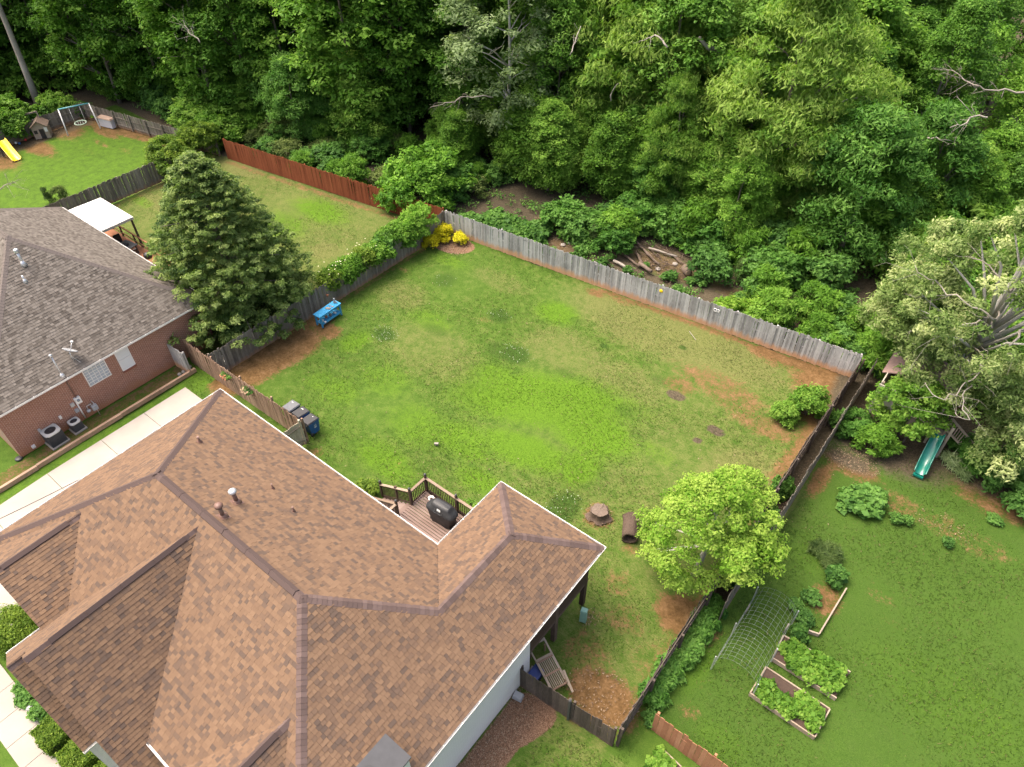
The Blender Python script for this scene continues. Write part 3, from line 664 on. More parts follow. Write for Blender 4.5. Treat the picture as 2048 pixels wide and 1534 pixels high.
G1 = gable(-24.03, 6.19, -.75, SL, ZE)
G2 = gable(-18.70, 7.49, -1.52, .94, ZE)
kk_ = 1/math.hypot(1, .94); Rf.plane([(-13.45, YF-.06, 2.555), (-13.45, -1.52, 2.555), (-15.306, -1.52, ZE), (-15.306, YF-.06, ZE)], (0, 1, 0), (-kk_, 0, .94*kk_))   # the right slope runs on lower over the entry
G2b = gable(-19.40, 6.83, -2.02, .94, ZE, y0=-1.40)
G3 = gable(-11.25, 6.19, -2.6, .75, ZE)
roof = Rf.deck.build('roof', M['felt'], house)
Rf.finish(roof, 300)
hk = lambda x, y, z: Vector((x, y, z)).normalized()
DB, DL, DRt, DF = (0, k, -SL*k), (-k, 0, -SL*k), (k, 0, -SL*k), (0, -k, -SL*k)     # down-slope directions
def hip(p_low, p_top, wa, wb, **kw):
    d = (Vector(p_top)-Vector(p_low)).normalized()
    f = lambda w: (Vector(w)-d*Vector(w).dot(d)).normalized()
    caps(roof, p_low, p_top, f(wa), f(wb), M['cap'], **kw)
hip((XL, YB, ZE), (XA, YR, ZR), DL, DB, single=False)
hip((XL, YF, ZE), (XA, YR, ZR), DF, DL, single=False)
hip((PXm, YB-PW, ZE+SL*PW), (XB, YR, ZR), DRt, DB)
hip((XR, YF, ZE), (XB, YR, ZR), DF, DRt)
hip((XR, PY1, ZE), (PXm, PY1-PW, ZE+SL*PW), DB, DRt)
hip((PX0, PY1, ZE), (PXm, PY1-PW, ZE+SL*PW), DL, DB)
hip((PXm, PY1-PW, ZE+SL*PW), (PXm, YB-PW, ZE+SL*PW), DL, DRt)
def vent_strip(p0, p1, wa, wb, wid=.17, lift=.055):
    """continuous ridge vent: a folded strip standing proud of the shingles"""
    p0 = Vector(p0); p1 = Vector(p1); wa = Vector(wa).normalized()*wid; wb = Vector(wb).normalized()*wid; up = Vector((0, 0, lift))
    n = max(2, int((p1-p0).length/1.2)); mb = MB()
    for i in range(n):
        a = p0.lerp(p1, i/n+.001); b = p0.lerp(p1, (i+1)/n-.001); h = up*(1+random.uniform(-.12, .12))
        mb.add([a+wa+h, b+wa+h, b+h*1.25, a+h*1.25, b+wb+h, a+wb+h, a+wa-up*.4, b+wa-up*.4, b+wb-up*.4, a+wb-up*.4], ((0, 1, 2, 3), (3, 2, 4, 5), (0, 6, 7, 1), (4, 8, 9, 5), (0, 3, 5, 9, 6), (1, 7, 8, 4, 2)))
    return mb.build('ridge_vent', M['cap'], roof)
vent_strip((XA+.35, YR, ZR), (XB-.3, YR, ZR), DF, DB)
caps(roof, (XA, YR, ZR), (XA+.4, YR, ZR), DF, DB, M['cap']); caps(roof, (XB-.35, YR, ZR), (XB, YR, ZR), DF, DB, M['cap'])
for (xr, zr, y1, y0, sl) in ((-24.03, 6.19, -.72, G1[0], SL), (-18.70, 7.49, -1.0, G2[0], .94), (-11.25, 6.19, -2.5, G3[0], .75)):
    q = 1/math.hypot(1, sl); wa, wb = (-q, 0, -sl*q), (q, 0, -sl*q)
    vent_strip((xr, y1+.3, zr), (xr, y0-.55, zr), wa, wb)
    caps(roof, (xr, y0-.6, zr), (xr, y0+.05, zr), wa, wb, M['cap']); caps(roof, (xr, y1-.5 if zr > 7 else y1, zr), (xr, y1+.35, zr), wa, wb, M['cap'])
q = 1/math.hypot(1, .94); caps(roof, (-19.40, -2.0, 6.83), (-19.40, -1.5, 6.83), (-q, 0, -.94*q), (q, 0, -.94*q), M['cap'], L=.17)
# gutters
def gutter(p0, p1, out, name='gutter'):
    p0 = Vector(p0); p1 = Vector(p1); o = Vector(out); mb = MB(); d = (p1-p0); L = d.length; d.normalize()
    up = Vector((0, 0, 1)); t = .006
    for a, b in (((0, -.11), (.06, -.11)), ((.06, -.11), (.075, .0)), ((.075, .0), (.088, .005)), ((0, -.11), (0, -.02))):
        A = [p0+o*a[0]+up*a[1], p1+o*a[0]+up*a[1], p1+o*b[0]+up*b[1], p0+o*b[0]+up*b[1]]
        nrm = (A[1]-A[0]).cross(A[3]-A[0]).normalized()*t
        mb.add(A+[p+nrm for p in A], ((0, 1, 2, 3), (7, 6, 5, 4), (0, 4, 5, 1), (1, 5, 6, 2), (2, 6, 7, 3), (3, 7, 4, 0)))
    g_ = mb.build(name, M['white'], roof)
    n = int(L/.9)
    for i in range(n): MB().box((0, 0, 0), (.085 if abs(o.x) > .5 else .03, .03 if abs(o.x) > .5 else .085, .012)).build('hanger', M['white'], g_, p0+d*((i+.5)*L/n)+o*.043+up*.0)
    for e in (p0, p1): MB().box((0, 0, 0), (.08 if abs(o.x) > .5 else .01, .01 if abs(o.x) > .5 else .08, .11)).build('end_cap', M['white'], g_, e+o*.04-up*.055)
zg = ZE-.015
gutter((XL, YB, zg), (PX0, YB, zg), (0, 1, 0)); gutter((PX0, YB+.14, zg), (PX0, PY1, zg), (-1, 0, 0)); gutter((PX0-.08, PY1, zg), (XR+.08, PY1, zg), (0, 1, 0))
gutter((XR, YF, zg), (XR, PY1, zg), (1, 0, 0)); gutter((XL, YF, zg), (XL, YB+.08, zg), (-1, 0, 0))
gutter((-22.10, -.22, zg), (-22.10, -2.0, zg), (-1, 0, 0)); gutter((-15.32, YF, zg), (-13.8, YF, zg), (0, -1, 0)); gutter((-16.70, -1.50, zg), (-16.70, -2.02, zg), (1, 0, 0))
gutter((-13.43, YF-.06, 2.54), (-13.43, -1.52, 2.54), (1, 0, 0))
# fascia boards just under the eaves
fb = MB()
for a, b in (((XL, YB), (PX0, YB)), ((PX0, YB), (PX0, PY1)), ((PX0, PY1), (XR, PY1)), ((XR, YF), (XR, PY1)), ((XL, YF), (XL, YB))):
    cx_, cy_ = (a[0]+b[0])/2, (a[1]+b[1])/2; dx, dy = abs(a[0]-b[0]), abs(a[1]-b[1])
    ix = .02 if dy > dx else 0
    fb.box((cx_+(ix if cx_ < -15 or cx_ == PX0 else -ix), cy_-(.02 if dx > dy else 0), ZE-.17), (max(dx, .022), max(dy, .022), .2))
fb.build('fascia', M['white'], house)
# soffit and walls
WX0, WX1, WY0, WY1 = XL+.34, -7.85, -.15, YB-.34
w = MB(); w.box(((WX0+WX1)/2, (WY0+WY1)/2, (ZE-.24)/2), (WX1-WX0, WY1-WY0, ZE-.24)); w.build('wall', M['white_brick'], house)
w = MB(); w.prism([(-21.75, -1.9), (-17.0, -1.9), (-17.0, -1.2), (-15.65, -1.2), (-15.65, 0), (-21.75, 0)], 0, ZE-.3); w.build('bay_wall', M['white_brick'], house)
w = MB()
for xr, zr, ye, sl in ((-24.03, 6.19, -.55, SL), (-18.70, 7.49, -1.3, .94), (-19.40, 6.83, -1.85, .94), (-11.25, 6.19, -2.4, .75)):
    hw = (zr-ZE)/sl-.25; w.add([(xr-hw, ye, ZE-.1), (xr+hw, ye, ZE-.1), (xr, ye, zr-.3), (xr-hw, ye+.1, ZE-.1), (xr+hw, ye+.1, ZE-.1), (xr, ye+.1, zr-.3)], ((0, 1, 2), (5, 4, 3), (0, 3, 4, 1), (1, 4, 5, 2), (2, 5, 3, 0)))
w.build('gable_wall', M['white'], house)
sf = MB()
for x0, x1, y0, y1 in ((XL+.03, XR-.03, YB-.35, YB-.03), (XL+.03, XL+.36, YF+.03, YB-.36), (XR-.36, XR-.03, YF+.03, YB-.36), (XL+.37, XR-.37, YF+.03, YF+.36)): sf.box(((x0+x1)/2, (y0+y1)/2, ZE-.16), (x1-x0, y1-y0, .02))
sf.build('soffit', M['white'], house)
# roof fittings
def roof_z(x, y):
    zs = [ZE+SL*(YB-y), ZE+SL*(x-XL), ZE+SL*(XR-x), ZE+SL*(y-YF)]
    return min(zs)
def flue(px, py, h, r, cap_r, capmat, name='roof_vent'):
    z = 6.5
    lo_, hi_ = ZE, ZR+.2
    for _ in range(30):
        z = (lo_+hi_)/2; v = at(px, py, z)
        if roof_z(v.x, v.y) > z: lo_ = z
        else: hi_ = z
    p = bpy.data.objects.new(name, None)
    o = MB().tube([(v.x, v.y, z-.1), (v.x, v.y, z+h)], r, 12).build(name, M['brownmetal'], roof)
    MB().lathe(((r*2.1, -.04), (r*1.9, .03), (r*1.35, .1), (r*1.05, .13)), (v.x, v.y, z-.0), 14).build('flashing', M['brownmetal'], o)
    fl = MB(); a = r*2.3; fl.add([(v.x-a, v.y-a, z+SL*a+.02), (v.x+a, v.y-a, z+SL*a+.02), (v.x+a, v.y+a, z-SL*a+.02), (v.x-a, v.y+a, z-SL*a+.02)], ((0, 1, 2, 3),)); fl.build('flashing_plate', M['brownmetal'], o)
    if cap_r: MB().lathe(((cap_r*.7, -.02), (cap_r, .0), (cap_r, .07), (cap_r*.55, .13), (.01, .15)), (v.x, v.y, z+h), 14).build('vent_cap', capmat, o)
flue(447, 1033, .62, .085, .16, M['brownmetal']); flue(474, 1004, .62, .085, .16, M['metal'])
flue(400, 884, .34, .05, 0, None); flue(546, 977, .3, .035, 0, None); flue(588, 1023, .3, .035, 0, None)
# chimney with dark sheet-metal top
ch = MB(); ch.box((-8.2, 3.5, 4.9), (1.0, 1.55, 1.3)); ch.build('chimney', M['white'], house)
cc = MB(); cc.box((-8.2, 3.5, 5.59), (1.14, 1.69, .07)); cc.lathe(((.17, 0), (.17, .1), (.13, .12)), (-8.3, 3.2, 5.68), 16); cc.build('chimney_cap', plain('chase_cover', (.04, .042, .047), .8, .35, 3), house)
# the screened porch on the back corner
pz = 1.95
MB().box(((-12.5-7.86)/2, (WY1+14.9)/2, pz-.13), (4.64, 14.9-WY1, .24)).build('porch_floor', M['railwood'], house)
kw = MB(); kw.box((-7.9, (WY1+14.85)/2, pz+.42), (.09, 14.85-WY1, .86)); kw.box((-10.18, 14.86, pz+.42), (4.6, .09, .86)); kw.box((-12.45, (WY1+14.85)/2, pz+.42), (.09, 14.85-WY1, .86)); kw.build('knee_wall', M['railwood'], house)
pp = MB().box((0, 0, (ZE-.25)/2), (.2, .2, ZE-.25)).mesh('porch_post', M['railwood'])
for x, y in ((-7.95, 14.75), (-7.95, 12.6), (-12.42, 14.75), (-10.2, 14.75)): place('porch_post', pp, house, (x, y, 0))
MB().box((-7.95, 12.8, ZE-.32), (.18, 4.2, .22)).build('porch_beam', M['white'], house); MB().box((-10.18, 14.85, ZE-.32), (4.6, .16, .22)).build('porch_beam', M['white'], house)
for y0, y1 in ((10.9, 11.4), (12.35, 12.85)):
    c_ = MB()
    for i in range(8):
        yy_ = y0+(y1-y0)*i/8; c_.box((-7.82+.03*(i % 2), yy_, 3.45), (.03, .07, .95-.05*(i % 3)))
    c_.build('curtain', M['white'], house)
MB().poly([(-7.98, WY1, pz+.85), (-7.98, 14.8, pz+.85), (-7.98, 14.8, ZE-.4), (-7.98, WY1, ZE-.4)]).build('screen', plain('dark_screen', (.03, .03, .032), .8), house)

# ------------------------------------------------------------------ deck with rails and steps
DZ = 1.3
deck = thing('wooden_deck', 'brown board deck with dark rails and steps in the corner of the house', 'deck', (-17.0, WY1, 0))
bm = MB().box((2.05, .07, -.018), (4.1, .116, .036)).mesh('deck_board', M['deckwood'])
DYL = 14.5-WY1
for i in range(int(DYL/.144)): place('deck_board', bm, deck, (-.02, .02+i*.144, DZ), (0, 0, 0))
MB().box((2.05, DYL-.02, DZ-.16), (4.1, .04, .24)).build('rim_board', M['railwood'], deck); MB().box((-.01, DYL/2, DZ-.16), (.04, DYL, .24)).build('rim_board', M['railwood'], deck)
for x in (.1, 2.0, 3.9):
    for y in (1.9, DYL-.12): MB().box((x, y, (DZ-.05)/2), (.14, .14, DZ-.05)).build('support_post', M['railwood'], deck)
post = MB(); post.box((0, 0, .58), (.1, .1, 1.16)); pm_ = post.mesh('rail_post', M['railwood'])
ball = MB().lathe(((.02, 0), (.055, .02), (.07, .06), (.055, .1), (.01, .125)), (0, 0, 1.16), 10).mesh('ball_cap', M['darkmetal'])
bal = MB().box((0, 0, .48), (.032, .032, .8)).mesh('baluster', M['railwood'])
def rail_run(a, b, za, zb, n, posts=(0, 1)):
    a = Vector((a[0], a[1], za)); b = Vector((b[0], b[1], zb))
    for i in range(1, n):
        p = a.lerp(b, i/n); place('baluster', bal, deck, p)
    up = Vector((0, 0, 1))
    MB().bar(a+up*.98, b+up*.98, .13, .04).build('hand_rail', M['railtop'], deck)
    MB().bar(a+up*.90, b+up*.90, .04, .09).build('top_rail', M['railwood'], deck); MB().bar(a+up*.1, b+up*.1, .04, .09).build('bottom_rail', M['railwood'], deck)
    for e in posts:
        o = place('rail_post', pm_, deck, a if e == 0 else b); place('ball_cap', ball, o)
rail_run((.03, DYL-.06), (4.0, DYL-.06), DZ, DZ, 34, (0,))
o = place('rail_post', pm_, deck, (2.0, DYL-.06, DZ)); place('ball_cap', ball, o)
SY0, SY1 = 12.48-WY1, 13.36-WY1
rail_run((.03, SY1), (.03, DYL-.06), DZ, DZ, 10, (0,))
rail_run((.03, .0), (.03, SY0), DZ, DZ, 14, (1,))
nst = 7; rz_ = DZ/(nst+1); run = .29
for i in range(nst):
    z = DZ-rz_*(i+1); x = -.02-run*(i+.5)
    MB().box((x, (SY0+SY1)/2, z-.018), (run+.02, SY1-SY0+.1, .036)).build('stair_tread', M['deckwood'], deck)
    MB().box((x+run/2-.01, (SY0+SY1)/2, z+rz_/2-.02), (.02, SY1-SY0, rz_-.03)).build('stair_riser', M['railwood'], deck)
for y in (SY0-.02, SY1+.02): MB().bar((0, y, DZ-.2), (-run*nst-.1, y, .0), .04, .26).build('stringer', M['railwood'], deck)
xe = -run*nst-1.3
rail_run((0, SY1+.02), (-run*nst-.15, SY1+.02), DZ, .12, 22, (1,)); rail_run((0, SY0-.02), (-run*nst-.15, SY0-.02), DZ, .12, 22, (1,))
o = place('rail_post', pm_, deck, (-run*nst*.5, SY1+.02, DZ*.5+.05))

# grill under its black cover
gr = thing('covered_grill', 'barbecue grill under a black cover on the deck', 'grill', (-15.15, 13.62, DZ), math.radians(4))
cv = MB()
sec = [(0, .0, .62, .30), (.12, .02, .60, .31), (.45, .0, .66, .33), (.78, .0, .80, .33), (.88, .0, .80, .32), (.94, .0, .62, .30), (1.12, .0, .52, .25), (1.2, .0, .46, .16), (1.22, 0, .44, .1)]
nn = 40; vs = []
for j, (z, o_, a_, b_) in enumerate(sec):
    for i in range(nn):
        t = 2*PI*i/nn; c, s_ = math.cos(t), math.sin(t)
        e_ = .42; cx_ = math.copysign(abs(c)**e_, c); cy_ = math.copysign(abs(s_)**e_, s_)
        f = 1+(.07*math.sin(9*t+1.3*j)*max(0, (.8-z))/.8 if z < .8 else .0)
        vs.append((cx_*a_*f, cy_*b_*f+(.05 if z > .9 else 0), z))
fs = [(j*nn+i, j*nn+(i+1) % nn, (j+1)*nn+(i+1) % nn, (j+1)*nn+i) for j in range(len(sec)-1) for i in range(nn)]+[tuple((len(sec)-1)*nn+i for i in range(nn))]
cv.add(vs, fs, True); cv.build('cover', M['cover'], gr)
MB().box((.0, -.245, 1.04), (.2, .012, .1), rx=-.35).build('label_patch', M['white'], gr)
MB().tube([(-.25, -.2, 1.0), (-.2, -.36, .93), (.2, -.36, .93), (.25, -.2, 1.0)], .015, 6).build('strap', M['cover'], gr)
pot = thing('flower_pot', 'small pale pot on the deck beside the covered grill', 'pot', (-16.35, 14.1, DZ))
MB().lathe(((.07, 0), (.11, .02), (.14, .2), (.155, .22), (.155, .26), (.12, .26), (.11, .2)), (0, 0, 0), 14).build('pot', M['white'], pot); MB().lathe(((.11, .19), (.05, .205), (.01, .21)), (0, 0, 0), 12).build('soil', M['soil'], pot)
# ------------------------------------------------------------------ the brick neighbour house
nh = thing('grey_roofed_house', 'red-brown brick house with grey-brown hip roof at the left edge', 'house', (0, 0, 0))
NZ, NS = 3.25, .79
NX1, NY0, NY1 = -36.1, 3.0, 15.8; ND = (NY1-NY0)/2; NZR = NZ+NS*ND; NYR = (NY0+NY1)/2; NXA = NX1-ND
NXL = -53.5; NXB = NXL+ND
NR = Roof(M['nshingle'], 9, exp=.155); kn = 1/math.hypot(1, NS)
NR.plane([(NX1, NY0, NZ), (NX1, NY1, NZ), (NXA, NYR, NZR)], (0, 1, 0), (-kn, 0, NS*kn))
NR.plane([(NXL, NY1, NZ), (NX1, NY1, NZ), (NXA, NYR, NZR), (NXB, NYR, NZR)], (1, 0, 0), (0, -kn, NS*kn))
NR.plane([(NXL, NY0, NZ), (NX1, NY0, NZ), (NXA, NYR, NZR), (NXB, NYR, NZR)], (1, 0, 0), (0, kn, NS*kn))
NR.plane([(NXL, NY0, NZ), (NXL, NY1, NZ), (NXB, NYR, NZR)], (0, 1, 0), (kn, 0, NS*kn))
nroof = NR.deck.build('roof', M['felt'], nh); NR.finish(nroof)
roof_keep = roof; roof = nroof
def nhip(a, b, wa, wb):
    d = (Vector(b)-Vector(a)).normalized(); f = lambda w_: (Vector(w_)-d*Vector(w_).dot(d)).normalized()
    caps(nroof, a, b, f(wa), f(wb), M['ncap'], single=False)
nB, nL, nR_, nF = (0, kn, -NS*kn), (-kn, 0, -NS*kn), (kn, 0, -NS*kn), (0, -kn, -NS*kn)
nhip((NX1, NY1, NZ), (NXA, NYR, NZR), nB, nR_); nhip((NX1, NY0, NZ), (NXA, NYR, NZR), nR_, nF); nhip((NXL, NY1, NZ), (NXB, NYR, NZR), nL, nB); nhip((NXB, NYR, NZR), (NXA, NYR, NZR), nF, nB)
gutter((NX1, NY0, NZ-.02), (NX1, NY1, NZ-.02), (1, 0, 0)); gutter((NXL, NY1, NZ-.02), (NX1, NY1, NZ-.02), (0, 1, 0))
nwx = -36.38
w = MB(); w.box(((NXL+.3+nwx)/2, (NY0+NY1)/2, (NZ-.15)/2), (nwx-NXL-.3, NY1-NY0-.6, NZ-.15)); w.build('wall', M['brick'], nh)
MB().box((NX1-.16, (NY0+NY1)/2, NZ-.13), (.3, NY1-NY0, .03)).build('soffit', M['white'], nh)
def hitx(px, py, X):
    d = _r*(px-1024)/FPX - _u*(py-767)/FPX + _fw; t = X/d[0]; return d[1]*t, H+d[2]*t
# glass-block window and blind-covered sash window, set in the wall facing the driveway
ya, za = hitx(166, 741, nwx); yb, zb = hitx(203, 718, nwx); yc, zc = hitx(181, 771, nwx); yd, zd = hitx(221, 749, nwx)
wy0, wy1 = min(ya, yc), max(yb, yd); wz0, wz1 = (zc+zd)/2, (za+zb)/2
gb = MB(); gb.box((0, (wy0+wy1)/2, wz0-.02), (.06, wy1-wy0+.12, .05)); gb.box((0, (wy0+wy1)/2, wz1+.02), (.06, wy1-wy0+.12, .05)); gb.box((0, wy0-.03, (wz0+wz1)/2), (.06, .05, wz1-wz0)); gb.box((0, wy1+.03, (wz0+wz1)/2), (.06, .05, wz1-wz0))
for i in range(1, 5): gb.box((0, wy0+(wy1-wy0)*i/5, (wz0+wz1)/2), (.05, .025, wz1-wz0))
for j in range(1, 6): gb.box((0, (wy0+wy1)/2, wz0+(wz1-wz0)*j/6), (.048, wy1-wy0, .025))
win = gb.build('block_window', M['white'], nh, (nwx+.01, 0, 0))
bw_, bh_ = (wy1-wy0)/5, (wz1-wz0)/6
bk = MB().box((0, 0, 0), (.05, bw_-.03, bh_-.03), top=1).mesh('glass_block', M['glassblock'])
for i in range(5):
    for j in range(6): place('glass_block', bk, win, (-.012, wy0+(i+.5)*bw_, wz0+(j+.5)*bh_))
ya, za = hitx(229, 704, nwx); yd, zd = hitx(270, 728, nwx); yb, zb = hitx(251, 693, nwx); yc, zc = hitx(246, 741, nwx)
wy0, wy1 = (ya+yc)/2, (yb+yd)/2; wz0, wz1 = (zc+zd)/2, (za+zb)/2
fr = MB(); cy_ = (wy0+wy1)/2
for z in (wz0, (wz0+wz1)/2, wz1): fr.box((0, cy_, z), (.06, wy1-wy0+.1, .05))
for y in (wy0-.025, wy1+.025): fr.box((0, y, (wz0+wz1)/2), (.06, .05, wz1-wz0+.05))
swn = fr.build('sash_window', M['white'], nh, (nwx+.01, 0, 0))
for z in ((wz0*3+wz1)/4, (wz0+wz1*3)/4):
    pn = MB().box((-.005, cy_, z), (.02, wy1-wy0, (wz1-wz0)/2-.06)).build('pane', M['blind'], swn)
    for i in range(7): MB().box((.008, cy_, z+(i-3)*(wz1-wz0)/2/8), (.006, wy1-wy0, .008)).build('blind_slat', M['white'], swn)
sl = MB()
for i in range(18): sl.box((.05, wy0-.06+(wy1-wy0+.12)*(i+.5)/18, wz0-.09), (.12, (wy1-wy0+.12)/18-.012, .1), ry=.15)
sl.build('brick_sill', plain('sill_brick', (.26, .10, .065), .9, .25, 20), nh, (nwx, 0, 0))
# fittings on the wall
def wallbox(px, py, s, name, mat):
    y, z = hitx(px, py, nwx); mb = MB(); mb.box((s[0]/2, 0, 0), s); mb.box((s[0]+.006, 0, s[2]*.1), (.012, s[1]*.6, s[2]*.5)); return mb.build(name, mat, nh, (nwx, y, z))
mt = wallbox(154, 799, (.16, .32, .42), 'electric_meter', M['white']); MB().lathe(((.08, 0), (.08, .05), (.02, .06)), (0, 0, 0), 12).build('dial', M['glass'], mt, (.17, 0, .05), (0, PI/2, 0))
wallbox(144, 809, (.1, .2, .22), 'junction_box', M['acmetal']); wallbox(153, 820, (.1, .2, .22), 'cable_box', M['grey']); wallbox(120, 834, (.08, .13, .2), 'disconnect_box', M['white']); wallbox(78, 860, (.08, .13, .18), 'disconnect_box', M['grey']); wallbox(66, 892, (.12, .18, .16), 'wall_outlet', M['white'])
y1_, z1_ = hitx(152, 796, nwx); y2_, z2_ = hitx(162, 823, nwx)
MB().tube([(nwx+.06, y1_, z1_), (nwx+.06, y1_, NZ)], .035, 8).build('conduit', M['brownmetal'], nh); MB().tube([(nwx+.06, y2_+.02, .15), (nwx+.06, y2_+.02, z1_-.2)], .04, 8).build('conduit', M['white'], nh)
gm = thing('gas_meter', 'grey gas meter with pipe against the brick wall', 'meter', (nwx+.28, hitx(187, 815, nwx)[0], 0))
gb_ = MB(); gb_.box((0, 0, .62), (.22, .3, .3)); gb_.lathe(((.02, 0), (.11, .02), (.11, .12), (.02, .14)), (0, -.34, .55), 12); gb_.build('body', M['grey'], gm); MB().tube([(0, .05, .0), (0, .05, .95), (-.25, .05, .95)], .02, 7).tube([(0, -.1, .7), (0, -.1, .95), (0, -.34, .95), (0, -.34, .65)], .02, 7).build('pipe', M['acmetal'], gm)
# roof fittings
def nroof_z(x, y): return min(NZ+NS*(NX1-x), NZ+NS*(NY1-y), NZ+NS*(y-NY0))
def on_nroof(px, py):
    lo_, hi_ = NZ, NZR+.2
    for _ in range(30):
        z = (lo_+hi_)/2; v = at(px, py, z)
        if nroof_z(v.x, v.y) > z: lo_ = z
        else: hi_ = z
    return v.x, v.y, z
x, y, z = on_nroof(47, 528)
fl = MB().tube([(x, y, z-.1), (x, y, z+.75)], .07, 12).lathe(((.11, -.03), (.12, .0), (.12, .16), (.09, .2), (.02, .21)), (x, y, z+.75), 12); fo = fl.build('flue_pipe', M['metal'], nroof)
MB().lathe(((.2, -.1), (.12, .08), (.08, .2)), (x, y, z), 12).build('flashing', M['metal'], fo)
x, y, z = on_nroof(50, 562); o = MB().tube([(x, y, z-.1), (x, y, z+.35)], .045, 10).build('vent_pipe', M['metal'], nroof); MB().lathe(((.16, -.1), (.09, .06), (.05, .14)), (x, y, z), 12).build('flashing', M['metal'], o)
x, y, z = on_nroof(124, 750)
mst = thing('service_mast', 'metal power service mast with wires near the grey roof edge', 'mast', (x, y, z))
MB().tube([(0, 0, -.1), (0, 0, 1.3)], .04, 10).build('mast', M['metal'], mst); MB().lathe(((.05, 0), (.09, .03), (.08, .12), (.02, .17)), (0, 0, 1.3), 10).build('weather_head', M['metal'], mst); MB().lathe(((.17, -.12), (.1, .05), (.05, .12)), (0, 0, 0), 12).build('flashing', M['metal'], mst)
MB().tube([(.05, 0, 1.3), (.2, -.1, 1.15), (.1, -.25, 1.05), (-.1, -.3, 1.1)], .015, 6).build('wire_loop', M['cable'], mst)
x, y, z = on_nroof(148, 722)
sd = thing('satellite_dish', 'grey satellite dish on a short mast on the grey roof', 'satellite dish', (x, y, z), math.radians(25))
dish = MB(); prof = [(.02, .0), (.15, .012), (.28, .05), (.38, .1)]; dish.lathe(prof+[(.37, .115), (.27, .065), (.14, .03), (.015, .018)], (0, 0, 0), 22); dish.build('dish', M['grey'], sd, (0, .05, .62), (math.radians(-42), math.radians(8), 0))
MB().tube([(0, 0, -.05), (0, 0, .45), (0, .05, .6)], .025, 8).build('mast', M['metal'], sd); MB().tube([(0, .1, .6), (0, .42, .95)], .015, 6).box((0, .46, .98), (.14, .1, .07)).build('feed_arm', M['metal'], sd); MB().bar((0, 0, .35), (.28, .12, -.2), .02).bar((0, 0, .35), (-.25, .12, -.18), .02).build('strut', M['metal'], sd)
# two air-conditioning units on the ground
def ac_unit(label, px, py, s, h, louv):
    v = at(px, py); t = thing('air_conditioner', label, 'air conditioner', (v.x, v.y, 0), math.radians(2))
    MB().box((0, 0, .04), (s+.16, s+.16, .08)).build('pad', M['concrete'], t)
    MB().box((0, 0, .08+h/2), (s-.04, s-.04, h)).build('coil', M['black'], t)
    for i in range(louv):
        z = .12+(h-.1)*i/louv
        mb = MB()
        for sx, sy, dx, dy in ((0, -s/2, s, .02), (0, s/2, s, .02), (-s/2, 0, .02, s), (s/2, 0, .02, s)): mb.box((sx, sy, z), (dx, dy, .03))
        mb.build('louvre', M['darkmetal'], t)
    tp = MB(); n = 24; R1 = s*.36; vs = []
    for i in range(n):
        a = 2*PI*i/n; c, s_ = math.cos(a), math.sin(a); q = .5; vs.append((math.copysign(abs(c)**q, c)*s*.53, math.copysign(abs(s_)**q, s_)*s*.53, h+.1)); vs.append((c*R1, s_*R1, h+.13)); vs.append((c*R1, s_*R1, h+.02)); vs.append((vs[-3][0], vs[-3][1], h+.04))
    fs = []
    for i in range(n):
        j = (i+1) % n; fs += [(4*i, 4*j, 4*j+1, 4*i+1), (4*i+1, 4*j+1, 4*j+2, 4*i+2), (4*i+3, 4*j+3, 4*j, 4*i)]
    tp.add(vs, fs); tp.build('top_panel', M['acmetal'], t)
    fan = MB()
    for i in range(4): fan.box((math.cos(i*PI/2)*R1*.5, math.sin(i*PI/2)*R1*.5, h+.04), (R1*.85, R1*.45, .01), rz=i*PI/2, rx=.35)
    fan.lathe(((.01, -.05), (.07, -.04), (.07, .04), (.01, .05)), (0, 0, h+.05), 10); fan.build('fan', M['black'], t)
    return t
ac_unit('large dark air conditioner with round fan opening beside the brick wall', 115, 883, .82, .8, 12)
ac_unit('small grey air conditioner right of the larger one at the brick wall', 157, 858, .55, .55, 8)
pv = thing('lid_stone', 'round black lid on the ground below the brick wall', 'lid', at(38, 917)); MB().lathe(((.2, 0), (.2, .03), (.15, .06), (.02, .07)), (0, 0, 0), 14).build('lid', M['black'], pv)
# timber kerb along the verge
kb = thing('timber_kerb', 'reddish timber kerb along the strip below the brick wall', 'kerb', (-34.93, 13.1, 0), -PI/2)
tm = MB().box((1.2, 0, .13), (2.38, .16, .26)).mesh('timber', M['fence_brown'])
for i in range(9): place('timber', tm, kb, (i*2.4, random.uniform(-.02, .02), random.uniform(-.02, .01)), (0, 0, random.gauss(0, .006)))
for i, (px, py) in enumerate(((360, 738), (368, 733), (372, 728), (352, 743))):
    v = at(px, py, .1); s_ = thing('edging_stone', 'pale stone beside the end of the timber kerb', 'stone', (v.x+.35, v.y, 0), i, 'stones at the end of the timber kerb'); MB().lathe(((.02, 0), (.12, .02), (.13, .1), (.07, .16), (.01, .17)), (0, 0, 0), 7, False).build('stone', M['stone'], s_)
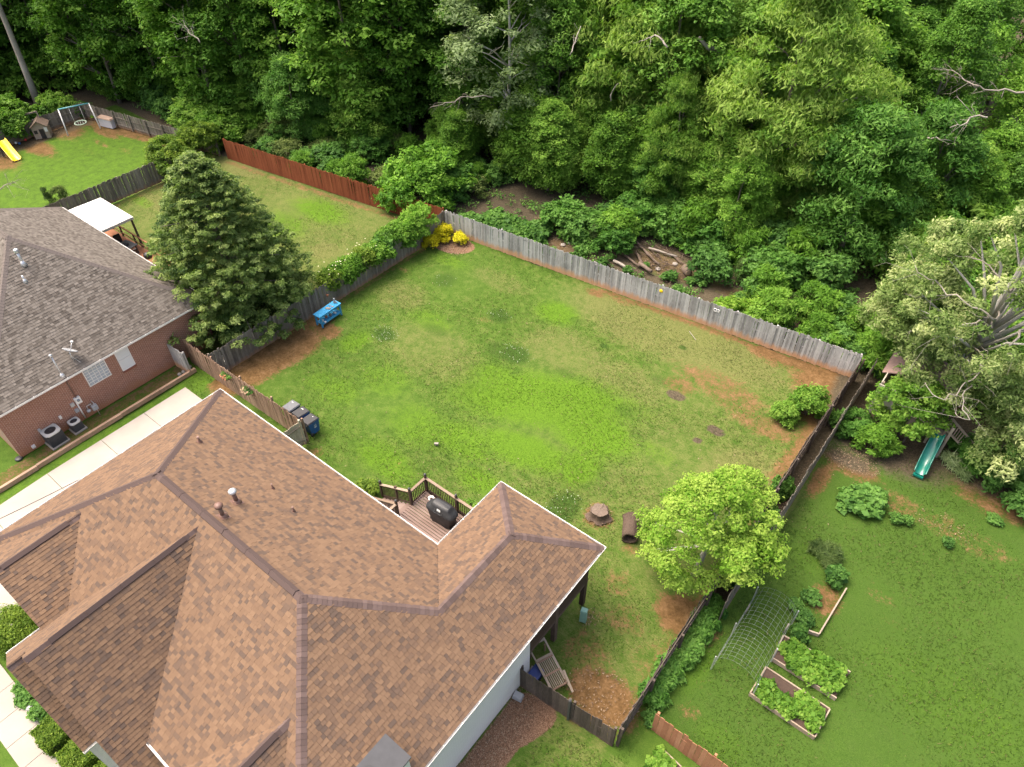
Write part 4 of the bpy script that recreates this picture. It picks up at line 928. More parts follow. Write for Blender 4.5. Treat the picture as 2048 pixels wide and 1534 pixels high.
# back patio: deck, white panel roof, rail, table
pt = thing('patio_cover', 'white ribbed patio cover on wooden posts behind the grey-roofed house', 'patio cover', (-53.4, 15.9, 0))
PL, PW2 = 4.4, 2.5
pn = MB()
nrib = 16
rib = MB().box((0, 0, 0), (PL/nrib-.012, PW2+.1, .05)).mesh('roof_panel', M['white'])
for i in range(nrib): place('roof_panel', rib, pt, (.0+(i+.5)*PL/nrib, PW2/2, 2.86-.0), (-.03, 0, 0))
MB().box((PL/2, PW2+.06, 2.76), (PL, .1, .16)).build('beam', M['white'], pt); MB().box((PL+.02, PW2/2, 2.8), (.08, PW2+.1, .18)).build('beam', M['acmetal'], pt)
for x in (.2, PL-.1): MB().box((x, PW2-.05, 1.36), (.12, .12, 2.72)).build('post', M['railwood'], pt)
pd = thing('patio_deck', 'reddish wooden patio deck with rail behind the grey-roofed house', 'deck', (-53.4, 15.8, 0))
bm2 = MB().box((4.6, 0, .42), (9.2, .138, .036)).mesh('deck_board', M['fence_rust'])
for i in range(17): place('deck_board', bm2, pd, (0, .08+i*.145, 0))
MB().box((4.6, 2.5, .22), (9.2, .05, .4)).build('rim_board', M['fence_rust'], pd)
MB().box((4.6, 2.45, 1.3), (9.2, .1, .06)).build('hand_rail', M['fence_rust'], pd); MB().box((4.6, 2.45, .75), (9.2, .05, .08)).build('mid_rail', M['fence_rust'], pd)
for i in range(6): MB().box((.1+i*1.8, 2.45, .85), (.09, .09, .9)).build('rail_post', M['railwood'], pd)
v = at(234, 475, .9)
tb = thing('patio_table', 'dark square table on the reddish patio deck', 'table', (-48.9, 17.1, .44), math.radians(10))
MB().box((0, 0, .72), (1.25, 1.25, .06)).build('table_top', M['darkmetal'], tb)
for sx in (-.5, .5):
    for sy in (-.5, .5): MB().box((sx, sy, .35), (.07, .07, .7)).build('leg', M['darkmetal'], tb)
MB().lathe(((.2, 0), (.24, .05), (.1, .12), (.1, .2), (.02, .22)), (0, .1, .75), 10).build('lazy_susan', M['black'], tb)
def chair(label, x, y, rz):
    t = thing('patio_chair', label, 'chair', (x, y, .44), rz)
    MB().box((0, 0, .42), (.5, .5, .06)).build('seat', M['black'], t); MB().box((0, .24, .75), (.5, .05, .6), rx=-.15).build('backrest', M['black'], t)
    for sx in (-.21, .21):
        for sy in (-.21, .21): MB().box((sx, sy, .2), (.04, .04, .4)).build('leg', M['black'], t)
chair('dark patio chair left of the square patio table', -50.0, 17.3, 1.4); chair('dark patio chair right of the square patio table', -47.75, 17.0, -1.5)
gq = thing('patio_grill', 'black kettle grill at the right end of the patio deck', 'grill', (-46.6, 17.5, .44))
MB().lathe(((.05, .4), (.25, .5), (.3, .65), (.3, .7), (.25, .85), (.08, .92), (.02, .94)), (0, 0, 0), 16).build('bowl', M['black'], gq)
for i in range(3): MB().bar((.1*math.cos(i*2.1), .1*math.sin(i*2.1), .5), (.28*math.cos(i*2.1), .28*math.sin(i*2.1), 0), .03).build('leg', M['metal'], gq)
roof = roof_keep
# power cables in the air over the driveway
MBc = MB()
def cable(label, a, b, sag, r=.012):
    a = Vector(a); b = Vector(b); pts = [a.lerp(b, i/14)-Vector((0, 0, sag*4*(i/14)*(1-i/14))) for i in range(15)]
    t = MB().tube(pts, r, 5).build('power_cable', M['cable']); tag(t, label, 'cable')
m_ = mst.location
cable('thin power cable running from the service mast to the left edge', (m_.x, m_.y, m_.z+1.3), (m_.x+1.5, m_.y-22, 8.6), .25, .014)
cable('black overhead cable sagging across the pale driveway', (XL, 5.0, 4.2), (-31.0, -12.0, 5.6), .5, .016)
# ------------------------------------------------------------------ foliage
def unit(a): return a/np.maximum(np.linalg.norm(a, axis=-1, keepdims=True), 1e-9)

def puff_leaves(rng, ctr, rad, per, size, asp=.5, up=.7, droop=.0, shell=.45, squash=.8, vspread=.18, jit=.35, outw=.55, vbias=0.0):
    """leaf-sized rhombs spread through puffs (ctr: (n,3), rad: (n,)); returns quads and tone of each leaf"""
    n = len(ctr); cnt = np.maximum(3, (per*(rad/np.mean(rad))**2).astype(int)); ii = np.repeat(np.arange(n), cnt); N = len(ii)
    d = unit(rng.normal(size=(N, 3))); d[:, 2] = np.where(d[:, 2] < -.35, -d[:, 2]*.6, d[:, 2]); d = unit(d)
    rr = rad[ii]*(shell+(1-shell)*rng.random(N)**.6)
    # lumps: radius wobble by direction so that no puff is a ball
    ph = rng.random((n, 3))*6.28
    wob = 1+.22*np.sin(3*d[:, 0]*2+ph[ii, 0])+.2*np.sin(4*d[:, 1]*2+ph[ii, 1])+.15*np.sin(5*d[:, 2]*2+ph[ii, 2])
    pos = ctr[ii]+d*(rr*wob)[:, None]*np.array([1, 1, squash])
    nrm = unit(d*outw+np.array([0, 0, up])+rng.normal(size=(N, 3))*jit)
    t = unit(np.cross(nrm, rng.normal(size=(N, 3))))
    if droop: t = unit(t+np.array([0, 0, -droop])+d*np.array([.5, .5, 0])*droop); nrm = unit(nrm-t*np.sum(nrm*t, -1, keepdims=True))
    b = np.cross(nrm, t)
    L = size*(.45+1.15*rng.random(N)**1.4)[:, None]; Wd = L*asp
    V = np.stack([pos-t*L*.5, pos+b*Wd*.5-t*L*.05, pos+t*L*.5-nrm*L*.12, pos-b*Wd*.5-t*L*.05], 1)
    tone = rng.normal(.5+vbias, vspread, n)
    v = tone[ii]+rng.normal(0, .13, N)+.12*(d[:, 2])  # light from above put into the tone: leaves paler towards each puff's top
    return V.astype(np.float32), np.clip(v, 0, 1).astype(np.float32)

def crown_points(rng, n, R, z0, z1, prof, rmin=.5, rmax=1.1, surf=.55):
    """puff centres inside a crown of revolution; prof(t) in 0..1 scales the radius over the height"""
    t = rng.random(n)**.85; a = rng.random(n)*2*PI
    lob = 1+.18*np.sin(2*a+rng.random()*6)+.14*np.sin(3*a+rng.random()*6+5*t)
    r = R*np.array([prof(x) for x in t])*(surf+(1-surf)*rng.random(n)**.5)*lob
    c = np.stack([r*np.cos(a), r*np.sin(a), z0+t*(z1-z0)], -1)
    return c, rng.uniform(rmin, rmax, n)

def limb_mesh(rng, mb, base, top, r0, depth, spread, n=5, tips=None):
    """tapered trunk with limbs growing to the given tips"""
    base = np.array(base, float); top = np.array(top, float)
    k = 7; pts = []
    w = rng.normal(size=3)*.25*np.linalg.norm(top-base)/10
    for i in range(k):
        u = i/(k-1); pts.append(tuple(base+(top-base)*u+w*math.sin(u*PI)))
    mb.tube(pts, [r0*(1.25 if i == 0 else 1)*(1-.82*i/(k-1)) for i in range(k)], 9)
    return pts

def tree_meshes(name, seed, h, R, z0f, leafmat, size, per, npuff, prof, asp=.5, droop=0., up=.7, rmin=.6, rmax=1.2, bark='bark', r0=.2, squash=.75, vspread=.18, jit=.35, surf=.55, nl=12, limb_out=.75):
    rng = np.random.default_rng(seed)
    c, r = crown_points(rng, npuff, R, h*z0f, h, prof, rmin, rmax, surf)
    V, v = puff_leaves(rng, c, r, per, size, asp, up, droop, squash=squash, vspread=vspread, jit=jit)
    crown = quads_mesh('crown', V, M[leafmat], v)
    mb = MB(); pts = limb_mesh(rng, mb, (0, 0, -.2), (rng.normal()*.4, rng.normal()*.4, h*.93), r0, 1, 1)
    sel = rng.choice(npuff, min(nl, npuff), replace=False)
    for i in sel:
        tip = c[i]*np.array([limb_out, limb_out, 1]); zt = max(h*.15, tip[2]-np.hypot(tip[0], tip[1])*.8); u = min(.9, zt/(h*.93)); kk = u*6; k0 = int(kk)
        b = np.array(pts[k0])*(1-(kk-k0))+np.array(pts[min(k0+1, 6)])*(kk-k0)
        mid = b*.45+tip*.55+rng.normal(size=3)*.18+np.array([0, 0, .15]); rr = r0*(1-.8*u)*.55
        mb.tube([tuple(b), tuple(mid), tuple(tip)], [rr, rr*.6, rr*.2], 6)
        for _ in range(2):
            t2 = tip+rng.normal(size=3)*np.array([.8, .8, .5]); mb.tube([tuple(mid), tuple((mid+t2)/2+rng.normal(size=3)*.1), tuple(t2)], [rr*.45, rr*.3, rr*.1], 5)
    return mb.mesh('trunk', M[bark]), crown

M['leaf_deep'] = leaf_mat('deep_green_leaves', (.036, .10, .012), (.092, .212, .026), (.21, .37, .068))
M['leaf_mid'] = leaf_mat('mid_green_leaves', (.045, .12, .013), (.115, .25, .028), (.23, .39, .062))
M['leaf_fresh'] = leaf_mat('fresh_green_leaves', (.038, .10, .012), (.11, .235, .028), (.225, .36, .06))
M['leaf_oak'] = leaf_mat('yellow_green_tassel_leaves', (.042, .11, .013), (.12, .245, .032), (.27, .385, .08))
M['leaf_pale'] = leaf_mat('pale_grey_green_leaves', (.09, .14, .05), (.21, .29, .125), (.42, .50, .28))
M['leaf_cream'] = leaf_mat('cream_flowering_leaves', (.05, .105, .02), (.17, .25, .07), (.44, .49, .22))
M['leaf_bright'] = leaf_mat('bright_green_leaves', (.05, .14, .015), (.14, .30, .032), (.28, .46, .075))
M['leaf_lime'] = leaf_mat('lime_green_leaves', (.05, .14, .012), (.14, .285, .024), (.32, .44, .08))
M['leaf_blue'] = leaf_mat('blue_green_leaves', (.026, .085, .012), (.072, .182, .028), (.155, .30, .06))
M['leaf_conifer'] = leaf_mat('conifer_sprays', (.042, .088, .018), (.17, .25, .06), (.42, .50, .175), gloss=.2)
M['leaf_pine'] = leaf_mat('pine_needles', (.025, .055, .014), (.07, .12, .03), (.13, .19, .055), gloss=.2)
M['leaf_yellow'] = leaf_mat('golden_leaves', (.30, .27, .012), (.56, .50, .015), (.78, .72, .05))
M['leaf_box'] = leaf_mat('box_hedge_leaves', (.03, .065, .010), (.10, .18, .022), (.25, .34, .05))
M['leaf_weed'] = leaf_mat('weed_leaves', (.03, .085, .02), (.075, .175, .035), (.15, .29, .06))
M['leaf_olive'] = leaf_mat('olive_scrub_leaves', (.035, .06, .016), (.085, .13, .034), (.17, .22, .065))
M['flower'] = plain('pale_blossom', (.75, .68, .50), .7, .1, 9, bumpk=0)
M['dead_leaf'] = plain('russet_dead_leaves', (.30, .13, .05), .9, .35, 9, bumpk=0)

round_p = lambda t: math.sqrt(max(0.02, 1-(2*t-.85)**2*.95)) if t < .95 else .3
egg_p = lambda t: (math.sin(PI*min(1, (t+.12)/1.05))**.7 if t < .93 else .25)
tall_p = lambda t: .75+.3*math.sin(PI*t)-.55*max(0, t-.7)/.3
protos = {}
def proto(kind):
    if kind in protos: return protos[kind]
    a = dict(
        deep=(21, 17, 3.6, .14, 'leaf_deep', .24, 200, 230, tall_p, {}), deep2=(22, 19, 4.1, .12, 'leaf_deep', .26, 165, 260, egg_p, {}),
        mid=(23, 17, 3.9, .12, 'leaf_mid', .33, 130, 240, tall_p, {}), mid2=(24, 14, 3.6, .10, 'leaf_mid', .26, 165, 200, round_p, {}),
        fresh=(25, 12, 3.2, .10, 'leaf_fresh', .25, 160, 180, egg_p, {}),
        oak=(26, 16, 4.3, .10, 'leaf_oak', .28, 300, 230, egg_p, dict(asp=.24, droop=.8, vspread=.16)),
        pale=(27, 17, 4.2, .22, 'leaf_pale', .24, 150, 190, round_p, dict(bark='bark_pale', asp=.45, nl=26, rmin=.5, rmax=1.0, limb_out=.95)),
        walnut=(28, 11, 3.8, .10, 'leaf_blue', .30, 160, 190, round_p, dict(asp=.32, droop=.35)),
        thin=(29, 11, 3.4, .12, 'leaf_mid', .25, 60, 150, egg_p, dict(asp=.4, nl=20, rmin=.5, rmax=.9)),
        pine=(30, 22, 3.2, .62, 'leaf_pine', .30, 130, 70, egg_p, dict(asp=.12, rmin=.7, rmax=1.1, r0=.28, bark='bark_pine')))[kind]
    protos[kind] = tree_meshes(kind, a[0], a[1], a[2], a[3], a[4], a[5], a[6], a[7], a[8], **a[9]); return protos[kind]
PH = dict(deep=17, deep2=19, mid=17, mid2=14, fresh=12, oak=16, pale=17, walnut=11, thin=11, pine=22)
def tree(kind, x, y, h, label, rz=None, name=None, group=None, wide=1.0):
    tr, cr = proto(kind); s = h/PH[kind]
    root = thing(name or 'woodland_tree', label, 'tree', (x, y, 0), random.uniform(0, 6.28) if rz is None else rz, group)
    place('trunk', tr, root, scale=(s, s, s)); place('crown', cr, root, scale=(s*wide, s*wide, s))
    return root

# front row of the wood, read off the photograph one by one (pixel of the foot, height, kind)
FT = [
 ('deep2', -30, 196, 17, 1.0, 'dark green tree at the far left edge behind the bare pine trunk'),
 ('deep', 190, 176, 17, 1.0, 'dark green tree behind the corner of the far yard fence'),
 ('mid', 240, 205, 16, .95, 'bright leafy tree behind the small grey storage box'),
 ('deep2', 330, 208, 18, .9, 'dark tall tree behind the far fence, left of the bright maple'),
 ('mid', 428, 232, 16.5, 1.0, 'bright green maple above the glossy round evergreen'),
 ('deep', 520, 238, 17, 1.0, 'dark green tree above the left end of the red fence'),
 ('mid', 605, 245, 15, .95, 'leafy tree behind the middle of the red fence, left of the tall light one'),
 ('walnut', 655, 275, 7.5, .8, 'small grey-green tree standing in front of the wood, above the red fence'),
 ('mid', 735, 275, 18, 1.1, 'tall light-tipped green tree behind the red fence, in the middle of the wood edge'),
 ('deep', 820, 275, 17, .9, 'dark narrow tree left of the pale-barked tree'),
 ('pale', 1010, 318, 17, 1.2, 'pale grey-green tree with whitish trunk and bare lower branches'),
 ('deep', 1110, 330, 14, .9, 'dark green tree just right of the pale-barked tree'),
 ('fresh', 1120, 385, 6.5, 1.0, 'low bright green tree in front of the dark wood, above the back fence'),
 ('oak', 1270, 330, 19, 1.0, 'tall oak with drooping yellow-green tassels at the top centre'),
 ('oak', 1330, 420, 10, .95, 'broad low oak with yellow-green tassels behind the log pile'),
 ('oak', 1520, 440, 17, 1.15, 'big oak with yellow-green tassels right of the centre of the wood'),
 ('mid2', 1470, 500, 7.5, .9, 'low leafy tree hanging over the back fence right of the log pile'),
 ('walnut', 1670, 520, 10.5, 1.0, 'blue-green feathery tree behind the right part of the back fence'),
 ('walnut', 1800, 480, 9.5, 1.0, 'feathery green tree above the cream-flowering oak'),
 ('thin', 1720, 330, 11, 1.1, 'thin dark tree with a bare forked branch, right of the big oak'),
 ('thin', 1880, 330, 11, 1.1, 'airy fine-leaved tree at the upper right'),
 ('thin', 2010, 350, 11, 1.1, 'airy fine-leaved tree at the right edge of the wood'),
]
for kind, px, py, h, wd, lab in FT:
    v = at(px, py); tree(kind, v.x, v.y, h, lab, wide=wd)
v = at(84, 226); tree('pine', v.x, v.y, 25, 'tall pine with a long bare grey trunk at the upper left', name='pine_tree')
# young trees and tall bushes filling the wood edge
rgu = random.Random(77)
for i in range(60):
    px = rgu.uniform(460, 2040); py = np.interp(px, (460, 700, 1000, 1300, 1600, 2040), (262, 300, 365, 430, 500, 470))+rgu.uniform(-62, 2)
    v = at(px, py)
    if (v.x-at(1085, 445).x)**2+(v.y-at(1085, 445).y)**2 < 3.2**2: continue
    kd = rgu.choice(('fresh', 'mid2', 'walnut', 'mid2', 'oak' if px > 1200 else 'fresh'))
    tree(kd, v.x, v.y, rgu.uniform(4.5, 8), near(dict(fresh='bright young tree at the wood edge', mid2='leafy young tree at the wood edge', walnut='feathery young tree at the wood edge', oak='young tassel-leaved oak at the wood edge')[kd], v.x, v.y), name='young_tree', group='young trees at the edge of the wood', wide=rgu.uniform(1.0, 1.35))
# the wood behind: trees that nothing tells apart
rg = random.Random(5); spots = []
front = [at(a[1], a[2]) for a in FT]
fpx, fpy = zip(*sorted((a[1], min(a[2], 400)) for a in FT if a[3] > 9))
for _ in range(6000):
    x = rg.uniform(-118, 26); y = rg.uniform(24, 84)
    edge = 41.5 if x > -34 else (39.5 if x > -57 else 33.5)
    if x > 0: edge = 42
    if y < edge+1.5 and not (x < -79): continue
    if x < -79 and y < 14: continue
    # inside the camera's wedge with a margin
    ang = math.degrees(math.atan2(x, y))
    if ang > 8 or ang < -82: continue
    if any((x-a)**2+(y-b)**2 < 4.6**2 for a, b in spots): continue
    _p = np.array([x, y, -H]); _z = _p@_fw
    if _z > 5 and 767-FPX*(_p@_u)/_z > np.interp(1024+FPX*(_p@_r)/_z, fpx, fpy)-12: continue
    if any((x-q.x)**2+(y-q.y)**2 < 3.6**2 for q in front): continue
    spots.append((x, y))
for i, (x, y) in enumerate(spots):
    kd = rg.choice(('deep', 'deep2', 'mid', 'deep', 'mid2', 'oak' if -28 < x < 8 else 'deep2', 'thin' if x > -12 else 'deep'))
    hh = rg.uniform(14, 20) if x < -14 else rg.uniform(10, 15)
    tree(kd, x, y, hh, near(dict(deep='dark tall tree deep in the wood', deep2='dark broad tree deep in the wood', mid='light green tall tree deep in the wood', mid2='light green rounded tree deep in the wood', oak='tassel-leaved oak deep in the wood', thin='thin airy tree deep in the wood')[kd], x, y), rg.uniform(0, 6.28), group='trees deep in the wood', wide=rg.uniform(.9, 1.2))

# shrubs -----------------------------------------------------------
def shrub_mesh(seed, R, h, leafmat, size, per, n, asp=.5, droop=0., up=.6, rmin=.25, rmax=.5, squash=.8, prof=None, vspread=.15, jit=.4, base=.08, surf=.5, stems=5):
    rng = np.random.default_rng(seed)
    c, r = crown_points(rng, n, max(R-rmax*.6, .05), h*base, max(h-rmax*.5, h*.5), prof or (lambda t: math.sqrt(max(.05, 1-(1.15*t-.25)**2))), rmin, rmax, surf)
    V, v = puff_leaves(rng, c, r, per, size, asp, up, droop, squash=squash, vspread=vspread, jit=jit)
    cr = quads_mesh('foliage', V, M[leafmat], v)
    mb = MB()
    for i in range(stems):
        t = c[rng.integers(n)]; mb.tube([(rng.normal()*.05, rng.normal()*.05, -.05), tuple(t*np.array([.5, .5, .5])), tuple(t)], [.035, .022, .01], 5)
    return mb.mesh('stem', M['bark']), cr
SHP = {}
def shrub(kind, x, y, label, s=1.0, sz=None, name='shrub', cat='shrub', group=None, rz=None, z=0.0):
    sh = dict(
        scrub=(41, 1.3, 1.7, 'leaf_olive', .17, 120, 40, dict(asp=.3)), scrubg=(42, 1.4, 2.0, 'leaf_weed', .2, 120, 40, {}), fern=(43, 1.4, 2.6, 'leaf_mid', .22, 140, 45, dict(asp=.3, droop=.4)),
        lime=(44, 1.0, 1.4, 'leaf_lime', .17, 110, 26, {}), big=(45, 2.4, 2.8, 'leaf_fresh', .23, 170, 80, dict(asp=.42, rmin=.35, rmax=.65)), bright=(62, 2.4, 2.8, 'leaf_bright', .19, 230, 95, dict(asp=.42, rmin=.3, rmax=.55)), dark=(46, 1.6, 2.2, 'leaf_blue', .20, 130, 50, {}),
        golden=(47, .85, 1.05, 'leaf_yellow', .10, 170, 34, dict(rmin=.2, rmax=.33)), glossy=(48, 2.3, 3.0, 'leaf_box', .17, 190, 110, dict(rmin=.3, rmax=.55)),
        yard=(49, 1.15, 1.8, 'leaf_fresh', .15, 150, 55, dict(rmin=.22, rmax=.4)), weed=(50, .5, .6, 'leaf_weed', .16, 60, 14, dict(rmin=.14, rmax=.24, stems=3)), broad=(51, .75, .7, 'leaf_weed', .26, 70, 22, dict(asp=.75, rmin=.2, rmax=.34)),
        kudzu=(52, 1.2, .9, 'leaf_weed', .27, 110, 34, dict(asp=.8, rmin=.25, rmax=.45)), vine=(53, .8, .75, 'leaf_fresh', .15, 120, 26, dict(rmin=.2, rmax=.36)), spiky=(54, .65, .6, 'leaf_pale', .55, 60, 10, dict(asp=.09, up=.2, rmin=.25, rmax=.4, jit=.6)),
        veg=(55, .36, .38, 'leaf_fresh', .17, 34, 10, dict(asp=.75, rmin=.12, rmax=.2, stems=3)), rose=(56, .75, .9, 'leaf_box', .13, 110, 26, dict(rmin=.2, rmax=.34)), feather=(57, .8, .5, 'leaf_pine', .4, 120, 18, dict(asp=.06, up=.3, rmin=.2, rmax=.32)),
        pinelet=(58, .9, 2.0, 'leaf_pine', .28, 160, 26, dict(asp=.07, up=.3, rmin=.25, rmax=.45, prof=lambda t: 1-.8*t)), hedge=(59, .62, .9, 'leaf_blue', .17, 130, 26, dict(asp=.4, rmin=.2, rmax=.34)))[kind]
    if kind not in SHP: SHP[kind] = shrub_mesh(sh[0], sh[1], sh[2], sh[3], sh[4], sh[5], sh[6], **sh[7])
    st, cr = SHP[kind]; sz = sz or s
    t = thing(name, label, cat, (x, y, z), random.uniform(0, 6.28) if rz is None else rz, group)
    place('stem', st, t, scale=(s, s, sz)); place('foliage', cr, t, scale=(s, s, sz)); return t
def shrub_at(kind, px, py, label, s=1.0, sz=None, **kw):
    v = at(px, py); return shrub(kind, v.x, v.y, label, s, sz, **kw)

shrub_at('bright', 852, 402, 'big rounded bright green bush behind the corner of the red and grey fences', 1.55, 1.5, rz=.4)
shrub_at('glossy', 350, 345, 'left half of the glossy dark evergreen bush between the two left gardens', 1.0, 1.0, rz=.2)
shrub_at('glossy', 408, 312, 'right half of the glossy dark evergreen bush, touching the red fence', .95, 1.0, rz=2.2)
shrub_at('golden', 862, 494, 'golden shrub nearest the camera in the mulch bed', .85, .95, rz=.4)
shrub_at('golden', 888, 478, 'largest golden shrub, in the middle of the mulch bed', 1.0, 1.1, rz=2)
shrub_at('golden', 921, 486, 'small golden shrub at the right of the mulch bed', .72, .8, rz=4)
shrub_at('yard', 1612, 828, 'rounded green bush on the bare soil by the dark boundary fence', 1.0, 1.0, rz=.5)
shrub_at('yard', 1566, 838, 'small leafy bush touching the left of the rounded green bush', .68, .62, rz=3)
shrub_at('rose', 738, 985, 'dark leafy shrub behind the deck steps', .9, .8, rz=1)
# climbers over the side fence
for kd, px, py, s, lab in (('rose', 662, 552, .95, 'rose-flowered climber over the side fence nearest the conifer'), ('vine', 690, 530, 1.1, 'bushy climber with yellow-green tips on the side fence'), ('rose', 722, 508, 1.0, 'flowering climber in the middle of the side fence'),
    ('kudzu', 757, 485, .8, 'broad-leaved vine spilling over the side fence'), ('vine', 792, 462, 1.3, 'leafy vine over the side fence below the big bush'), ('bright', 828, 440, .5, 'bright green bush leaning over the far end of the side fence'), ('vine', 742, 492, 1.1, 'bright climber between the flowering climber and the broad-leaved vine'), ('vine', 775, 472, 1.2, 'leafy climber right of the broad-leaved vine'), ('vine', 676, 540, 1.0, 'climber between the rose-flowered and the yellow-tipped ones'), ('bright', 808, 452, .42, 'rounded bright climber left of the leaning bright bush'), ('vine', 706, 520, 1.0, 'climber right of the yellow-tipped one')):
    v = at(px, py, 1.9); shrub(kd, -33.85, v.y, lab, s*1.2, s*1.5, name='climber', cat='climber', z=1.0)
for i, (px, py, dx) in enumerate(((655, 545, 0), (672, 532, 0), (728, 500, 0), (700, 515, 0))):
    rng = np.random.default_rng(70+i); v = at(px, py, 2.2); n = 8; c = np.array([-33.75, v.y, 2.3])+rng.normal(size=(n, 3))*np.array([.45, .6, .3]); q = np.zeros((n, 4, 3)); s_ = .028
    for j in range(n): q[j] = c[j]+np.array([(-s_, -s_, 0), (s_, -s_, .02), (s_, s_, 0), (-s_, s_, .02)])
    tag(place('blossom', quads_mesh('blossom', q, M['flower'], np.ones(n))), 'cluster of pale blossoms on the climbers of the side fence', 'flowers', 'pale blossoms on the side fence')
# between and beside the right-hand fences
for kd, px, py, s, lab in (('kudzu', 1560, 985, .5, 'broad-leaved weeds between the two right fences, upper clump'), ('weed', 1548, 1000, .85, 'bright weeds between the two right fences, middle clump'), ('weed', 1530, 1030, .85, 'leafy weeds between the two right fences, lower middle clump'), ('weed', 1512, 1055, .8, 'weeds between the two right fences next to the lime tree'),
    ('weed', 1660, 852, .85, 'small bush between the two right fences beside the leafless rails')): shrub_at(kd, px, py, lab, s, s*2.4)
for i, (px, py) in enumerate(((1425, 1222), (1408, 1250), (1392, 1275), (1375, 1300), (1358, 1322), (1340, 1345), (1322, 1368), (1308, 1395))):
    shrub_at('hedge', px, py, ('topmost', 'second', 'third', 'fourth', 'fifth', 'sixth', 'seventh', 'lowest')[i]+' dark leafy clump of the hedge along the boundary fence', .95+.1*(i % 2), .8, name='hedge_plant', cat='hedge')
shrub_at('weed', 1300, 1440, 'pale yellow-green daylily clump at the end of the rust brown fence', .9, .8)
for i, (y, s) in enumerate(((19.6, .95), (20.6, 1.0), (21.7, 1.0), (22.9, .9), (24.0, .85))):
    shrub('weed' if i % 2 else 'broad', -3.2, y, ('lowest', 'second lowest', 'middle', 'second highest', 'highest')[i]+' leafy weed clump growing in the gap between the two dark right fences', s*(.62 if i % 2 == 0 else .85), s*1.7)
# right garden
shrub_at('kudzu', 1725, 1010, 'low broad-leaved green bush alone on the right lawn', 1.0, .8, rz=0)
shrub_at('weed', 1788, 1040, 'small weed clump beside the low broad-leaved bush', .8); shrub_at('weed', 1810, 1045, 'weeds right of the low broad-leaved bush', .7)
shrub_at('fern', 1745, 900, 'ferny bush at the foot of the playhouse, in front of the slide', .8, .6); shrub_at('dark', 1700, 860, 'dark juniper-like bush between the fence and the playhouse', .75, .55)
shrub_at('dark', 1940, 920, 'dark bush below the play-deck ramp', .9, .6); shrub_at('scrubg', 2000, 960, 'bushy green scrub at the right edge below the cream oak', 1.1, .8); shrub_at('spiky', 1900, 925, 'spiky pale leaved clump right of the slide', .9); shrub_at('spiky', 1925, 950, 'second spiky pale leaved clump further right of the slide', .7)
shrub_at('scrubg', 2040, 1010, 'grey-green scrub at the right picture edge', 1.0, .8); shrub_at('weed', 1895, 1085, 'small dark weed on the lower right lawn', .7, .5); shrub_at('weed', 1985, 1040, 'low weed patch near the right edge', .9, .5)
shrub_at('feather', 1652, 1112, 'dark feathery creeping plant on the right lawn', 1.0, .8); shrub_at('feather', 1635, 1098, 'feathery sprig beside the creeping plant', .6, .8)
shrub_at('broad', 1665, 1160, 'tall leafy plant in the overgrown bed', .75, 1.0); shrub_at('weed', 1625, 1200, 'weeds in the overgrown bed', 1.0, .7); shrub_at('weed', 1605, 1235, 'weeds behind the wire arch at the overgrown bed', 1.0, .7); shrub_at('weed', 1590, 1215, 'weeds left in the overgrown bed', .8, .6)
# front garden
hb = shrub_mesh(61, 1.15, 1.5, 'leaf_box', .075, 420, 60, rmin=.3, rmax=.45, surf=.8, vspread=.08, jit=.3, up=.3)
v = at(38, 1262, .6); t = thing('round_boxwood', 'large clipped round boxwood by the front walk', 'shrub', (v.x, v.y, 0)); place('stem', hb[0], t); place('foliage', hb[1], t, scale=(1.05, 1.05, 1.0))
def hedge_block(label, px, py, sx, sy, h, seed):
    rng = np.random.default_rng(seed); v = at(px, py, h); n = 9000
    f = rng.choice(5, n, p=(.45, .14, .14, .135, .135)); a = rng.uniform(-.5, .5, n); b = rng.uniform(-.5, .5, n)
    pos = np.zeros((n, 3)); nr = np.zeros((n, 3))
    for k, (ax, fx, d) in enumerate(((2, 1.0, (0, 0, 1)), (0, -.5, (-1, 0, 0)), (0, .5, (1, 0, 0)), (1, -.5, (0, -1, 0)), (1, .5, (0, 1, 0)))):
        m = f == k
        if ax == 2: pos[m] = np.stack([a[m]*sx, b[m]*sy, np.full(m.sum(), h)], -1)
        elif ax == 0: pos[m] = np.stack([np.full(m.sum(), fx*sx), a[m]*sy, (b[m]+.5)*h], -1)
        else: pos[m] = np.stack([a[m]*sx, np.full(m.sum(), fx*sy), (b[m]+.5)*h], -1)
        nr[m] = d
    pos += rng.normal(size=(n, 3))*.04+nr*(.05*np.sin(pos[:, [0]]*7+seed)+.05*np.sin(pos[:, [1]]*6))
    nr = unit(nr*.8+rng.normal(size=(n, 3))*.5+np.array([0, 0, .2])); t = unit(np.cross(nr, rng.normal(size=(n, 3)))); bb = np.cross(nr, t); L = .085*(.6+.8*rng.random((n, 1)))
    V = np.stack([pos-t*L*.5, pos+bb*L*.3, pos+t*L*.5, pos-bb*L*.3], 1); vv = np.clip(rng.normal(.5, .2, n), 0, 1)
    tt = thing('clipped_hedge', label, 'hedge', (v.x, v.y, 0)); place('foliage', quads_mesh('foliage', V, M['leaf_box'], vv), tt); MB().box((0, 0, h/2-.03), (sx-.12, sy-.12, h-.12)).build('twigs', M['leaf_core'], tt)
M['leaf_core'] = plain('inner_twigs', (.02, .035, .01), .9, .5, 20)
hedge_block('clipped square hedge at the left, nearest the grey pebbles of the walk', 100, 1462, 1.15, .95, .75, 1); hedge_block('clipped square hedge in the middle of the front row', 150, 1508, 1.15, .95, .75, 2); hedge_block('clipped square hedge under the roof edge, right of the row', 222, 1540, 1.25, .95, .75, 3)
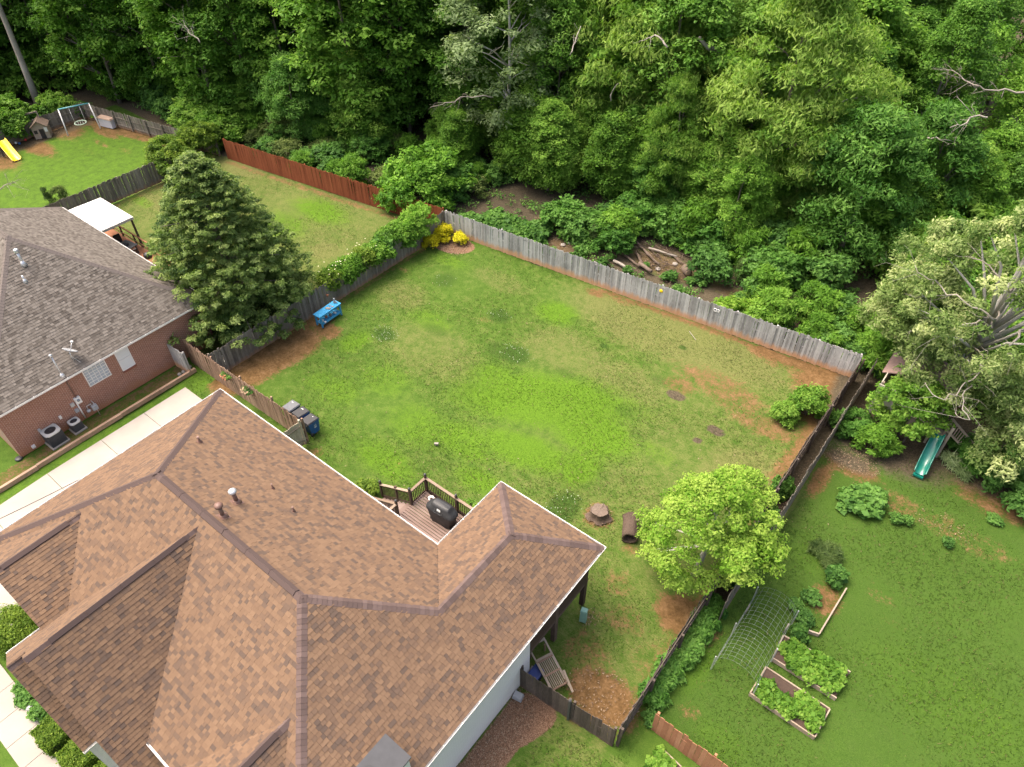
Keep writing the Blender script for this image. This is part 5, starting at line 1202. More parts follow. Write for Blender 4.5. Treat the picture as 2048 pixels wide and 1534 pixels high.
shrub_at('weed', 58, 1400, 'low leafy groundcover along the walk under the roof edge', 1.0, .6); shrub_at('weed', 78, 1425, 'second patch of groundcover along the walk', .9, .6); shrub_at('weed', 48, 1375, 'topmost patch of groundcover along the walk', .9, .6)

# ------------------------------------------------------------------ named trees near the camera
# big conifer: drooping sprays in whorls
rng = np.random.default_rng(81)
hC = 11.6; nb = 190; c = []; rad = []
for i in range(nb):
    u = (i+rng.random())/nb; u = u**1.15; an = i*2.39996+rng.normal()*.25
    R_ = (5.6*(1-u)**.6*min(1, .82+u*1.6)+.15)*rng.uniform(.82, 1.12); zb = .9+u*(hC-1.4)
    dn = np.array([math.cos(an), math.sin(an), 0]); sd = np.array([-dn[1], dn[0], 0]); bw = .16*R_+.12
    for fr in (.3, .48, .62, .75, .87, .97):
        if fr*R_ < .25 and u < .9: continue
        for sw in ((0,) if fr in (.3, .97) else (-1, 1)):
            c.append(dn*R_*fr+sd*bw*sw*rng.uniform(.5, 1.2)*(1.15-abs(fr-.6))+np.array([0, 0, zb-.35*fr*R_*.35+.42*fr*fr*(1-u)+rng.normal()*.09])); rad.append(rng.uniform(.3, .46)*(1.1-.5*u)*(1.1-.3*fr))
c = np.array(c); rad = np.array(rad); nw = len(c)
V, vv = puff_leaves(rng, c, rad, 112, .17, .36, .6, -.3, squash=.55, vspread=.24, jit=.45, outw=.8)
cb = at(484, 626); cf = thing('conifer', 'big spreading conifer behind the side fence, beside the grey-roofed house', 'tree', (cb.x, cb.y, 0))
mb = MB(); mb.tube([(0, 0, -.2), (.1, 0, 4), (0, .1, 8), (0, 0, hC-.6)], [.3, .22, .13, .03], 10)
for i in range(60):
    j = rng.integers(nw); p = c[j]*np.array([.9, .9, 1]); mb.tube([(0, 0, max(.4, p[2]-.5)), tuple(p*np.array([.5, .5, 1])-np.array([0, 0, .1])), tuple(p)], [.05, .035, .012], 5)
mb.build('trunk', M['bark'], cf); place('crown', quads_mesh('crown', V, M['leaf_conifer'], vv), cf)
dl = rng.choice(nw, 10); V2, v2 = puff_leaves(rng, c[dl]*np.array([1.03, 1.03, 1]), np.full(10, .22), 60, .12, .4, .5); place('dead_sprays', quads_mesh('dead_sprays', V2, M['dead_leaf'], v2), cf)

def crown_tree(name, label, x, y, puffs, leafmat, size, per, asp, droop, bark, trunk, limbs, vspread=.16, up=.65, seed=5, squash=.75, extra=None, jit=.35):
    rng = np.random.default_rng(seed); root = thing(name, label, 'tree', (x, y, 0))
    c = np.array([p[:3] for p in puffs]); r = np.array([p[3] for p in puffs])
    V, v = puff_leaves(rng, c, r, per, size, asp, up, droop, squash=squash, vspread=vspread, jit=jit); place('crown', quads_mesh('crown', V, M[leafmat], v), root)
    mb = MB()
    for pts, r0, r1 in trunk+limbs: n = len(pts); mb.tube(pts, [r0+(r1-r0)*i/(n-1) for i in range(n)], 8)
    mb.build('trunk', M[bark], root)
    return root
def blob_puffs(rng, n, R, z0, z1, rmin, rmax, ecc=(1, 1), off=(0, 0), prof=round_p, surf=.6):
    c, r = crown_points(rng, n, R, z0, z1, prof, rmin, rmax, surf); c[:, 0] = c[:, 0]*ecc[0]+off[0]; c[:, 1] = c[:, 1]*ecc[1]+off[1]
    return [(*c[i], r[i]) for i in range(n)]
# lime-green tree in the yard corner
rng = np.random.default_rng(91); v = at(1388, 1148); lx, ly = v.x, v.y
pf = blob_puffs(rng, 150, 2.4, .8, 6.2, .26, .52, surf=.7)+blob_puffs(rng, 36, 1.3, 3.0, 4.6, .3, .5, off=(1.7, -.4))+blob_puffs(rng, 30, 1.0, 3.6, 5.0, .3, .5, off=(.3, 2.3))
lb = [([(0, 0, 1.4), (.5, .3, 2.6), tuple(np.array(pf[i][:3])*.97)], .09, .015) for i in range(0, 40, 3)]
crown_tree('lime_tree', 'bright lime-green leafy tree in the yard beside the boundary fence', lx, ly, pf, 'leaf_lime', .125, 260, .5, .25, 'bark_pale', [([(0, 0, -.2), (.1, .05, 1.4), (.2, .2, 3), (.1, .2, 4.6)], .17, .04)], lb, seed=92, up=.7, vspread=.13)
# cream-flowering oak on the right, in front of the wood
rng = np.random.default_rng(95); ox, oy = 1.2, 37.0
pf = blob_puffs(rng, 240, 4.5, 4.6, 12.8, .34, .66, ecc=(1.05, 1.1), off=(.3, .3), prof=egg_p, surf=.72)+blob_puffs(rng, 60, 2.2, 4.0, 8.0, .4, .8, off=(-2.9, -.4))+blob_puffs(rng, 46, 2.0, 3.4, 6.2, .4, .75, off=(1.6, -2.6))+blob_puffs(rng, 36, 1.3, 3.2, 6.2, .35, .6, off=(-4.3, .4))+blob_puffs(rng, 40, 1.8, 2.4, 5.0, .4, .7, off=(3.6, -2.2))+blob_puffs(rng, 40, 1.7, 5.5, 9.5, .4, .7, off=(-3.6, 2.4))+blob_puffs(rng, 36, 1.5, 1.6, 4.2, .4, .7, off=(3.2, -3.6))+blob_puffs(rng, 22, 1.2, 3.4, 5.0, .35, .6, off=(-2.0, -1.9))
lb = []
for i in range(0, 200, 7):
    p = np.array(pf[i][:3])*np.array([1.02, 1.02, 1.0]); lb.append(([(0, 0, max(2.0, p[2]*.55)), tuple(p*np.array([.5, .5, .85])+rng.normal(size=3)*.25), tuple(p)], .11, .02))
oak = crown_tree('cream_oak', 'large cream-flowering oak overhanging the playhouse at the right edge', ox, oy, pf, 'leaf_cream', .19, 230, .36, .3, 'bark_pale', [([(0, 0, -.2), (.1, 0, 3), (-.2, .2, 6.5), (-.1, .1, 10)], .3, .06)], lb, seed=96, vspread=.22)
# thin
def branch(name, label, pts, r0, r1, twigs, seed, mat='deadwood'):
    """bare branch with side twigs"""
    rng = np.random.default_rng(seed); mb = MB(); pts = [np.array(p, float) for p in pts]
    for _ in range(2):
        q = [pts[0]]
        for a, b in zip(pts[:-1], pts[1:]): q += [(a+b)/2+rng.normal(size=3)*np.linalg.norm(b-a)*.09, b]
        pts = q
    n = len(pts)
    mb.tube([tuple(p) for p in pts], [r0+(r1-r0)*i/(n-1) for i in range(n)], 7)
    for k in range(twigs):
        u = rng.uniform(.25, 1)*(n-1); i = min(int(u), n-2); p = pts[i]+(pts[i+1]-pts[i])*(u-i); d = unit((pts[i+1]-pts[i])[None])[0]
        L = rng.uniform(.35, 1.1); q = p+(d*rng.uniform(.3, .9)+rng.normal(size=3)*.55)*L; q2 = q+(d*.4+rng.normal(size=3)*.5)*L*.6; r = r1+(r0-r1)*(1-u/(n-1)); r = max(.008, r*.4)
        mb.tube([tuple(p), tuple(q), tuple(q2)], [r, r*.6, r*.25], 5)
        for _ in range(2):
            q3 = q+(rng.normal(size=3)*.5+d*.3)*L*.5; mb.tube([tuple(q), tuple(q3)], [r*.5, r*.2], 4)
    o = mb.build(name, M[mat]); return o
def on(px, py, z): return tuple(at(px, py, z))
for i, (pts, r0, r1, tw) in enumerate((
    ([(ox, oy, 7.2), on(1985, 640, 8.5), on(1930, 605, 9.0), on(1870, 560, 9.4), on(1830, 530, 9.6)], .06, .012, 12), ([(ox, oy, 8.6), on(2000, 555, 9.6), on(1960, 520, 10), on(1910, 510, 10.2)], .055, .015, 6),
    ([(ox, oy, 6.6), on(1960, 640, 7.6), on(1900, 665, 7.2), on(1845, 690, 6.8)], .045, .01, 10), ([(ox, oy, 5.0), on(1960, 730, 5.8), on(1930, 765, 5.6), on(1890, 800, 5.4), on(1850, 765, 5.3)], .05, .012, 8), ([(ox, oy, 4.6), on(1950, 740, 5.6), on(1925, 790, 5.4), on(1940, 840, 5.0), on(1910, 825, 4.9)], .045, .01, 12), ([on(2048, 660, 7.5), on(2020, 690, 7.4), on(2012, 715, 7.2)], .07, .03, 3))):
    b = branch('bare_limb', None, pts, r0, r1, tw, 200+i); b.parent = oak; b.location = (-ox, -oy, 0)
# bare branches standing out of the wood
for i, (lab, pts, r0, r1, tw) in enumerate((
    ('long pale dead branch with many twigs reaching in from the upper right edge', [on(2055, 188, 11), on(2010, 178, 11.2), on(1960, 172, 11.4), on(1920, 150, 11.6), on(1880, 140, 11.6)], .07, .012, 26),
    ('second dead branch below the long pale one at the upper right', [on(1975, 235, 10.5), on(1940, 235, 10.6), on(1900, 255, 10.5)], .06, .02, 10),
    ('bare forked branch in the dark gap right of the big oak', [on(1672, 215, 9.5), on(1690, 200, 9.6), on(1720, 192, 9.6), on(1745, 198, 9.5)], .06, .02, 7),
    ('short bare twig branch right of the fork in the dark gap', [on(1855, 275, 8.5), on(1880, 280, 8.5), on(1905, 283, 8.4)], .05, .015, 4),
    ('grey bare branch crossing the crown of the tall oak', [on(1335, 95, 12), on(1310, 70, 12.5), on(1280, 82, 12.2)], .07, .02, 5),
    ('thin pale stem in the dark gap below the tall oak', [on(1360, 280, 5), on(1362, 255, 6.2), on(1368, 225, 7.6)], .06, .03, 5),
    ('leaning bare trunk with rough bark in the top oak crowns', [on(1452, 140, 9.5), on(1420, 100, 11), on(1398, 75, 12)], .17, .12, 3),
    ('reddish dead twigs in front of the bright maple', [on(400, 85, 9.5), on(380, 68, 10), on(368, 50, 10.4)], .05, .015, 14),
    ('bare pale limb low on the pale-barked tree', [on(985, 195, 8), on(930, 193, 8.3), on(890, 205, 8.1), on(860, 215, 7.9)], .045, .012, 8),
    ('slender diagonal bare stem in the dark left of the big oak', [on(1222, 202, 7.5), on(1240, 165, 8.6), on(1258, 138, 9.4)], .05, .025, 2),
    ('bare leaning sapling at the right of the pale-barked tree', [on(1140, 110, 10.5), on(1150, 85, 11.2), on(1162, 52, 12)], .05, .02, 4),
    )):
    tag(branch('bare_branch', None, pts, r0, r1, tw, 230+i), lab, 'branch')
# small leafy tree over the playhouse
rng = np.random.default_rng(97); v = at(1793, 872); pf = blob_puffs(rng, 85, 1.55, 1.0, 3.9, .25, .5)
crown_tree('small_tree', 'small bright leafy tree in front of the playhouse', v.x, v.y, pf, 'leaf_fresh', .17, 150, .5, .2, 'bark', [([(0, 0, -.1), (.05, 0, 1.5), (.1, .1, 3)], .08, .02)], [], seed=98)
# ------------------------------------------------------------------ low growth at the wood edge
rg = random.Random(17)
def band(kinds, n, x0, x1, yfun, depth, s0, s1, lab, grp, avoid=()):
    for i in range(n):
        x = rg.uniform(x0, x1); y = yfun(x)+.7+rg.random()**1.2*depth
        off = .0
        if any((x-a)**2+(y-b)**2 < r*r for a, b, r in avoid): continue
        s = rg.uniform(s0, s1); kd = rg.choice(kinds); y = max(y, yfun(x)+dict(weed=.6, lime=1.2, vine=1.0, kudzu=1.35).get(kd, 1.65)*s)
        shrub(kd, x, y, near(dict(scrub='olive ', scrubg='leafy ', fern='ferny ', dark='dark ', lime='pale ', big='tall ', kudzu='', vine='bright ', weed='')[kd]+lab, x, y), s, s*rg.uniform(.7, 1.0), name=dict(weed='weed_clump', kudzu='vine_mat').get(kd, 'bush'), cat=dict(weed='weed', kudzu='vine').get(kd, 'bush'), group=grp, rz=rg.uniform(0, 6.28))
pth = at(1085, 450); wp = at(1340, 535); wp2 = at(1440, 580)
av = [(pth.x, pth.y, 1.6), (at(1110, 480).x, at(1110, 480).y, 1.3), (wp.x, wp.y, 2.6), (wp2.x, wp2.y, 1.5), (at(1270, 510).x, at(1270, 510).y, 1.6), (at(845, 405).x, at(845, 405).y, 2.2)]
band(('scrub', 'scrubg', 'fern', 'dark', 'scrub'), 64, -62, -35, red_line, 8.5, .8, 1.35, 'scrub bush', 'scrub above the red fence', av)
band(('scrub', 'lime'), 14, -50, -35.5, red_line, 1.0, .55, .8, 'low bush close behind the boards', 'low pale bushes behind the red fence', av)
band(('kudzu',), 20, -33.0, -26.0, back_line, 3.0, .8, 1.2, 'large-leaved vine mat', 'large-leaved vines behind the back fence', av)
band(('fern', 'scrubg', 'dark', 'fern'), 44, -27, -8, lambda x: back_line(x)+2.8, 5.5, .8, 1.4, 'bush under the trees', 'bushes under the trees behind the back fence', av)
band(('vine', 'lime', 'scrubg', 'vine', 'fern'), 40, -13, -2, lambda x: back_line(x)+.2, 4.0, .75, 1.15, 'bush close behind the grey boards', 'bushes behind the right part of the back fence', av)
band(('weed',), 36, -29, -9, back_line, 3.2, .7, 1.35, 'small weed clump', 'weeds behind the back fence', [])
band(('scrubg', 'dark', 'fern', 'big'), 60, -4, 15, lambda x: 39.0, 17, 1.1, 1.9, 'bush below the right-hand trees', 'bushes behind the right garden', [])
band(('scrubg', 'fern', 'big'), 34, -80, -60, lambda x: 31.2, 6, .9, 1.4, 'bush behind the far boards', 'bushes behind the far yard fence', [])
for x, y, s in ((-76.6, 26.4, .8), (-76.5, 22, 1.1), (-77.4, 18.5, 1.5), (-76.9, 15, 1.4), (-80.5, 20.0, 1.4), (-81, 17, 1.6), (-85, 28.5, 1.5), (-86, 24, 1.6), (-85, 20, 1.7), (-84, 32, 1.6), (-90, 28, 1.8)): shrub('big', x, y, near('dark bush', x, y), s, group='bushes behind the far left fence')
for px, py, kd, s, lab in ((1535, 520, 'scrubg', 1.5, 'bush in the gap below the big oak'), (1590, 545, 'fern', 1.3, 'ferny bush below the blue-green feathery tree'), (1490, 535, 'fern', 1.2, 'ferny bush left of the gap below the big oak'), (1640, 575, 'scrubg', 1.4, 'bush right of the gap below the big oak'), (1560, 490, 'big', 1.0, 'tall bush at the back of the gap below the big oak')): shrub_at(kd, px, py, lab, s)
shrub_at('pinelet', 1190, 490, 'young pine sapling left of the log pile', .9, .9); shrub_at('pinelet', 1480, 560, 'young pine sapling right of the log pile', .85, .9)
shrub_at('dark', 103, 240, 'dark round bush in front of the far left fence', .75, .75); shrub_at('scrubg', 60, 255, 'green bush behind the wooden swing frame', .9, .8); shrub_at('scrubg', 25, 268, 'green bush at the far left edge behind the swing frame', .9, .7); shrub_at('scrubg', 165, 232, 'green bush behind the white swing frame', .8, .7); shrub_at('lime', 195, 235, 'pale bush right of the white swing frame', .6, .6)
shrub_at('scrub', 122, 398, 'feathery shrub at the near end of the garden fence', .55, .6); shrub_at('pinelet', 100, 405, 'olive shrub above the grey roof edge', .5, .7)
tag(branch('bare_branch', None, [on(-20, 395, 3), on(10, 370, 3.5), on(35, 360, 3.8)], .05, .015, 18, 300), 'leafless shrub at the left edge above the grey roof', 'shrub')
shrub_at('weed', 784, 522, 'weed growing at the foot of the side fence', .55, .9)

# woodland ground cover (nobody could count it)
rng = np.random.default_rng(33); n = 2600
cx_ = rng.uniform(-80, 14, n); cy_ = rng.uniform(31, 54, n)
ok = np.where(cx_ > -34, cy_ > back_line(cx_)+.6, np.where(cx_ > -57.5, cy_ > red_line(cx_)+.6, cy_ > 32))
for a, b, r in av: ok &= (cx_-a)**2+(cy_-b)**2 > (r*.9)**2
cc = np.stack([cx_[ok], cy_[ok], rng.uniform(.05, .35, ok.sum())], -1)
V, v = puff_leaves(rng, cc, rng.uniform(.25, .6, len(cc)), 34, .18, .5, .7, 0, squash=.5)
tag(place('undergrowth', quads_mesh('undergrowth', V, M['leaf_weed'], v)), 'low green undergrowth covering the floor of the wood', 'undergrowth', kind='stuff')

# grass: short blades over the lawns, left out where the soil is bare
def grass_field():
    rng = np.random.default_rng(3); n = 330000
    x = rng.uniform(-58, 12, n); y = rng.uniform(4, 36, n)
    d = np.hypot(x, y); keep = rng.random(n) < np.clip(26/np.maximum(d, 8), .25, 1)
    x, y = x[keep], y[keep]
    lawn = ((x > -33.3) & (x < -3.8) & (y > 11.3) & (y < back_line(x)-.1)) | ((x > -2.6) & (y > 12.1) & (y < 34)) | ((x > -57) & (x < -33.6) & (y > 16.5) & (y < red_line(x)-.1)) | ((x > -6) & (y < 10)) | ((x > -3.4) & (x < -2.8) & (y < 17)) | ((x > -34.7) & (x < -27.7) & (y > 11.95) & (y < 13.3)) | ((x > -7.7) & (x < -3.8) & (y > 10.5) & (y < 13))
    lawn &= ~((x < -7.4) & (x > -27.7) & (y < 11.4)) & ~((x > -17.1) & (x < -7.5) & (y < 15.2)) & ~((x > -19.4) & (x < -17) & (y > 12.3) & (y < 13.5))
    x, y = x[lawn], y[lawn]
    D, L, R, K, U, F = ground_weights(x, y)
    p = np.clip(1.15-1.3*D, 0, 1)*(1-.9*np.clip(U, 0, 1))*(1-.8*np.clip(F, 0, 1)); keep = rng.random(len(x)) < p
    x, y, D, L, R, K = (q[keep] for q in (x, y, D, L, R, K)); n = len(x)
    h = (.02+.035*rng.random(n)**2)*(1+.5*K+.3*L); a = rng.random(n)*2*PI; w = .012+.012*rng.random(n); le = rng.normal(size=(n, 2))*.06
    z = np.full(n, -.06)
    dx, dy = np.cos(a)*w, np.sin(a)*w
    V = np.stack([np.stack([x-dx, y-dy, z], -1), np.stack([x+dx, y+dy, z], -1), np.stack([x+le[:, 0], y+le[:, 1], z+h+.03], -1)], 1)
    r = rng.random(n)
    sel = np.where(r < R*.55, 0, np.where(r < R*.55+L*.8, 2, np.where(r < R*.55+L*.8+K*.6, 3, 1)))
    return V, (sel+rng.uniform(.1, .9, n))/4
V, v = grass_field()
def grass_mat():
    m, n, l, b = new_mat('grass_blades'); a = n.new('ShaderNodeAttribute'); a.attribute_name = 'v'
    r = ramp(n, ((0.0, (0.1292, 0.1216, 0.0456)), (.2, (0.1748, 0.1634, 0.0722)), (.27, (0.0646, 0.1178, 0.0182)), (.47, (0.1064, 0.1672, 0.0319)), (.52, (0.0760, 0.1634, 0.0122)), (.73, (0.1254, 0.2280, 0.0228)), (.78, (0.0365, 0.0760, 0.0137)), (1.0, (0.0722, 0.1216, 0.0243))))
    l.new(a.outputs['Fac'], r.inputs[0]); l.new(r.outputs[0], b.inputs['Base Color']); b.inputs['Roughness'].default_value = .8; b.inputs['Specular IOR Level'].default_value = .08
    tr = n.new('ShaderNodeBsdfTranslucent'); l.new(r.outputs[0], tr.inputs[0]); mx = n.new('ShaderNodeMixShader'); mx.inputs[0].default_value = .45
    l.new(b.outputs[0], mx.inputs[1]); l.new(tr.outputs[0], mx.inputs[2]); l.new(mx.outputs[0], n['Material Output'].inputs[0])
    return m
M['grass'] = grass_mat()
tag(place('grass', quads_mesh('grass', V, M['grass'], v, 3)), 'short mown grass of the lawns', 'grass', kind='stuff')
M['clover'] = plain('clover_heads', (.42, .46, .36), .8, .1, 9, bumpk=0)
# small white clover heads on the clover patches and scraps of leaf on the soil
rng = np.random.default_rng(8); q = []
for px, py, rx, ry, n in ((1030, 708, 1.3, 1.0, 40), (770, 668, 1.0, .8, 60), (1125, 1015, 1.0, 1.3, 40), (1000, 630, .9, .7, 20), (890, 560, .9, .9, 15), (640, 600, .4, 1, 10)):
    c = at(px, py); a = rng.random(n)*2*PI; r = np.sqrt(rng.random(n))
    for x, y in zip(c.x+np.cos(a)*r*rx, c.y+np.sin(a)*r*ry): s = .009+.007*rng.random(); q.append([(x-s, y-s, .035), (x+s, y-s, .04), (x+s, y+s, .035), (x-s, y+s, .04)])
tag(place('clover_flowers', quads_mesh('clover_flowers', np.array(q), M['clover'], np.ones(len(q)))), 'white clover heads scattered in the lawn', 'flowers', kind='stuff')
q = []
for px, py, rx, ry, n in ((1205, 1395, 1.6, 1.2, 260), (1000, 1450, 1.0, 2.6, 900), (1085, 445, 1, 1.6, 300), (1110, 480, 1.5, .8, 260), (1340, 535, 3, 1.4, 400), (1700, 920, 1.6, .9, 500), (1560, 1010, .2, 4, 200), (905, 495, 1.4, .8, 500), (1198, 1030, .7, .7, 220), (110, 250, 4, 1.4, 300), (1890, 1050, 1.4, .8, 90), (1180, 1235, .4, .5, 60), (1530, 960, 6, 5, 120), (900, 760, 12, 9, 260)):
    c = at(px, py); a = rng.random(n)*2*PI; r = np.sqrt(rng.random(n))
    for x, y in zip(c.x+np.cos(a)*r*rx, c.y+np.sin(a)*r*ry):
        s = .02+.035*rng.random(); b = rng.random()*6.28; dx, dy = math.cos(b)*s, math.sin(b)*s; z = .0+.04*rng.random(); q.append([(x-dx, y-dy, z), (x+dy*.45, y-dx*.45, z+.02), (x+dx, y+dy, z+.01), (x-dy*.45, y+dx*.45, z+.02)])
m, n_, l_, b_ = new_mat('leaf_scraps'); a_ = n_.new('ShaderNodeAttribute'); a_.attribute_name = 'v'; r_ = ramp(n_, ((0, (.07, .042, .026)), (.5, (.17, .115, .072)), (1, (.27, .20, .135)))); l_.new(a_.outputs['Fac'], r_.inputs[0]); l_.new(r_.outputs[0], b_.inputs['Base Color']); b_.inputs['Roughness'].default_value = .9; M['scraps'] = m
tag(place('leaf_litter', quads_mesh('leaf_litter', np.array(q), M['scraps'], rng.random(len(q)))), 'dry leaf scraps and wood chips strewn on bare ground', 'leaf litter', kind='stuff')
# ------------------------------------------------------------------ things in the yard
def wheeled_bin(label, x, y, rz, body, lid, mark):
    t = thing('wheeled_bin', label, 'bin', (x, y, 0), rz, 'wheeled bins by the gate')
    bd = MB(); a, b_, hh = .24, .28, .95
    vs = [(-a, -b_, .06), (a, -b_, .06), (a, b_*.8, .06), (-a, b_*.8, .06), (-a*1.25, -b_*1.3, hh), (a*1.25, -b_*1.3, hh), (a*1.25, b_*1.25, hh), (-a*1.25, b_*1.25, hh)]
    bd.add(vs, ((0, 3, 2, 1), (4, 5, 6, 7), (0, 1, 5, 4), (1, 2, 6, 5), (2, 3, 7, 6), (3, 0, 4, 7))); bd.box((0, -.01, hh), (.66, .76, .04)); bd.build('body', M[body], t)
    ld = MB(); ld.add([(-.33, -.39, hh+.03), (.33, -.39, hh+.03), (.33, .4, hh+.05), (-.33, .4, hh+.05), (-.29, -.34, hh+.07), (.29, -.34, hh+.07), (.29, .36, hh+.11), (-.29, .36, hh+.11)], ((0, 3, 2, 1), (4, 5, 6, 7), (0, 1, 5, 4), (1, 2, 6, 5), (2, 3, 7, 6), (3, 0, 4, 7))); ld.build('lid', M[lid], t)
    MB().tube([(-.22, .44, hh), (.22, .44, hh)], .02, 8).box((-.22, .41, hh-.02), (.04, .08, .06)).box((.22, .41, hh-.02), (.04, .08, .06)).build('handle', M['black'], t)
    for s in (-1, 1):
        wl = MB().lathe(((.03, -.03), (.12, -.03), (.12, .03), (.03, .03)), (0, 0, 0), 16).build('wheel', M['black'], t, (s*.27, .24, .12), (0, PI/2, 0))
    for m_ in mark:
        MB().box(m_[0], m_[1], rx=m_[2]).build('marking', M['white'], t)
    return t
by = 13.95
sl_ = math.atan2(.04, .7)
b1 = wheeled_bin('charcoal wheeled bin farthest from the gate', *P(582, 811, 1.02), math.radians(182), 'bin_grey', 'bin_grey', [((.12, -.22, 1.032), (.1, .05, .004), sl_)])
b2 = wheeled_bin('blue wheeled bin in the middle with black lid', *P(601, 823.5, 1.02), math.radians(178), 'blue_bin', 'black', [((.05, -.2, 1.033), (.06, .05, .004), sl_), ((.13, -.2, 1.033), (.05, .05, .004), sl_)])
b3 = wheeled_bin('blue wheeled bin nearest the gate with white emblem on its side', *P(619, 838, 1.02), math.radians(181), 'blue_bin', 'black', [((-.02, -.22, 1.033), (.05, .04, .004), sl_)])
# emblem on the front bin: a round recycling mark over two lines of small text, on the side facing the camera
em = MB()
for i in range(10):
    a0 = 2*PI*i/10
    if i % 3 != 2: em.box((math.cos(a0)*.06, 0, .66+math.sin(a0)*.06), (.035, .006, .02), ry=-a0-PI/2)
em.box((0, 0, .545), (.17, .006, .022)); em.box((0, 0, .51), (.12, .006, .018))
eo = em.build('emblem', M['white'], b3, (-.288, -.02, 0), (0, 0, PI/2)); eo.rotation_euler = (0, -.06, PI/2)

# blue potting bench
bx_, by_ = P(655, 640, .45)
pb = thing('potting_bench', 'weathered blue potting bench by the side fence', 'bench', (-32.3, 21.35, 0), math.radians(92))
BL, BWd, BH = 1.75, .62, .9
for i in range(4): MB().box((0, -BWd/2+BWd*(i+.5)/4, BH), (BL+.12, BWd/4-.008, .035)).build('top_board', M['bluepaint'], pb)
MB().box((0, 0, BH-.08), (BL, BWd-.06, .1)).build('apron', M['bluepaint'], pb)
for sx in (-1, 1):
    for sy in (-1, 1): MB().box((sx*(BL/2-.06), sy*(BWd/2-.06), BH/2-.02), (.09, .09, BH-.06)).build('leg', M['bluepaint'], pb)
for i in range(4): MB().box((0, -BWd/2+.04+(BWd-.08)*(i+.5)/4, .26), (BL-.1, (BWd-.08)/4-.01, .03)).build('shelf_board', M['bluepaint'], pb)
MB().box((0, -BWd/2+.03, .27), (BL-.1, .03, .12)).build('shelf_edge', M['bluepaint'], pb)
def on_bench(name, label, cat, lx, ly, z, mb, mat):
    c, s = math.cos(math.radians(92)), math.sin(math.radians(92)); o = mb.build(name, M[mat], None, (-32.3+lx*c-ly*s, 21.35+lx*s+ly*c, z)); tag(o, label, cat)
fig = MB().lathe(((.09, 0), (.1, .05), (.06, .16), (.045, .24), (.065, .3), (.05, .36), (.01, .38)), (0, 0, 0), 10).tube([(.05, 0, .18), (.16, .02, .12), (.2, .04, .04)], .03, 7)
on_bench('garden_figure', 'small grey figurine on the right end of the blue bench', 'figurine', .72, .05, BH+.02, fig, 'grey')
on_bench('cloth_tray', 'pale tray of tools lying on the blue bench top', 'tray', .05, -.05, BH+.02, MB().box((0, 0, .02), (.32, .18, .03), rz=.4).box((.1, .05, .05), (.2, .03, .03), rz=.9), 'stone')
on_bench('hand_tool', 'reddish hand tool on the blue bench top', 'tool', .3, .0, BH+.02, MB().tube([(-.12, 0, .02), (.1, .04, .03)], .02, 6).box((.16, .05, .03), (.1, .06, .02), rz=.3), 'clay')
on_bench('white_pot', 'white pot at the left end of the lower bench shelf', 'pot', -.62, -.1, .28, MB().lathe(((.07, 0), (.1, .14), (.1, .16), (.07, .15)), (0, 0, 0), 12).lathe(((.05, 0), (.08, .1), (.06, .1)), (.2, .05, 0), 10), 'white')
on_bench('grey_pot', 'grey pot in the middle of the lower bench shelf', 'pot', .1, -.05, .28, MB().lathe(((.07, 0), (.11, .15), (.11, .17), (.07, .16)), (0, 0, 0), 12), 'stone')
on_bench('paint_can', 'dented pale can on the lower bench shelf', 'can', .42, -.08, .28, MB().tube([(-.1, 0, .07), (.1, .05, .07)], .07, 10), 'rope')
on_bench('clay_pot', 'clay pot on the lower bench shelf', 'pot', -.2, .02, .28, MB().lathe(((.06, 0), (.1, .12), (.11, .15), (.07, .14)), (0, 0, 0), 12), 'clay')
on_bench('yellow_disc', 'cream disc hung on the end of the blue bench', 'disc', .9, .1, .62, MB().lathe(((.01, 0), (.1, .01), (.1, .03), (.01, .04)), (0, 0, 0), 14), 'rope')
# red trimmings on the fence behind the bench
v = at(668, 600, .9); tag(MB().lathe(((.05, 0), (.08, .12), (.09, .14), (.05, .13)), (0, 0, 0), 10).build('fence_pot', M['clay'], None, (-33.28, v.y, .9)), 'terracotta pot hung on the side fence behind the blue bench', 'pot')

# stump and hollow log
rng = np.random.default_rng(40)
def stump(label, px, py, r, h):
    v = at(px, py); t = thing('tree_stump', label, 'stump', (v.x, v.y, 0)); n = 26; mb = MB(); rows = ((0, 1.45), (.15, 1.2), (.4, 1.04), (.8, 1.0), (1.0, .97)); vs = []
    w = 1+.07*np.sin(np.arange(n)*2*PI/n*5+.5)+.05*np.sin(np.arange(n)*2*PI/n*3+2)+.03*np.sin(np.arange(n)*2*PI/n*9)
    for z, k_ in rows:
        for i in range(n): a = 2*PI*i/n; q = r*k_*(1+(w[i]-1)*(1.7-z)); vs.append((math.cos(a)*q, math.sin(a)*q, z*h+(rng.normal()*.03 if z == 1 else 0)))
    fs = [(j*n+i, j*n+(i+1) % n, (j+1)*n+(i+1) % n, (j+1)*n+i) for j in range(len(rows)-1) for i in range(n)]
    mb.add(vs, fs, True); mb.build('bark', M['stump'], t)
    cp = MB(); m = (len(rows)-1)*n; ring = vs[m:]; c = (0, 0, h*.96); cp.add([(p[0]*.99, p[1]*.99, p[2]+.004) for p in ring]+[c], [(i, (i+1) % n, n) for i in range(n)]); cp.build('cut_top', M['stump'], t)
stump('broad weathered tree stump in the lawn near the porch corner', 1198, 1030, .42, .42)
v = at(1259, 1064); lg = thing('hollow_log', 'short hollow log lying on the lawn beside the lime tree', 'log', (v.x, v.y, .36), math.radians(-62))
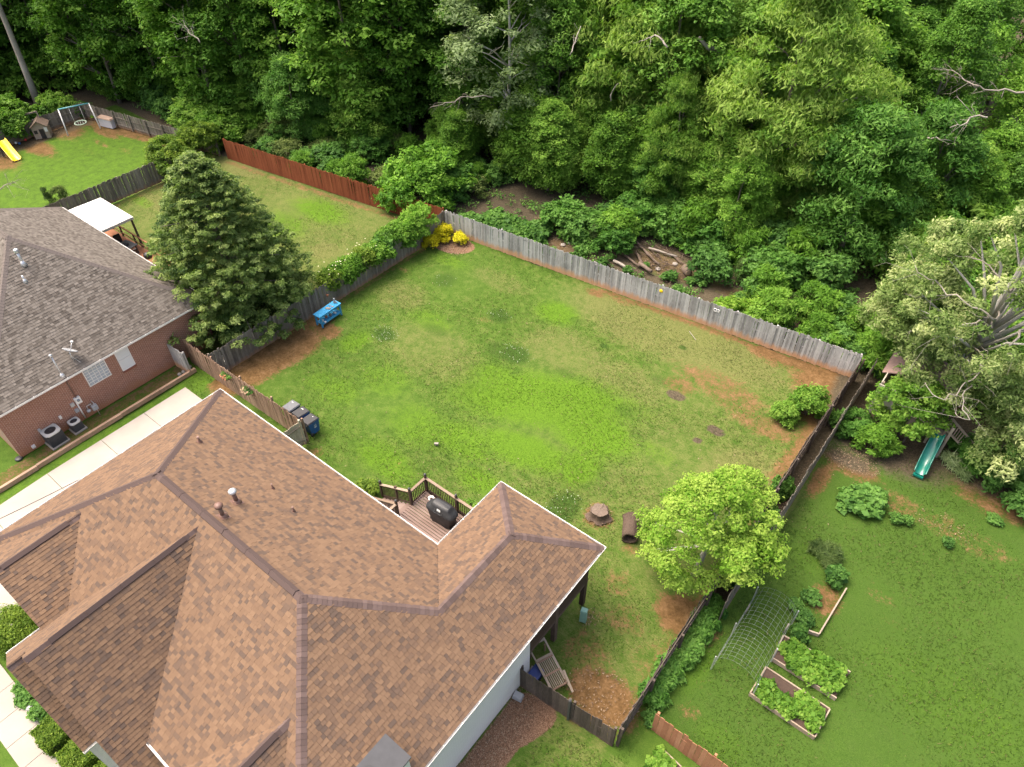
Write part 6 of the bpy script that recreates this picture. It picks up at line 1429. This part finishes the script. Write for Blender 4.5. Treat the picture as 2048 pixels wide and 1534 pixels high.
def hollow(L, r, ri):
    n = 22; vs = []
    for x, rr in ((-L/2, r*1.05), (-L/4, r*.92), (L/4, r), (L/2, r*1.02), (L/2, ri), (L/4, ri*.9), (-L/2, ri*.85)):
        for i in range(n): a = 2*PI*i/n; q = rr*(1+.07*math.sin(3*a+x*3)+.05*math.sin(7*a)); vs.append((x, math.cos(a)*q, math.sin(a)*q))
    fs = [(j*n+i, j*n+(i+1) % n, (j+1)*n+(i+1) % n, (j+1)*n+i) for j in range(6) for i in range(n)]; return vs, fs
vs, fs = hollow(1.3, .38, .29); mb = MB(); mb.add(vs, fs, True); mb.build('bark', M['stump'], lg)
MB().lathe(((.27, 0), (.27, .02), (.01, .03)), (0, 0, 0), 16).build('rotten_core', M['hollow'], lg, (.2, 0, 0), (0, PI/2, 0)); MB().lathe(((.3, 0), (.2, .06), (.01, .08)), (0, 0, 0), 12).build('closed_end', M['stump'], lg, (-.64, 0, 0), (0, -PI/2, 0))
MB().tube([(-.3, .2, .2), (-.3, .45, .35), (-.2, .6, .3)], [.1, .06, .03], 7).build('branch_stub', M['stump'], lg)
# utility box, brick, and small ground things
v = at(1166, 1240); ub = thing('utility_pedestal', 'pale green utility pedestal beside the porch post', 'utility box', (v.x, v.y, 0), .3); MB().box((0, 0, .42), (.3, .24, .84), top=.9).build('body', M['greenbox'], ub); MB().box((0, 0, .87), (.31, .25, .06), top=.8).build('cap', M['greenbox'], ub)
v = at(873, 889); tag(MB().box((0, 0, .05), (.22, .12, .12), rz=.6).build('loose_brick', M['stone'], None, (v.x, v.y, 0)), 'single pale brick lying in the middle of the lawn', 'brick')
for i, (px, py, rz, L, mat, lab) in enumerate(((1160, 557, .1, 1.0, 'timber', 'pale board lying at the foot of the back fence'), (775, 535, 1.6, 1.6, 'timber', 'nearer timber board lying along the foot of the side fence'), (805, 513, 1.5, 1.5, 'fence_rust', 'farther timber board lying along the foot of the side fence'), (1385, 671, -.6, .9, 'deadwood', 'thin pale stick lying on the lawn near the back fence'))):
    v = at(px, py); tag(MB().box((0, 0, .0), (L, .1 if i < 3 else .02, .05 if i < 3 else .02)).build('loose_board' if i < 3 else 'stick', M[mat], None, (v.x, v.y, .0), (0, 0, rz)), lab, 'board' if i < 3 else 'stick')
# discs hung on the back fence
for px, py, mat, r, nm, lab in ((1329, 575, 'yellow', .13, 'yellow_disc', 'yellow disc hung on the grey back fence'), (1434, 616, 'white', .12, 'white_ring', 'left white ring on the grey back fence'), (1445, 612, 'white', .11, 'white_ring', 'right white ring on the grey back fence')):
    d = at(px, py, 1.45); yy_ = back_line(d.x)-.05
    mb = MB()
    if mat == 'yellow': mb.lathe(((.01, 0), (r, .005), (r*.9, .03), (.02, .04)), (0, 0, 0), 16)
    else:
        pts = [(math.cos(2*PI*i/14)*r*.8, math.sin(2*PI*i/14)*r*.8, 0) for i in range(15)]; mb.tube(pts, r*.28, 6, False)
    tag(mb.build(nm, M[mat], None, (d.x, yy_, 1.42), (PI/2, 0, 0)), lab, 'disc')
# flower baskets on the warm brown fence
for px, py, lab, sd in ((458, 752, 'left flower basket with russet flowers on the warm brown fence', 1), (505, 778, 'right flower basket with yellowish flowers on the warm brown fence', 2)):
    v = at(px, py, 1.35); t = thing('flower_basket', lab, 'flower basket', (v.x, 13.25, 1.2))
    MB().lathe(((.03, 0), (.2, .08), (.24, .2), (.2, .2)), (0, 0, 0), 12).build('basket', M['railwood'], t)
    rng = np.random.default_rng(sd); c = np.array([[.18*i-.3, 0, .25] for i in range(4)]); V, v_ = puff_leaves(rng, c, np.full(4, .18), 60, .09, .6); place('foliage', quads_mesh('foliage', V, M['leaf_weed'], v_), t); V, v_ = puff_leaves(rng, c[:3]+np.array([.05, -.1, -.03]), np.full(3, .16), 45, .08, .7); place('flowers', quads_mesh('flowers', V, M['clay' if sd == 1 else 'cut'], v_), t)
v = at(430, 712, .5); t = thing('flowering_pot', 'pot of white flowers in the shade below the conifer', 'plant', (-34.0, 14.3, 0)); rng = np.random.default_rng(4); MB().lathe(((.12, 0), (.18, .3), (.16, .3)), (0, 0, 0), 12).build('pot', M['black'], t)
V, v_ = puff_leaves(rng, np.array([[0, 0, .5], [.2, .1, .45], [-.15, .2, .5]]), np.full(3, .22), 50, .1, .7); place('flowers', quads_mesh('flowers', V, M['white'], v_), t)
tag(MB().tube([(0, 0, 0), (.35, .1, .06), (.55, .05, .1)], .09, 9).build('plant_figure', M['grey'], None, (-13.9, 14.62, DZ+.95)), 'grey-green garden ornament on the deck rail behind the grill', 'ornament')
rng = np.random.default_rng(6); t = thing('hanging_plant', 'small plant with yellowish flowers on the deck rail behind the grill', 'plant', (-14.25, 14.7, DZ+.75)); MB().lathe(((.05, 0), (.14, .1), (.13, .12)), (0, 0, 0), 10).build('basket', M['railwood'], t); V, v_ = puff_leaves(rng, np.array([[0, 0, .22], [.2, 0, .18], [-.2, 0, .2]]), np.full(3, .17), 50, .09, .7); place('foliage', quads_mesh('foliage', V, M['leaf_fresh'], v_), t)
v = at(1052, 1312); tag(MB().box((0, 0, .2), (.4, .6, .4), top=1.12).box((0, 0, .42), (.48, .7, .05)).build('storage_tote', M['bluetote'], None, (-7.55, 10.75, 0)), 'navy blue storage tote behind the dark front fence', 'tote')
tag(MB().box((0, 0, .12), (.25, .2, .24)).box((0, 0, .25), (.2, .16, .03)).build('pale_block', M['stone'], None, (*P(1066, 1343), 0)), 'pale grey block at the end of the slatted lounger', 'block')
tag(MB().box((0, 0, .1), (.42, .32, .2), top=.85).build('drain_box', M['grey'], None, (*P(1036, 1394), 0), (0, 0, .2)), 'grey box in the mulch at the foot of the white wall', 'box')
# slatted loungers stacked in the corner
v = at(1098, 1352, .4); lo = thing('slatted_lounger', 'weathered slatted wooden lounger lying against the dark front fence', 'lounger', (v.x+.15, v.y+.1, 0), math.radians(-24))
for i in range(9): MB().box((-.1, -.32+i*.08, .55), (1.25, .035, .025), ry=.12).build('slat', M['timber'], lo)
for x in (-.7, -.1, .5): MB().box((x, 0, .53+(-x)*.12), (.07, .72, .05)).build('cross_bar', M['fence_brown'], lo)
for s in (-1, 1): MB().bar((-1.5, s*.38, .72), (.62, s*.36, .42), .07, .05).build('side_rail', M['timber'], lo)
MB().box((-1.45, 0, .74), (.12, .78, .04)).build('head_bar', M['timber'], lo); MB().box((-.78, 0, .66), (.1, .78, .04)).build('seat_bar', M['timber'], lo)
for x in (-1.3, .4):
    for s in (-1, 1): MB().box((x, s*.33, .26), (.07, .05, .55)).build('leg', M['fence_brown'], lo)
for s in (-1, 1): MB().bar((.1, s*.4, .75), (.9, s*.38, .35), .1, .03).build('arm_rest', M['timber'], lo)

# log pile in the wood edge
for i, (px, py, L, r, rz, lab) in enumerate(((1245, 535, 1.7, .11, -.15, 'pale log nearest the fence in the log pile'), (1262, 524, 1.9, .09, -.35, 'second log in the log pile'), (1290, 540, 1.3, .15, -.3, 'thick log end at the fence in the log pile'), (1300, 515, 2.4, .07, -.5, 'long thin pole lying on the log pile'), (1325, 508, 2.2, .08, .1, 'pale straight pole at the top of the log pile'), (1285, 500, 3.2, .05, -.55, 'long grey branch slanting across the log pile'), (1350, 518, 2.6, .05, -.35, 'grey branch right of the log pile'), (1278, 520, 1.4, .1, -.7, 'short log in the middle of the log pile'))):
    v = at(px, py); lg = thing('log', lab, 'log', (v.x, v.y, r+.05), rz); MB().tube([(-L/2, 0, 0), (-L/6, .03, .02), (L/5, -.02, .03), (L/2, 0, .05)], [r, r*.95, r*.9, r*.8], 9).build('bark', M['deadwood' if i in (0, 4) else 'stump'], lg); MB().lathe(((r*.9, 0), (r*.5, .006), (.01, .008)), (0, 0, 0), 10).build('sawn_end', M['cut'], lg, (-L/2, 0, 0), (0, -PI/2, 0))
for i, (px, py, lab) in enumerate(((1300, 505, 'tangle of grey brushwood at the left of the log pile'), (1355, 525, 'tangle of brushwood between the log pile and the log round'), (1330, 545, 'brushwood along the fence below the log pile'))):
    v = at(px, py); rng = np.random.default_rng(60+i); mb = MB()
    for _ in range(26):
        p = np.array([v.x, v.y, .08])+rng.normal(size=3)*np.array([.9, .5, .04]); d = rng.normal(size=3)*np.array([.7, .5, .1]); p[2] = abs(p[2])+.04; q = p+d; q[2] = max(.05, q[2]); mb.tube([tuple(p), tuple((p+q)/2+rng.normal(size=3)*.06), tuple(q)], [.03, .022, .01], 5)
    tag(mb.build('brushwood', M['stump']), lab, 'brushwood')
v = at(1372, 548); lg = thing('log_round', 'thick sawn log round behind the back fence', 'log', (v.x, v.y, .3), math.radians(-40)); MB().tube([(-.35, 0, 0), (.35, 0, 0)], [.3, .28], 14).build('bark', M['stump'], lg); MB().lathe(((.27, 0), (.15, .01), (.01, .015)), (0, 0, 0), 14).build('sawn_end', M['cut'], lg, (.352, 0, 0), (0, PI/2, 0))
for i, (px, py) in enumerate(((1140, 486), (1126, 490), (1316, 538), (1350, 528))):
    v = at(px, py); tag(MB().lathe(((.02, 0), (.2, .02), (.2, .07), (.1, .13), (.01, .14)), (0, 0, 0), 6, False).build('rock', M['stone'], None, (v.x, v.y, -.02), (0, 0, i)), ('reddish rock on the path behind the back fence', 'small dark rock beside the path behind the back fence', 'pale rock below the log pile', 'rock left of the thick log round')[i], 'rock')

# ------------------------------------------------------------------ right garden: playhouse with slide, beds, wire arch
px_, py_ = P(1795, 800, 1.4)
ph = thing('playhouse', 'raised wooden playhouse with tan wall and brown-pink roof under the cream oak', 'playhouse', (0, 0, 0))
a = at(1768, 742, 2.9); b = at(1742, 828, 1.2)
PXa, PXb, PYa, PYb = -2.0, 1.3, 34.0, 36.9
MB().box(((PXa+PXb)/2, (PYa+PYb)/2, 1.3), (PXb-PXa, PYb-PYa, .1)).build('floor', M['timber'], ph)
MB().box((PXa+.05, (PYa+PYb)/2, 1.75), (.06, PYb-PYa, 2.0)).build('side_wall', M['tan'], ph); MB().box((PXa+.55, PYa-.04, 1.55), (1.15, .05, 2.1)).build('front_wall', M['tan'], ph); MB().box((PXb-.05, (PYa+PYb)/2+.8, 2.1), (.06, PYb-PYa-1.6, 1.5)).build('side_wall', M['tan'], ph); MB().box(((PXa+PXb)/2, PYb-.05, 2.1), (PXb-PXa, .06, 1.5)).build('back_wall', M['tan'], ph)
rf_ = MB(); xm = (PXa+PXb)/2
rf_.slab([(PXa-.2, PYa+.9, 2.6), (xm, PYa+.9, 3.4), (xm, PYb+.2, 3.4), (PXa-.2, PYb+.2, 2.6)][::-1], .06); rf_.slab([(xm, PYa+.9, 3.4), (PXb+.2, PYa+.9, 2.6), (PXb+.2, PYb+.2, 2.6), (xm, PYb+.2, 3.4)][::-1], .06); rf_.build('roof', M['pinkroof'], ph)
for x in (PXa+.1, PXb-.1):
    for y in (PYa+.1, (PYa+PYb)/2, PYb-.1): MB().box((x, y, 1.35), (.12, .12, 2.7)).build('post', M['timber'], ph)
MB().box((1.0, PYa-.3, 1.3), (2.0, .7, .06)).build('landing', M['bark'], ph); MB().box((.3, PYa-.6, .65), (.1, .1, 1.3)).build('post', M['bark'], ph); MB().box((2.0, PYa-.6, 1.1), (.12, .12, 2.2)).build('post', M['bark'], ph)
# ramp with rungs
ra, rb = Vector(at(1893, 860, 1.6)), Vector(at(1945, 915, .3)); rc, rd_ = Vector(at(1905, 838, 1.8)), Vector(at(1962, 905, .4))
rp = thing('play_ramp', 'slatted wooden climbing ramp right of the slide', 'ladder', (0, 0, 0))
MB().bar(ra, rb, .09).build('stile', M['timber'], rp); MB().bar(rc, rd_, .09).build('stile', M['timber'], rp)
for i in range(15): MB().bar(ra.lerp(rb, (i+.5)/15), rc.lerp(rd_, (i+.5)/15), .045, .03).build('rung', M['timber'], rp)
MB().bar(ra, (ra.x, ra.y, 0), .1).build('post', M['timber'], rp); MB().bar(rc, (rc.x, rc.y, 0), .1).build('post', M['timber'], rp)
MB().bar(rb, (rb.x, rb.y, 0), .08).build('foot', M['timber'], rp); MB().bar(rd_, (rd_.x, rd_.y, 0), .08).build('foot', M['timber'], rp)
# green wave slide
s0, s1 = Vector(at(1876, 870, 1.45)), Vector(at(1837, 950, .12))
sld = thing('green_slide', 'dark green plastic slide running down from the playhouse', 'slide', (0, 0, 0))
d = s1-s0; d.z = 0; L = d.length; d.normalize(); sd_ = Vector((-d.y, d.x, 0)); hw = .27; n = 22; rows = []
for i in range(n+1):
    u = i/n; z = s0.z*(1-u)+.12*u+.13*math.sin(u*2*PI*1.15+.3)*(1-u*.3)*.9; p = s0+d*(L*u); p.z = max(z, .1)
    rows.append([p+sd_*(x*hw)+Vector((0, 0, zz)) for x, zz in ((-1.12, .16), (-1.0, .2), (-.88, .14), (-.7, .02), (0, 0), (.7, .02), (.88, .14), (1.0, .2), (1.12, .16))])
vs = [p for r_ in rows for p in r_]; m_ = 9; mb = MB(); mb.add(vs, [(i*m_+j, i*m_+j+1, (i+1)*m_+j+1, (i+1)*m_+j) for i in range(n) for j in range(m_-1)], True); mb.add([p-Vector((0, 0, .03)) for p in vs], [((i+1)*m_+j, (i+1)*m_+j+1, i*m_+j+1, i*m_+j) for i in range(n) for j in range(m_-1)], True); mb.build('chute', M['greenslide'], sld)
MB().box((s1.x, s1.y, .06), (.5, .15, .12)).build('foot', M['greenslide'], sld)
def planter(label, pts, missing=(), seed=0, fill='soil', fullness=22, hh=.22):
    P_ = [Vector(at(*p)) for p in pts]; c = sum(P_, Vector())/4; t = thing('raised_bed', label, 'raised bed', (c.x, c.y, 0)); q = [p-c for p in P_]
    for i in range(4):
        if i in missing: continue
        a, b = q[i], q[(i+1) % 4]; MB().bar((a.x, a.y, hh/2-.02), (b.x, b.y, hh/2-.02), .05, hh+.04).build('side_board', M['timber'], t)
    MB().prism([(p.x*.97, p.y*.97) for p in q], 0, hh-.06).build('soil', M[fill], t)
    rng = np.random.default_rng(seed); kds = []
    for i in range(fullness):
        u, v_ = rng.uniform(.08, .92), rng.uniform(.12, .88); p = (q[0]*(1-u)+q[1]*u)*(1-v_)+(q[3]*(1-u)+q[2]*u)*v_
        if seed == 2 and .28 < u < .62 and v_ > .42: continue
        shrub('veg', c.x+p.x, c.y+p.y, label_plants[seed], rng.uniform(.75, 1.25), rng.uniform(.7, 1.1), name='vegetable_plant', cat='plant', group=label_plants[seed], z=hh-.06)
label_plants = {1: 'leafy vegetable plant in the fuller raised bed', 2: 'leafy vegetable plant in the raised bed with bare soil', 3: 'leafy lettuce in the raised bed at the bottom edge', 4: 'weed in the overgrown bed'}
planter('fuller raised bed of leafy plants below the wire arch', ((1543, 1320), (1670, 1400), (1698, 1348), (1565, 1275)), (1,), 1, fullness=30)
planter('raised bed with bare dark soil in its middle, nearest the bottom', ((1498, 1390), (1627, 1478), (1657, 1422), (1530, 1338)), (), 2, fullness=30)
planter('raised bed cut by the bottom edge of the picture', ((1262, 1575), (1350, 1640), (1395, 1570), (1322, 1500)), (), 3, fullness=26)
v = at(1595, 1278); shrub('broad', v.x, v.y, 'tall broad-leaved plant at the top corner of the fuller bed', .55, 1.2, name='tall_plant', cat='plant')
ob = thing('bed_edging', 'L-shaped timber edging of the overgrown bed', 'edging', (0, 0, 0)); a, b, c = at(1692, 1178, .1), at(1637, 1270, .1), at(1617, 1263, .1); MB().bar(a, b, .06, .22).build('timber', M['timber'], ob); MB().bar(b, c, .06, .22).build('timber', M['timber'], ob)
# wire arch: two bent cattle panels on posts
ar = thing('wire_arch', 'arched wire mesh trellis between the hedge and the raised beds', 'trellis', (0, 0, 0))
ax0, ax1 = -2.0, -.22; rad_ = (ax1-ax0)/2; axm = (ax0+ax1)/2; hz = .75
def arc(t): # t 0..1
    Ls = hz; La = PI*rad_; T = 2*Ls+La; s_ = t*T
    if s_ < Ls: return (ax0, s_)
    if s_ < Ls+La: a = (s_-Ls)/rad_; return (axm-math.cos(a)*rad_, hz+math.sin(a)*rad_)
    return (ax1, hz-(s_-Ls-La))
for y0, y1 in ((15.6, 17.35), (17.55, 19.6)):
    for i in range(10):
        y = y0+(y1-y0)*i/9; MB().tube([(arc(t/24)[0], y, arc(t/24)[1]) for t in range(25)], .0036, 4).build('hoop_wire', M['wire'], ar)
    for i in range(17):
        x, z = arc(i/16); MB().tube([(x, y0, z), (x, y1, z)], .0032, 4).build('long_wire', M['wire'], ar)
for x in (ax0-.03, ax1+.03):
    for y in (15.6, 17.45, 19.6): MB().box((x, y, .55), (.04, .04, 1.15)).build('stake', M['metal'], ar)
for i, (x, y) in enumerate(((-.3, 19.0), (-2.0, 18.8))): MB().tube([(x, y, 0), (x+.02, y+.05, .7)], .04, 6).build('stake', M['deadwood'], ar)

# ------------------------------------------------------------------ far left play yard
def frame_swing():
    a0, a1, b0, b1 = at(158, 262), at(200, 252), None, None
    t = thing('white_swing_frame', 'white metal swing frame with round net swing in the far yard', 'swing', (-72.6, 26.3, 0), math.radians(70))
    w, hgt, sp = 2.6, 2.1, .95
    MB().tube([(-w/2, 0, hgt), (w/2, 0, hgt)], .06, 10).build('top_bar', plain('teal_pipe', (.10, .32, .36), .4), t)
    for x in (-w/2, w/2):
        for s in (-1, 1): MB().tube([(x, 0, hgt), (x*1.08, s*sp, 0)], .055, 9).build('leg', M['white'], t)
    ring = [(math.cos(2*PI*i/20)*.52, math.sin(2*PI*i/20)*.52, .55) for i in range(21)]; sw = MB().tube(ring, .04, 6, False).build('net_swing', plain('pale_green_ring', (.42, .55, .42), .6), t)
    for i in range(5):
        q = -.4+.2*i; ww = math.sqrt(.27-q*q)*.95; MB().tube([(q, -ww, .55), (q, ww, .55)], .012, 4).build('net_cord', M['rope'], sw)
    for x in (-.45, .45):
        for y in (-.25, .25): MB().tube([(x, y, .55), (x, 0, hgt)], .018, 5).build('rope', M['rope'], t)
frame_swing()
sb = thing('storage_box', 'small pale storage shed box with brown lid by the far fence', 'storage box', (*P(221, 251), 0), math.radians(14)); MB().box((0, 0, .4), (1.6, .9, .8)).build('body', plain('pale_resin', (.50, .49, .52), .6), sb); MB().box((0, 0, .85), (1.75, 1.05, .1), top=.92).build('lid', plain('brown_resin', (.33, .23, .17), .7), sb)
pk_ = thing('kids_playhouse', 'small weathered wooden playhouse with dark doorway in the far yard', 'playhouse', (*P(89, 272), 0), math.radians(58)); mb = MB(); mb.box((0, 0, .55), (1.3, 1.1, 1.1)); mb.build('wall', M['timber'], pk_)
MB().slab([(-.75, -.7, 1.1), (-.75, .7, 1.1), (0, .7, 1.65), (0, -.7, 1.65)][::-1], .05).slab([(0, -.7, 1.65), (0, .7, 1.65), (.75, .7, 1.1), (.75, -.7, 1.1)][::-1], .05).build('roof', M['stump'], pk_); MB().add([(-.64, -.55, 1.1), (.64, -.55, 1.1), (0, -.55, 1.6)], ((0, 1, 2),)).build('gable', M['timber'], pk_)
MB().box((.1, -.56, .45), (.4, .03, .85)).build('doorway', M['black'], pk_); MB().box((-.4, -.56, .65), (.28, .03, .3)).build('window', M['black'], pk_); MB().box((.5, -.58, .8), (.25, .03, .4)).build('shutter', M['white'], pk_)
ws = thing('wooden_swing_set', 'weathered wooden swing set at the far left edge', 'swing set', (*P(40, 278), 0), math.radians(74)); MB().bar((-2.3, 0, 2.0), (2.2, 0, 2.0), .12).build('beam', M['bark'], ws)
for x in (2.2, -2.3):
    for s in (-1, 1): MB().bar((x, 0, 2.05), (x*1.06, s*1.0, 0), .1).build('leg', M['bark'], ws)
for x, nm, mat, sz in ((-1.2, 'seat', 'bluepaint', (.42, .3, .25)), (.7, 'glider', 'greenbox', (.5, .5, .3))):
    MB().box((x, 0, .5), sz).build(nm, M[mat], ws)
    for s in (-.2, .2): MB().tube([(x+s, 0, .5), (x+s, 0, 2.0)], .015, 5).build('chain', M['rope'], ws)
ys = thing('yellow_slide', 'bright yellow plastic slide at the far left edge', 'slide', (0, 0, 0)); a = Vector(at(5, 286, 1.0)); b = Vector(at(35, 320, .08)); d = b-a; d.z = 0; L = d.length; d.normalize(); sd_ = Vector((-d.y, d.x, 0)); rows = []
for i in range(13):
    u = i/12; p = a.lerp(b, u); p.z = 1.15*(1-u)**1.25+.08; rows.append([p+sd_*(x*.36)+Vector((0, 0, zz)) for x, zz in ((-1.1, .1), (-.95, .14), (-.8, 0), (.8, 0), (.95, .14), (1.1, .1))])
vs = [p for r_ in rows for p in r_]; mb = MB(); mb.add(vs, [(i*6+j, i*6+j+1, (i+1)*6+j+1, (i+1)*6+j) for i in range(12) for j in range(5)], True); mb.add([p-Vector((0, 0, .03)) for p in vs], [((i+1)*6+j, (i+1)*6+j+1, i*6+j+1, i*6+j) for i in range(12) for j in range(5)], True); mb.build('chute', M['yellow'], ys)
MB().bar((a.x, a.y, 0), (a.x, a.y, 1.2), .12).bar((a.x+.3, a.y-.5, 0), (a.x+.3, a.y-.5, 1.2), .12).build('support', M['bark'], ys)
for i, (px, py, mat, lab) in enumerate(((33, 288, 'white', 'white ball on the soil below the swing set'), (40, 289, 'blue_bin', 'blue ball beside the white one below the swing set'), (52, 282, 'red', 'red toy on the soil below the swing set'))):
    v = at(px, py); tag(MB().lathe(((.01, 0), (.09, .03), (.12, .11), (.09, .19), (.01, .22)), (0, 0, 0), 10).build('toy_ball', M[mat], None, (v.x, v.y, 0)), lab, 'ball')
# pebbles by the front walk
for i, (px, py) in enumerate(((60, 1416), (74, 1437), (40, 1375))):
    v = at(px, py); tag(MB().lathe(((.02, 0), (.12, .02), (.13, .08), (.06, .14), (.01, .15)), (0, 0, 0), 8).build('pebble', M['white'], None, (v.x, v.y, 0)), ('white pebble in the middle of the front walk edging', 'white pebble nearest the clipped hedges', 'topmost white pebble at the front walk edge')[i], 'pebble')
